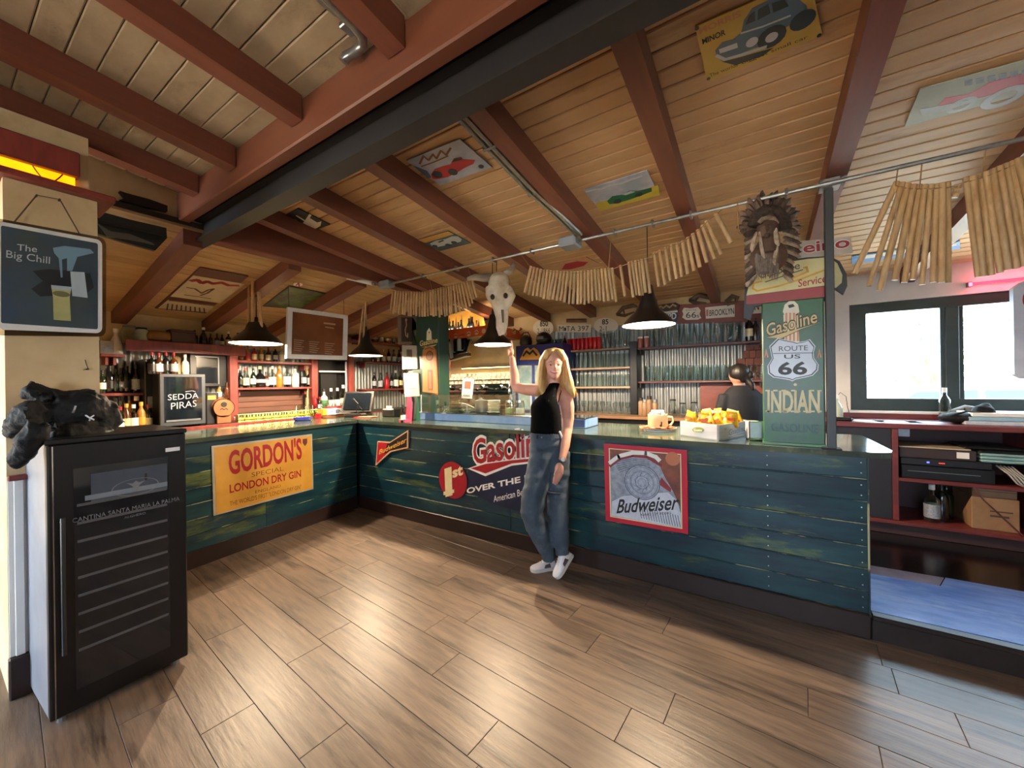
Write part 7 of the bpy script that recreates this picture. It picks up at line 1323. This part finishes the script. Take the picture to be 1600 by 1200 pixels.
def loft(rings, n=24, cap=True):
    mb = MB(); k = len(rings)
    for c, h, d in rings: mb.v += [c + RT * (h * math.cos(2 * PI * i / n)) + FW * (d * math.sin(2 * PI * i / n)) for i in range(n)]
    mb.f = [(j * n + i, j * n + (i + 1) % n, (j + 1) * n + (i + 1) % n, (j + 1) * n + i) for j in range(k - 1) for i in range(n)]
    if cap: mb.f += [tuple(range(n)), tuple(range((k - 1) * n, k * n))]
    return mb
b = MB()
# head, neck
b.ball(wp(865.5, 565, .01), (.071, .092, .098), 20, 14, RX); b.ball(wp(865, 577, -.025), (.058, .062, .078), 18, 12, RX); b.ball(wp(864.8, 586, -.045), (.036, .036, .036), 12, 8, RX)
b.tube([wp(865.2, 568, -.078), wp(865, 574.5, -.096), wp(865, 577, -.085)], [.009, .014, .010], 8); b.ball(wp(859, 577, -.055), (.022, .02, .022), 10, 8, RX); b.ball(wp(871, 577, -.055), (.022, .02, .022), 10, 8, RX)
b.tube([wp(858.5, 568, -.072), wp(865, 568.8, -.084), wp(871.8, 568, -.072)], [.012, .012, .012], 8)
b.tube([wp(866, 584, .015), wp(866, 600, .02), wp(866, 610, .02)], [.05, .05, .065], 14)
# torso under the clothes
T0 = [(859, 873, 604, .02, .055), (850, 882, 612, .02, .07), (842, 878, 620, .01, .085), (834, 872, 633, -.005, .098), (834, 872, 645, 0, .092), (835, 872, 660, .01, .082), (833, 874, 680, .02, .09), (836, 884, 700, .04, .10)]
lo_ = loft([ring(*r) for r in T0]); b.add(lo_.v, lo_.f)
# her left arm hanging, hand by the thigh
b.tube([wp(876, 612, .02), wp(884, 619, .02), wp(887, 636, .03), wp(888.5, 655, .04), wp(887, 672, .02), wp(881.5, 695, -.06), wp(875, 714, -.12)], [.045, .058, .058, .05, .041, .036, .026], 14)
b.ball(wp(870.5, 727, -.135), (.036, .023, .05), 12, 8, RX)
for i, (x0, y0, x1, y1, x2, y2) in enumerate(((866, 733, 862.5, 741, 861.5, 748.5), (869, 735.5, 866, 743.5, 864.5, 751), (872, 735.5, 869, 743, 867, 750), (874.5, 733.5, 872, 741, 869.5, 747))): b.tube([wp(870.5, 726, -.135), wp(x0, y0, -.14), wp(x1, y1, -.15 + .01 * i), wp(x2, y2, -.145 + .01 * i)], [.015, .0125, .0112, .009], 8)
b.tube([wp(870, 721, -.145), wp(865, 728, -.165), wp(862.5, 735, -.17)], [.012, .0105, .008], 8)
b.ball(wp(878, 613, .03), (.058, .05, .04), 12, 8, RX)
# her right arm raised, forefinger up to the lamp
b.tube([wp(853, 613, .03), wp(843, 610, .05), wp(824, 609, .13), wp(808, 606, .20), wp(804.5, 600, .205), wp(804.5, 585, .20), wp(801.5, 568, .19), wp(800, 555, .18)], [.05, .054, .050, .043, .042, .038, .029, .022], 14)
b.ball(wp(798.5, 547.5, .175), (.026, .018, .038), 12, 8, RX)
b.tube([wp(799.5, 545, .17), wp(800, 539, .165), wp(799.5, 533, .16), wp(798.6, 527.5, .155)], [.011, .0095, .0088, .007], 8)
for i in range(3): b.tube([wp(797 - i * .6, 545 + i * 2.6, .165), wp(794.3 - i * .3, 542.5 + i * 3.2, .14), wp(792.8, 546 + i * 3.0, .125), wp(795, 549 + i * 2.2, .125)], [.0105, .0098, .0092, .008], 8)
b.tube([wp(800.5, 551, .16), wp(799, 545, .135), wp(797, 539.5, .13)], [.0115, .010, .008], 8)
remesh(b, .0062, 'body', m_skin, wo, 3)
# face
for x in (859.4, 871.2):
    k = MB(); k.ball(wp(x, 570.6, -.0705), (.0142, .0065, .0085), 12, 8, RX); k.build('eye', m_eye, wo, smooth=True); k = MB(); k.ball(wp(x - .2, 570.7, -.0735), (.0078, .0055, .0078), 10, 8, RX); k.build('iris', m_iris, wo, smooth=True)
    k = MB(); k.tube([wp(x - 3.2, 571, -.070), wp(x, 568.9, -.076), wp(x + 3.2, 570.8, -.070)], .0026, 6); k.build('eyelid', m_brow, wo); k = MB(); k.tube([wp(x - 3.8, 567.2, -.074), wp(x - .6, 565.7, -.081), wp(x + 3.8, 566.9, -.072)], [.002, .003, .0018], 6); k.build('eyebrow', m_brow, wo)
k = MB(); k.tube([wp(857.6, 580.5, -.064), wp(861, 582.6, -.083), wp(865, 583.3, -.090), wp(869, 582.5, -.083), wp(872.2, 580.2, -.064)], [.0025, .005, .006, .005, .0025], 8); k.build('lips', m_lip, wo, smooth=True)
k = MB(); k.tube([wp(860, 581.4, -.084), wp(865, 582, -.094), wp(870, 581.2, -.084)], [.0015, .003, .0015], 6); k.build('teeth', m_eye, wo, smooth=True)
for x in (863.6, 866.5): k = MB(); k.ball(wp(x, 577.8, -.098), (.0025, .002, .0018), 6, 5, RX); k.build('nostril', m_lip, wo)
# hair
h = MB(); h.ball(wp(866.5, 563, .03), (.079, .088, .098), 20, 14, RX); h.ball(wp(867, 585, .07), (.098, .06, .13), 16, 10, RX); h.tube([wp(850, 572, .03), wp(850, 590, .03), wp(852, 606, .02)], [.022, .026, .016], 10); h.tube([wp(881, 572, .035), wp(881, 590, .03), wp(882, 608, .02)], [.022, .03, .02], 10)
for side, path in ((-1, [(866, 546.5, -.02, .018), (855, 550, -.03, .024), (848, 561, .0, .020), (846, 579, .01, .022), (846.5, 598, .0, .034), (847, 611, -.02, .026), (848.5, 620, -.03, .009)]), (1, [(866, 546.5, -.02, .018), (876, 550, -.03, .024), (883.5, 561, .0, .021), (886.5, 580, .01, .026), (888.5, 598, .0, .042), (892.5, 612, -.015, .031), (897, 622, -.015, .009)])):
    h.tube([wp(x, y, e) for x, y, e, r in path], [r for *_, r in path], 14); h.tube([wp(x + side * 1, y, e + .055) for x, y, e, r in path], [r for *_, r in path], 12)
for sd in (-1, 1): h.tube([wp(866, 547.5, -.03), wp(866 + sd * 5.5, 549.5, -.062), wp(866 + sd * 10.5, 555, -.06), wp(866 + sd * 14.5, 563, -.035)], [.012, .017, .017, .014], 10)
remesh(h, .008, 'hair', m_hairb, wo, 3)
k = MB()
for side in (-1, 1):
    for i in range(46):
        t = i / 45; e0 = -.022 + .10 * t; P_ = []
        wv = rnd.uniform(-1.2, 1.2); sp = rnd.uniform(-1, 1)
        for (x, y) in (((866, 545.5), (856, 549.5), (847.5, 560), (845, 578), (843.5, 598), (843 + sp * 5, 617 + rnd.uniform(-5, 3))) if side < 0 else ((866, 545.5), (876, 549.5), (884.5, 560), (888.5, 578), (893, 598), (896 + sp * 5, 618 + rnd.uniform(-6, 4)))):
            q = 1 - abs(t - .4) * .5 if y > 550 else .3
            cx_ = 866 + (x - 866) * (1.03 - .32 * max(0, .32 - t)); P_.append(wp(cx_ + wv * (y - 545) / 60, y, e0 * (1 if y > 550 else .35) - (.012 if y > 590 else 0)))
        k.tube(P_, [.003, .0045, .005, .005, .0055, .002], 5)
k.build('hair_strands', m_hairb, wo, smooth=True)
# black halter top
top_r = [(857.5, 874.5, 597, .015, .058), (857, 875, 601, .015, .06), (855, 874, 605.5, .012, .066), (849, 872.5, 612, .005, .082), (838.5, 871.5, 622, -.008, .104), (831, 871.5, 629, -.015, .115), (828.3, 873, 635, -.015, .116), (829, 876, 645, -.008, .108), (829.3, 877.5, 660, .005, .097), (828.5, 878, 672, .012, .10), (827.5, 878, 679, .015, .105)]
tt = loft([ring(*r) for r in top_r], 28); me = tt.build('black_top', m_topb, wo, smooth=True); md = me.modifiers.new('s', 'SUBSURF'); md.levels = md.render_levels = 1
k = MB(); k.tube([wp(873, 606, -.01), wp(876, 611, -.03), wp(873, 618, -.062), wp(870.5, 628, -.08)], .004, 6); k.build('armhole_hem', m_topb, wo)
# jeans
j = MB(); L0 = loft([ring(*r) for r in [(829, 878, 676, .018, .10), (828, 882, 690, .03, .11), (827, 888, 706, .045, .125), (827, 890, 722, .045, .125), (828, 889, 735, .03, .11)]]); j.add(L0.v, L0.f)
j.tube([wp(848, 706, .01), wp(842, 735, -.02), wp(834.5, 765, -.075), wp(829, 792, -.10), wp(835, 812, -.085), wp(846, 838, -.045), wp(855, 860, -.015), wp(858, 873, .0)], [.105, .102, .096, .09, .085, .078, .064, .052], 16)
j.tube([wp(871, 706, .04), wp(872.5, 735, .03), wp(871.5, 765, .0), wp(870.5, 795, -.04), wp(872, 820, -.075), wp(874.5, 842, -.10), wp(876, 857, -.115)], [.11, .098, .09, .084, .074, .062, .053], 16)
jo = remesh(j, .011, 'jeans', m_denim, wo, 4)
for v in jo.data.vertices:
    q = v.co; z = q.z; n_ = mnoise.noise(Vector((q.x * 7, q.y * 7, z * 16))) * .009 + mnoise.noise(q * 30) * .003
    v.co += v.normal * n_
k = MB(); c, hh_, dd = ring(828.2, 877.6, 680, .016, .106); k.add([c + RT * (hh_ + .003) * math.cos(2 * PI * i / 28) + FW * (dd + .003) * math.sin(2 * PI * i / 28) + UP * z for z in (-.018, .016) for i in range(28)], [(i, (i + 1) % 28, 28 + (i + 1) % 28, 28 + i) for i in range(28)]); k.build('waistband', m_denim, wo, smooth=True)
k = MB(); a, c = wp(849, 761, -.105), wp(873, 766, -.095); k.tube([a, (a + c) / 2 + UP * -.006 - FW * .012, c], [.004, .009, .006], 8); k.build('pocket_slit', m_denimd, wo, smooth=True)
k = MB(); a = wp(838, 680, -.095); k.bbox(a - Vector((.006, .006, .016)), a + Vector((.006, .006, .018)), .002); k.build('belt_loop', m_denimd, wo); k = MB(); k.ball(wp(845, 681, -.092), (.008, .005, .008), 8, 6, RX); k.build('button', m_grey, wo)
k = MB(); k.tube([wp(873, 673, -.05), wp(876.5, 680, -.035), wp(878.5, 688, -.02)], .009, 8); k.build('white_tag', m_whitep, wo)
# watch
k = MB(); c = wp(876, 712.5, -.115); d = (wp(875, 714, -.12) - wp(881.5, 695, -.06)).normalized(); k.lathe([(.029, -.007), (.0305, 0), (.029, .007)], c, n=18, axis=d, cap=(False, False)); k.build('watch_strap', M('watch_rose', '#c9a08c', .3, metal=.6), wo, smooth=True); k = MB(); k.cyl(c - FW * .028, c - FW * .036, .015, n=14); k.build('watch_face', m_whitep, wo)
# shoes
def shoe(H, T, side, upv, hs=1.0):
    H, T, upv = Vector(H), Vector(T), Vector(upv); d = (T - H); L = d.length; d.normalize(); s_ = d.cross(upv).normalized(); u_ = s_.cross(d).normalized()
    sec = [(0, .022, .05), (.05, .032, .082), (.2, .036, .092), (.36, .037, .086), (.52, .042, .066), (.7, .046, .05), (.86, .042, .042), (.95, .03, .034), (1, .012, .026)]
    sh_ = thing_part = None; mb = MB(); n = 12
    for t, hw, hg in sec: mb.v += [H + d * (L * t) + s_ * (hw * math.cos(PI * i / (n - 1)) * (1 if i in (0, n - 1) else .97)) + u_ * (.02 + (hg * hs - .02) * math.sin(PI * i / (n - 1)) ** .75) for i in range(n)]
    k_ = len(sec); mb.f = [(q * n + i, q * n + i + 1, (q + 1) * n + i + 1, (q + 1) * n + i) for q in range(k_ - 1) for i in range(n - 1)] + [(q * n + n - 1, q * n, (q + 1) * n, (q + 1) * n + n - 1) for q in range(k_ - 1)] + [tuple(range(n)), tuple(range((k_ - 1) * n, k_ * n))]
    up_ = mb.build('shoe', m_shoe, wo, smooth=55)
    mb = MB(); pts = [H + d * (L * t * 1.02 - .004) + s_ * (hw + .004) for t, hw, _ in sec] + [H + d * (L * t * 1.02 - .004) - s_ * (hw + .004) for t, hw, _ in reversed(sec)]
    mb.prism(pts, u_ * .024); mb.build('sole', m_sole, up_)
    for sg in (-1, 1):
        mb = MB(); P_ = [H + d * (L * t) + s_ * sg * hw + u_ * hh for t, hw, hh in ((.22, .0395, .03), (.5, .0445, .03), (.46, .0415, .052), (.26, .0375, .062))]; mb.prism(P_, s_ * sg * .003); mb.build('side_patch', m_shoep, up_)
    for i in range(4): t = .34 + i * .085; hgt = (.088, .08, .071, .063)[i] * hs; mb = MB(); c = H + d * (L * t) + u_ * hgt; mb.tube([c - s_ * .018 - u_ * .004, c + u_ * .002, c + s_ * .018 - u_ * .004], .0035, 6); mb.build('lace', m_whitep, up_)
H1, T1 = atZ(867, 887.5, 0), atZ(829, 892.5, 0); shoe(H1 + UP * .0, T1 + UP * .0, 1, UP)
T2 = atZ(868.5, 904, .004); H2 = atD(893.5, 866, 3.0); shoe(H2, T2, 1, (-RT * .85 - FW * .35 + UP * .35))
# ---- staff member behind the bar, seen from the back
DS_ = 3.72
def sp_(x, y, e=0): return atD(x, y, DS_) + FW * e
g0 = sp_(1160, 640); st = thing('staff_member', 'dark haired person in a navy top standing behind the bar, back turned', 'person', Vector((g0.x, g0.y, .14)))
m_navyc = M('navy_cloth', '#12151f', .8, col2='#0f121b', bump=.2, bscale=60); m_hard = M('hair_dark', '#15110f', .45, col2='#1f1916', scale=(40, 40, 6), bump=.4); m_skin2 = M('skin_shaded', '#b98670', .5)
b = MB(); b.ball(sp_(1152, 585), (.07, .085, .098), 18, 12, RX); b.tube([sp_(1153, 593), sp_(1157, 606, .01)], [.048, .055], 12); b.tube([sp_(1146, 587, -.03), sp_(1143.5, 589, -.05)], [.02, .012], 8)
pl = [(1138, 1178, 608, .0, .07), (1130, 1188, 618, .0, .095), (1131, 1190, 640, .0, .1), (1134, 1186, 670, 0, .09), (1132, 1188, 710, 0, .1)]
def ring2(a_, c_, y, e, d): p, q = sp_(a_, y, e), sp_(c_, y, e); return (p + q) / 2, (q - p).length / 2, d
lo2 = loft([ring2(*r) for r in pl]); b.add(lo2.v, lo2.f)
zfoot = .14; lx = [sp_(1148, 710), sp_(1172, 710)]
for p in lx: b.tube([p, Vector((p.x, p.y, .6)), Vector((p.x, p.y, zfoot + .09))], [.085, .06, .042], 12)
for x0, x1, x2 in ((1133, 1128, 1134), (1187, 1193, 1196)): b.tube([sp_(x0, 619), sp_(x1, 645, .02), sp_(x2, 660, .08), sp_(x2 + 2, 660, .18)], [.05, .042, .036, .026], 12); b.ball(sp_(x2 + 2, 660, .22), (.03, .045, .02), 10, 8, RX)
for x2 in (1136, 1198):
    for i in range(4): b.tube([sp_(x2 - 3 + i * 2.4, 660, .24), sp_(x2 - 3.5 + i * 2.6, 661, .29 - .008 * abs(i - 1.5)), sp_(x2 - 3.5 + i * 2.6, 663.5, .315 - .01 * abs(i - 1.5))], [.010, .0095, .008], 6)
    b.tube([sp_(x2 + (4 if x2 < 1150 else -4), 660.5, .21), sp_(x2 + (7 if x2 < 1150 else -7), 662, .25)], [.011, .008], 6)
remesh(b, .009, 'body', m_skin2, st, 3)
c_ = MB(); pl2 = [(1146, 1169, 602, .005, .062), (1137, 1180, 608, .0, .082), (1128.5, 1190, 618, .0, .108), (1129.5, 1192, 640, .0, .112), (1132, 1188, 670, 0, .102), (1130, 1190, 716, 0, .112)]; q = loft([ring2(*r) for r in pl2]); c_.add(q.v, q.f)
for x0, x1, x2 in ((1133, 1127.5, 1133), (1187, 1193, 1196)): c_.tube([sp_(x0, 617), sp_(x1, 638, .01), sp_(x1 + 1, 652, .04)], [.058, .052, .05], 12)
remesh(c_, .011, 'navy_top', m_navyc, st, 3)
c_ = MB()
for p in lx: c_.tube([p, Vector((p.x, p.y, .6)), Vector((p.x, p.y, zfoot + .1))], [.1, .078, .06], 12)
remesh(c_, .012, 'trousers', m_black, st, 3)
h = MB(); h.ball(sp_(1153, 582, -.02), (.088, .09, .09), 18, 12, RX); h.ball(sp_(1158, 589, -.05), (.065, .05, .06), 12, 8, RX); h.ball(sp_(1164, 586, -.07), (.04, .045, .045), 10, 8, RX); h.tube([sp_(1160, 592, -.07), sp_(1165, 602, -.1), sp_(1166, 610, -.11)], [.03, .028, .012], 10); remesh(h, .008, 'hair', m_hard, st, 3)
for p in lx:
    k = MB(); k.ball((p.x, p.y, zfoot + .045), (.05, .09, .05), 12, 8); q = k.build('shoe', m_black, st, smooth=True)
    MB().bbox((p.x - .05, p.y - .09, zfoot), (p.x + .05, p.y + .09, zfoot + .02), .006).build('sole', m_dark, q)
# chairless floor litter and last small details
for i, (px, py) in enumerate(((1183, 300), (940, 148))): pass
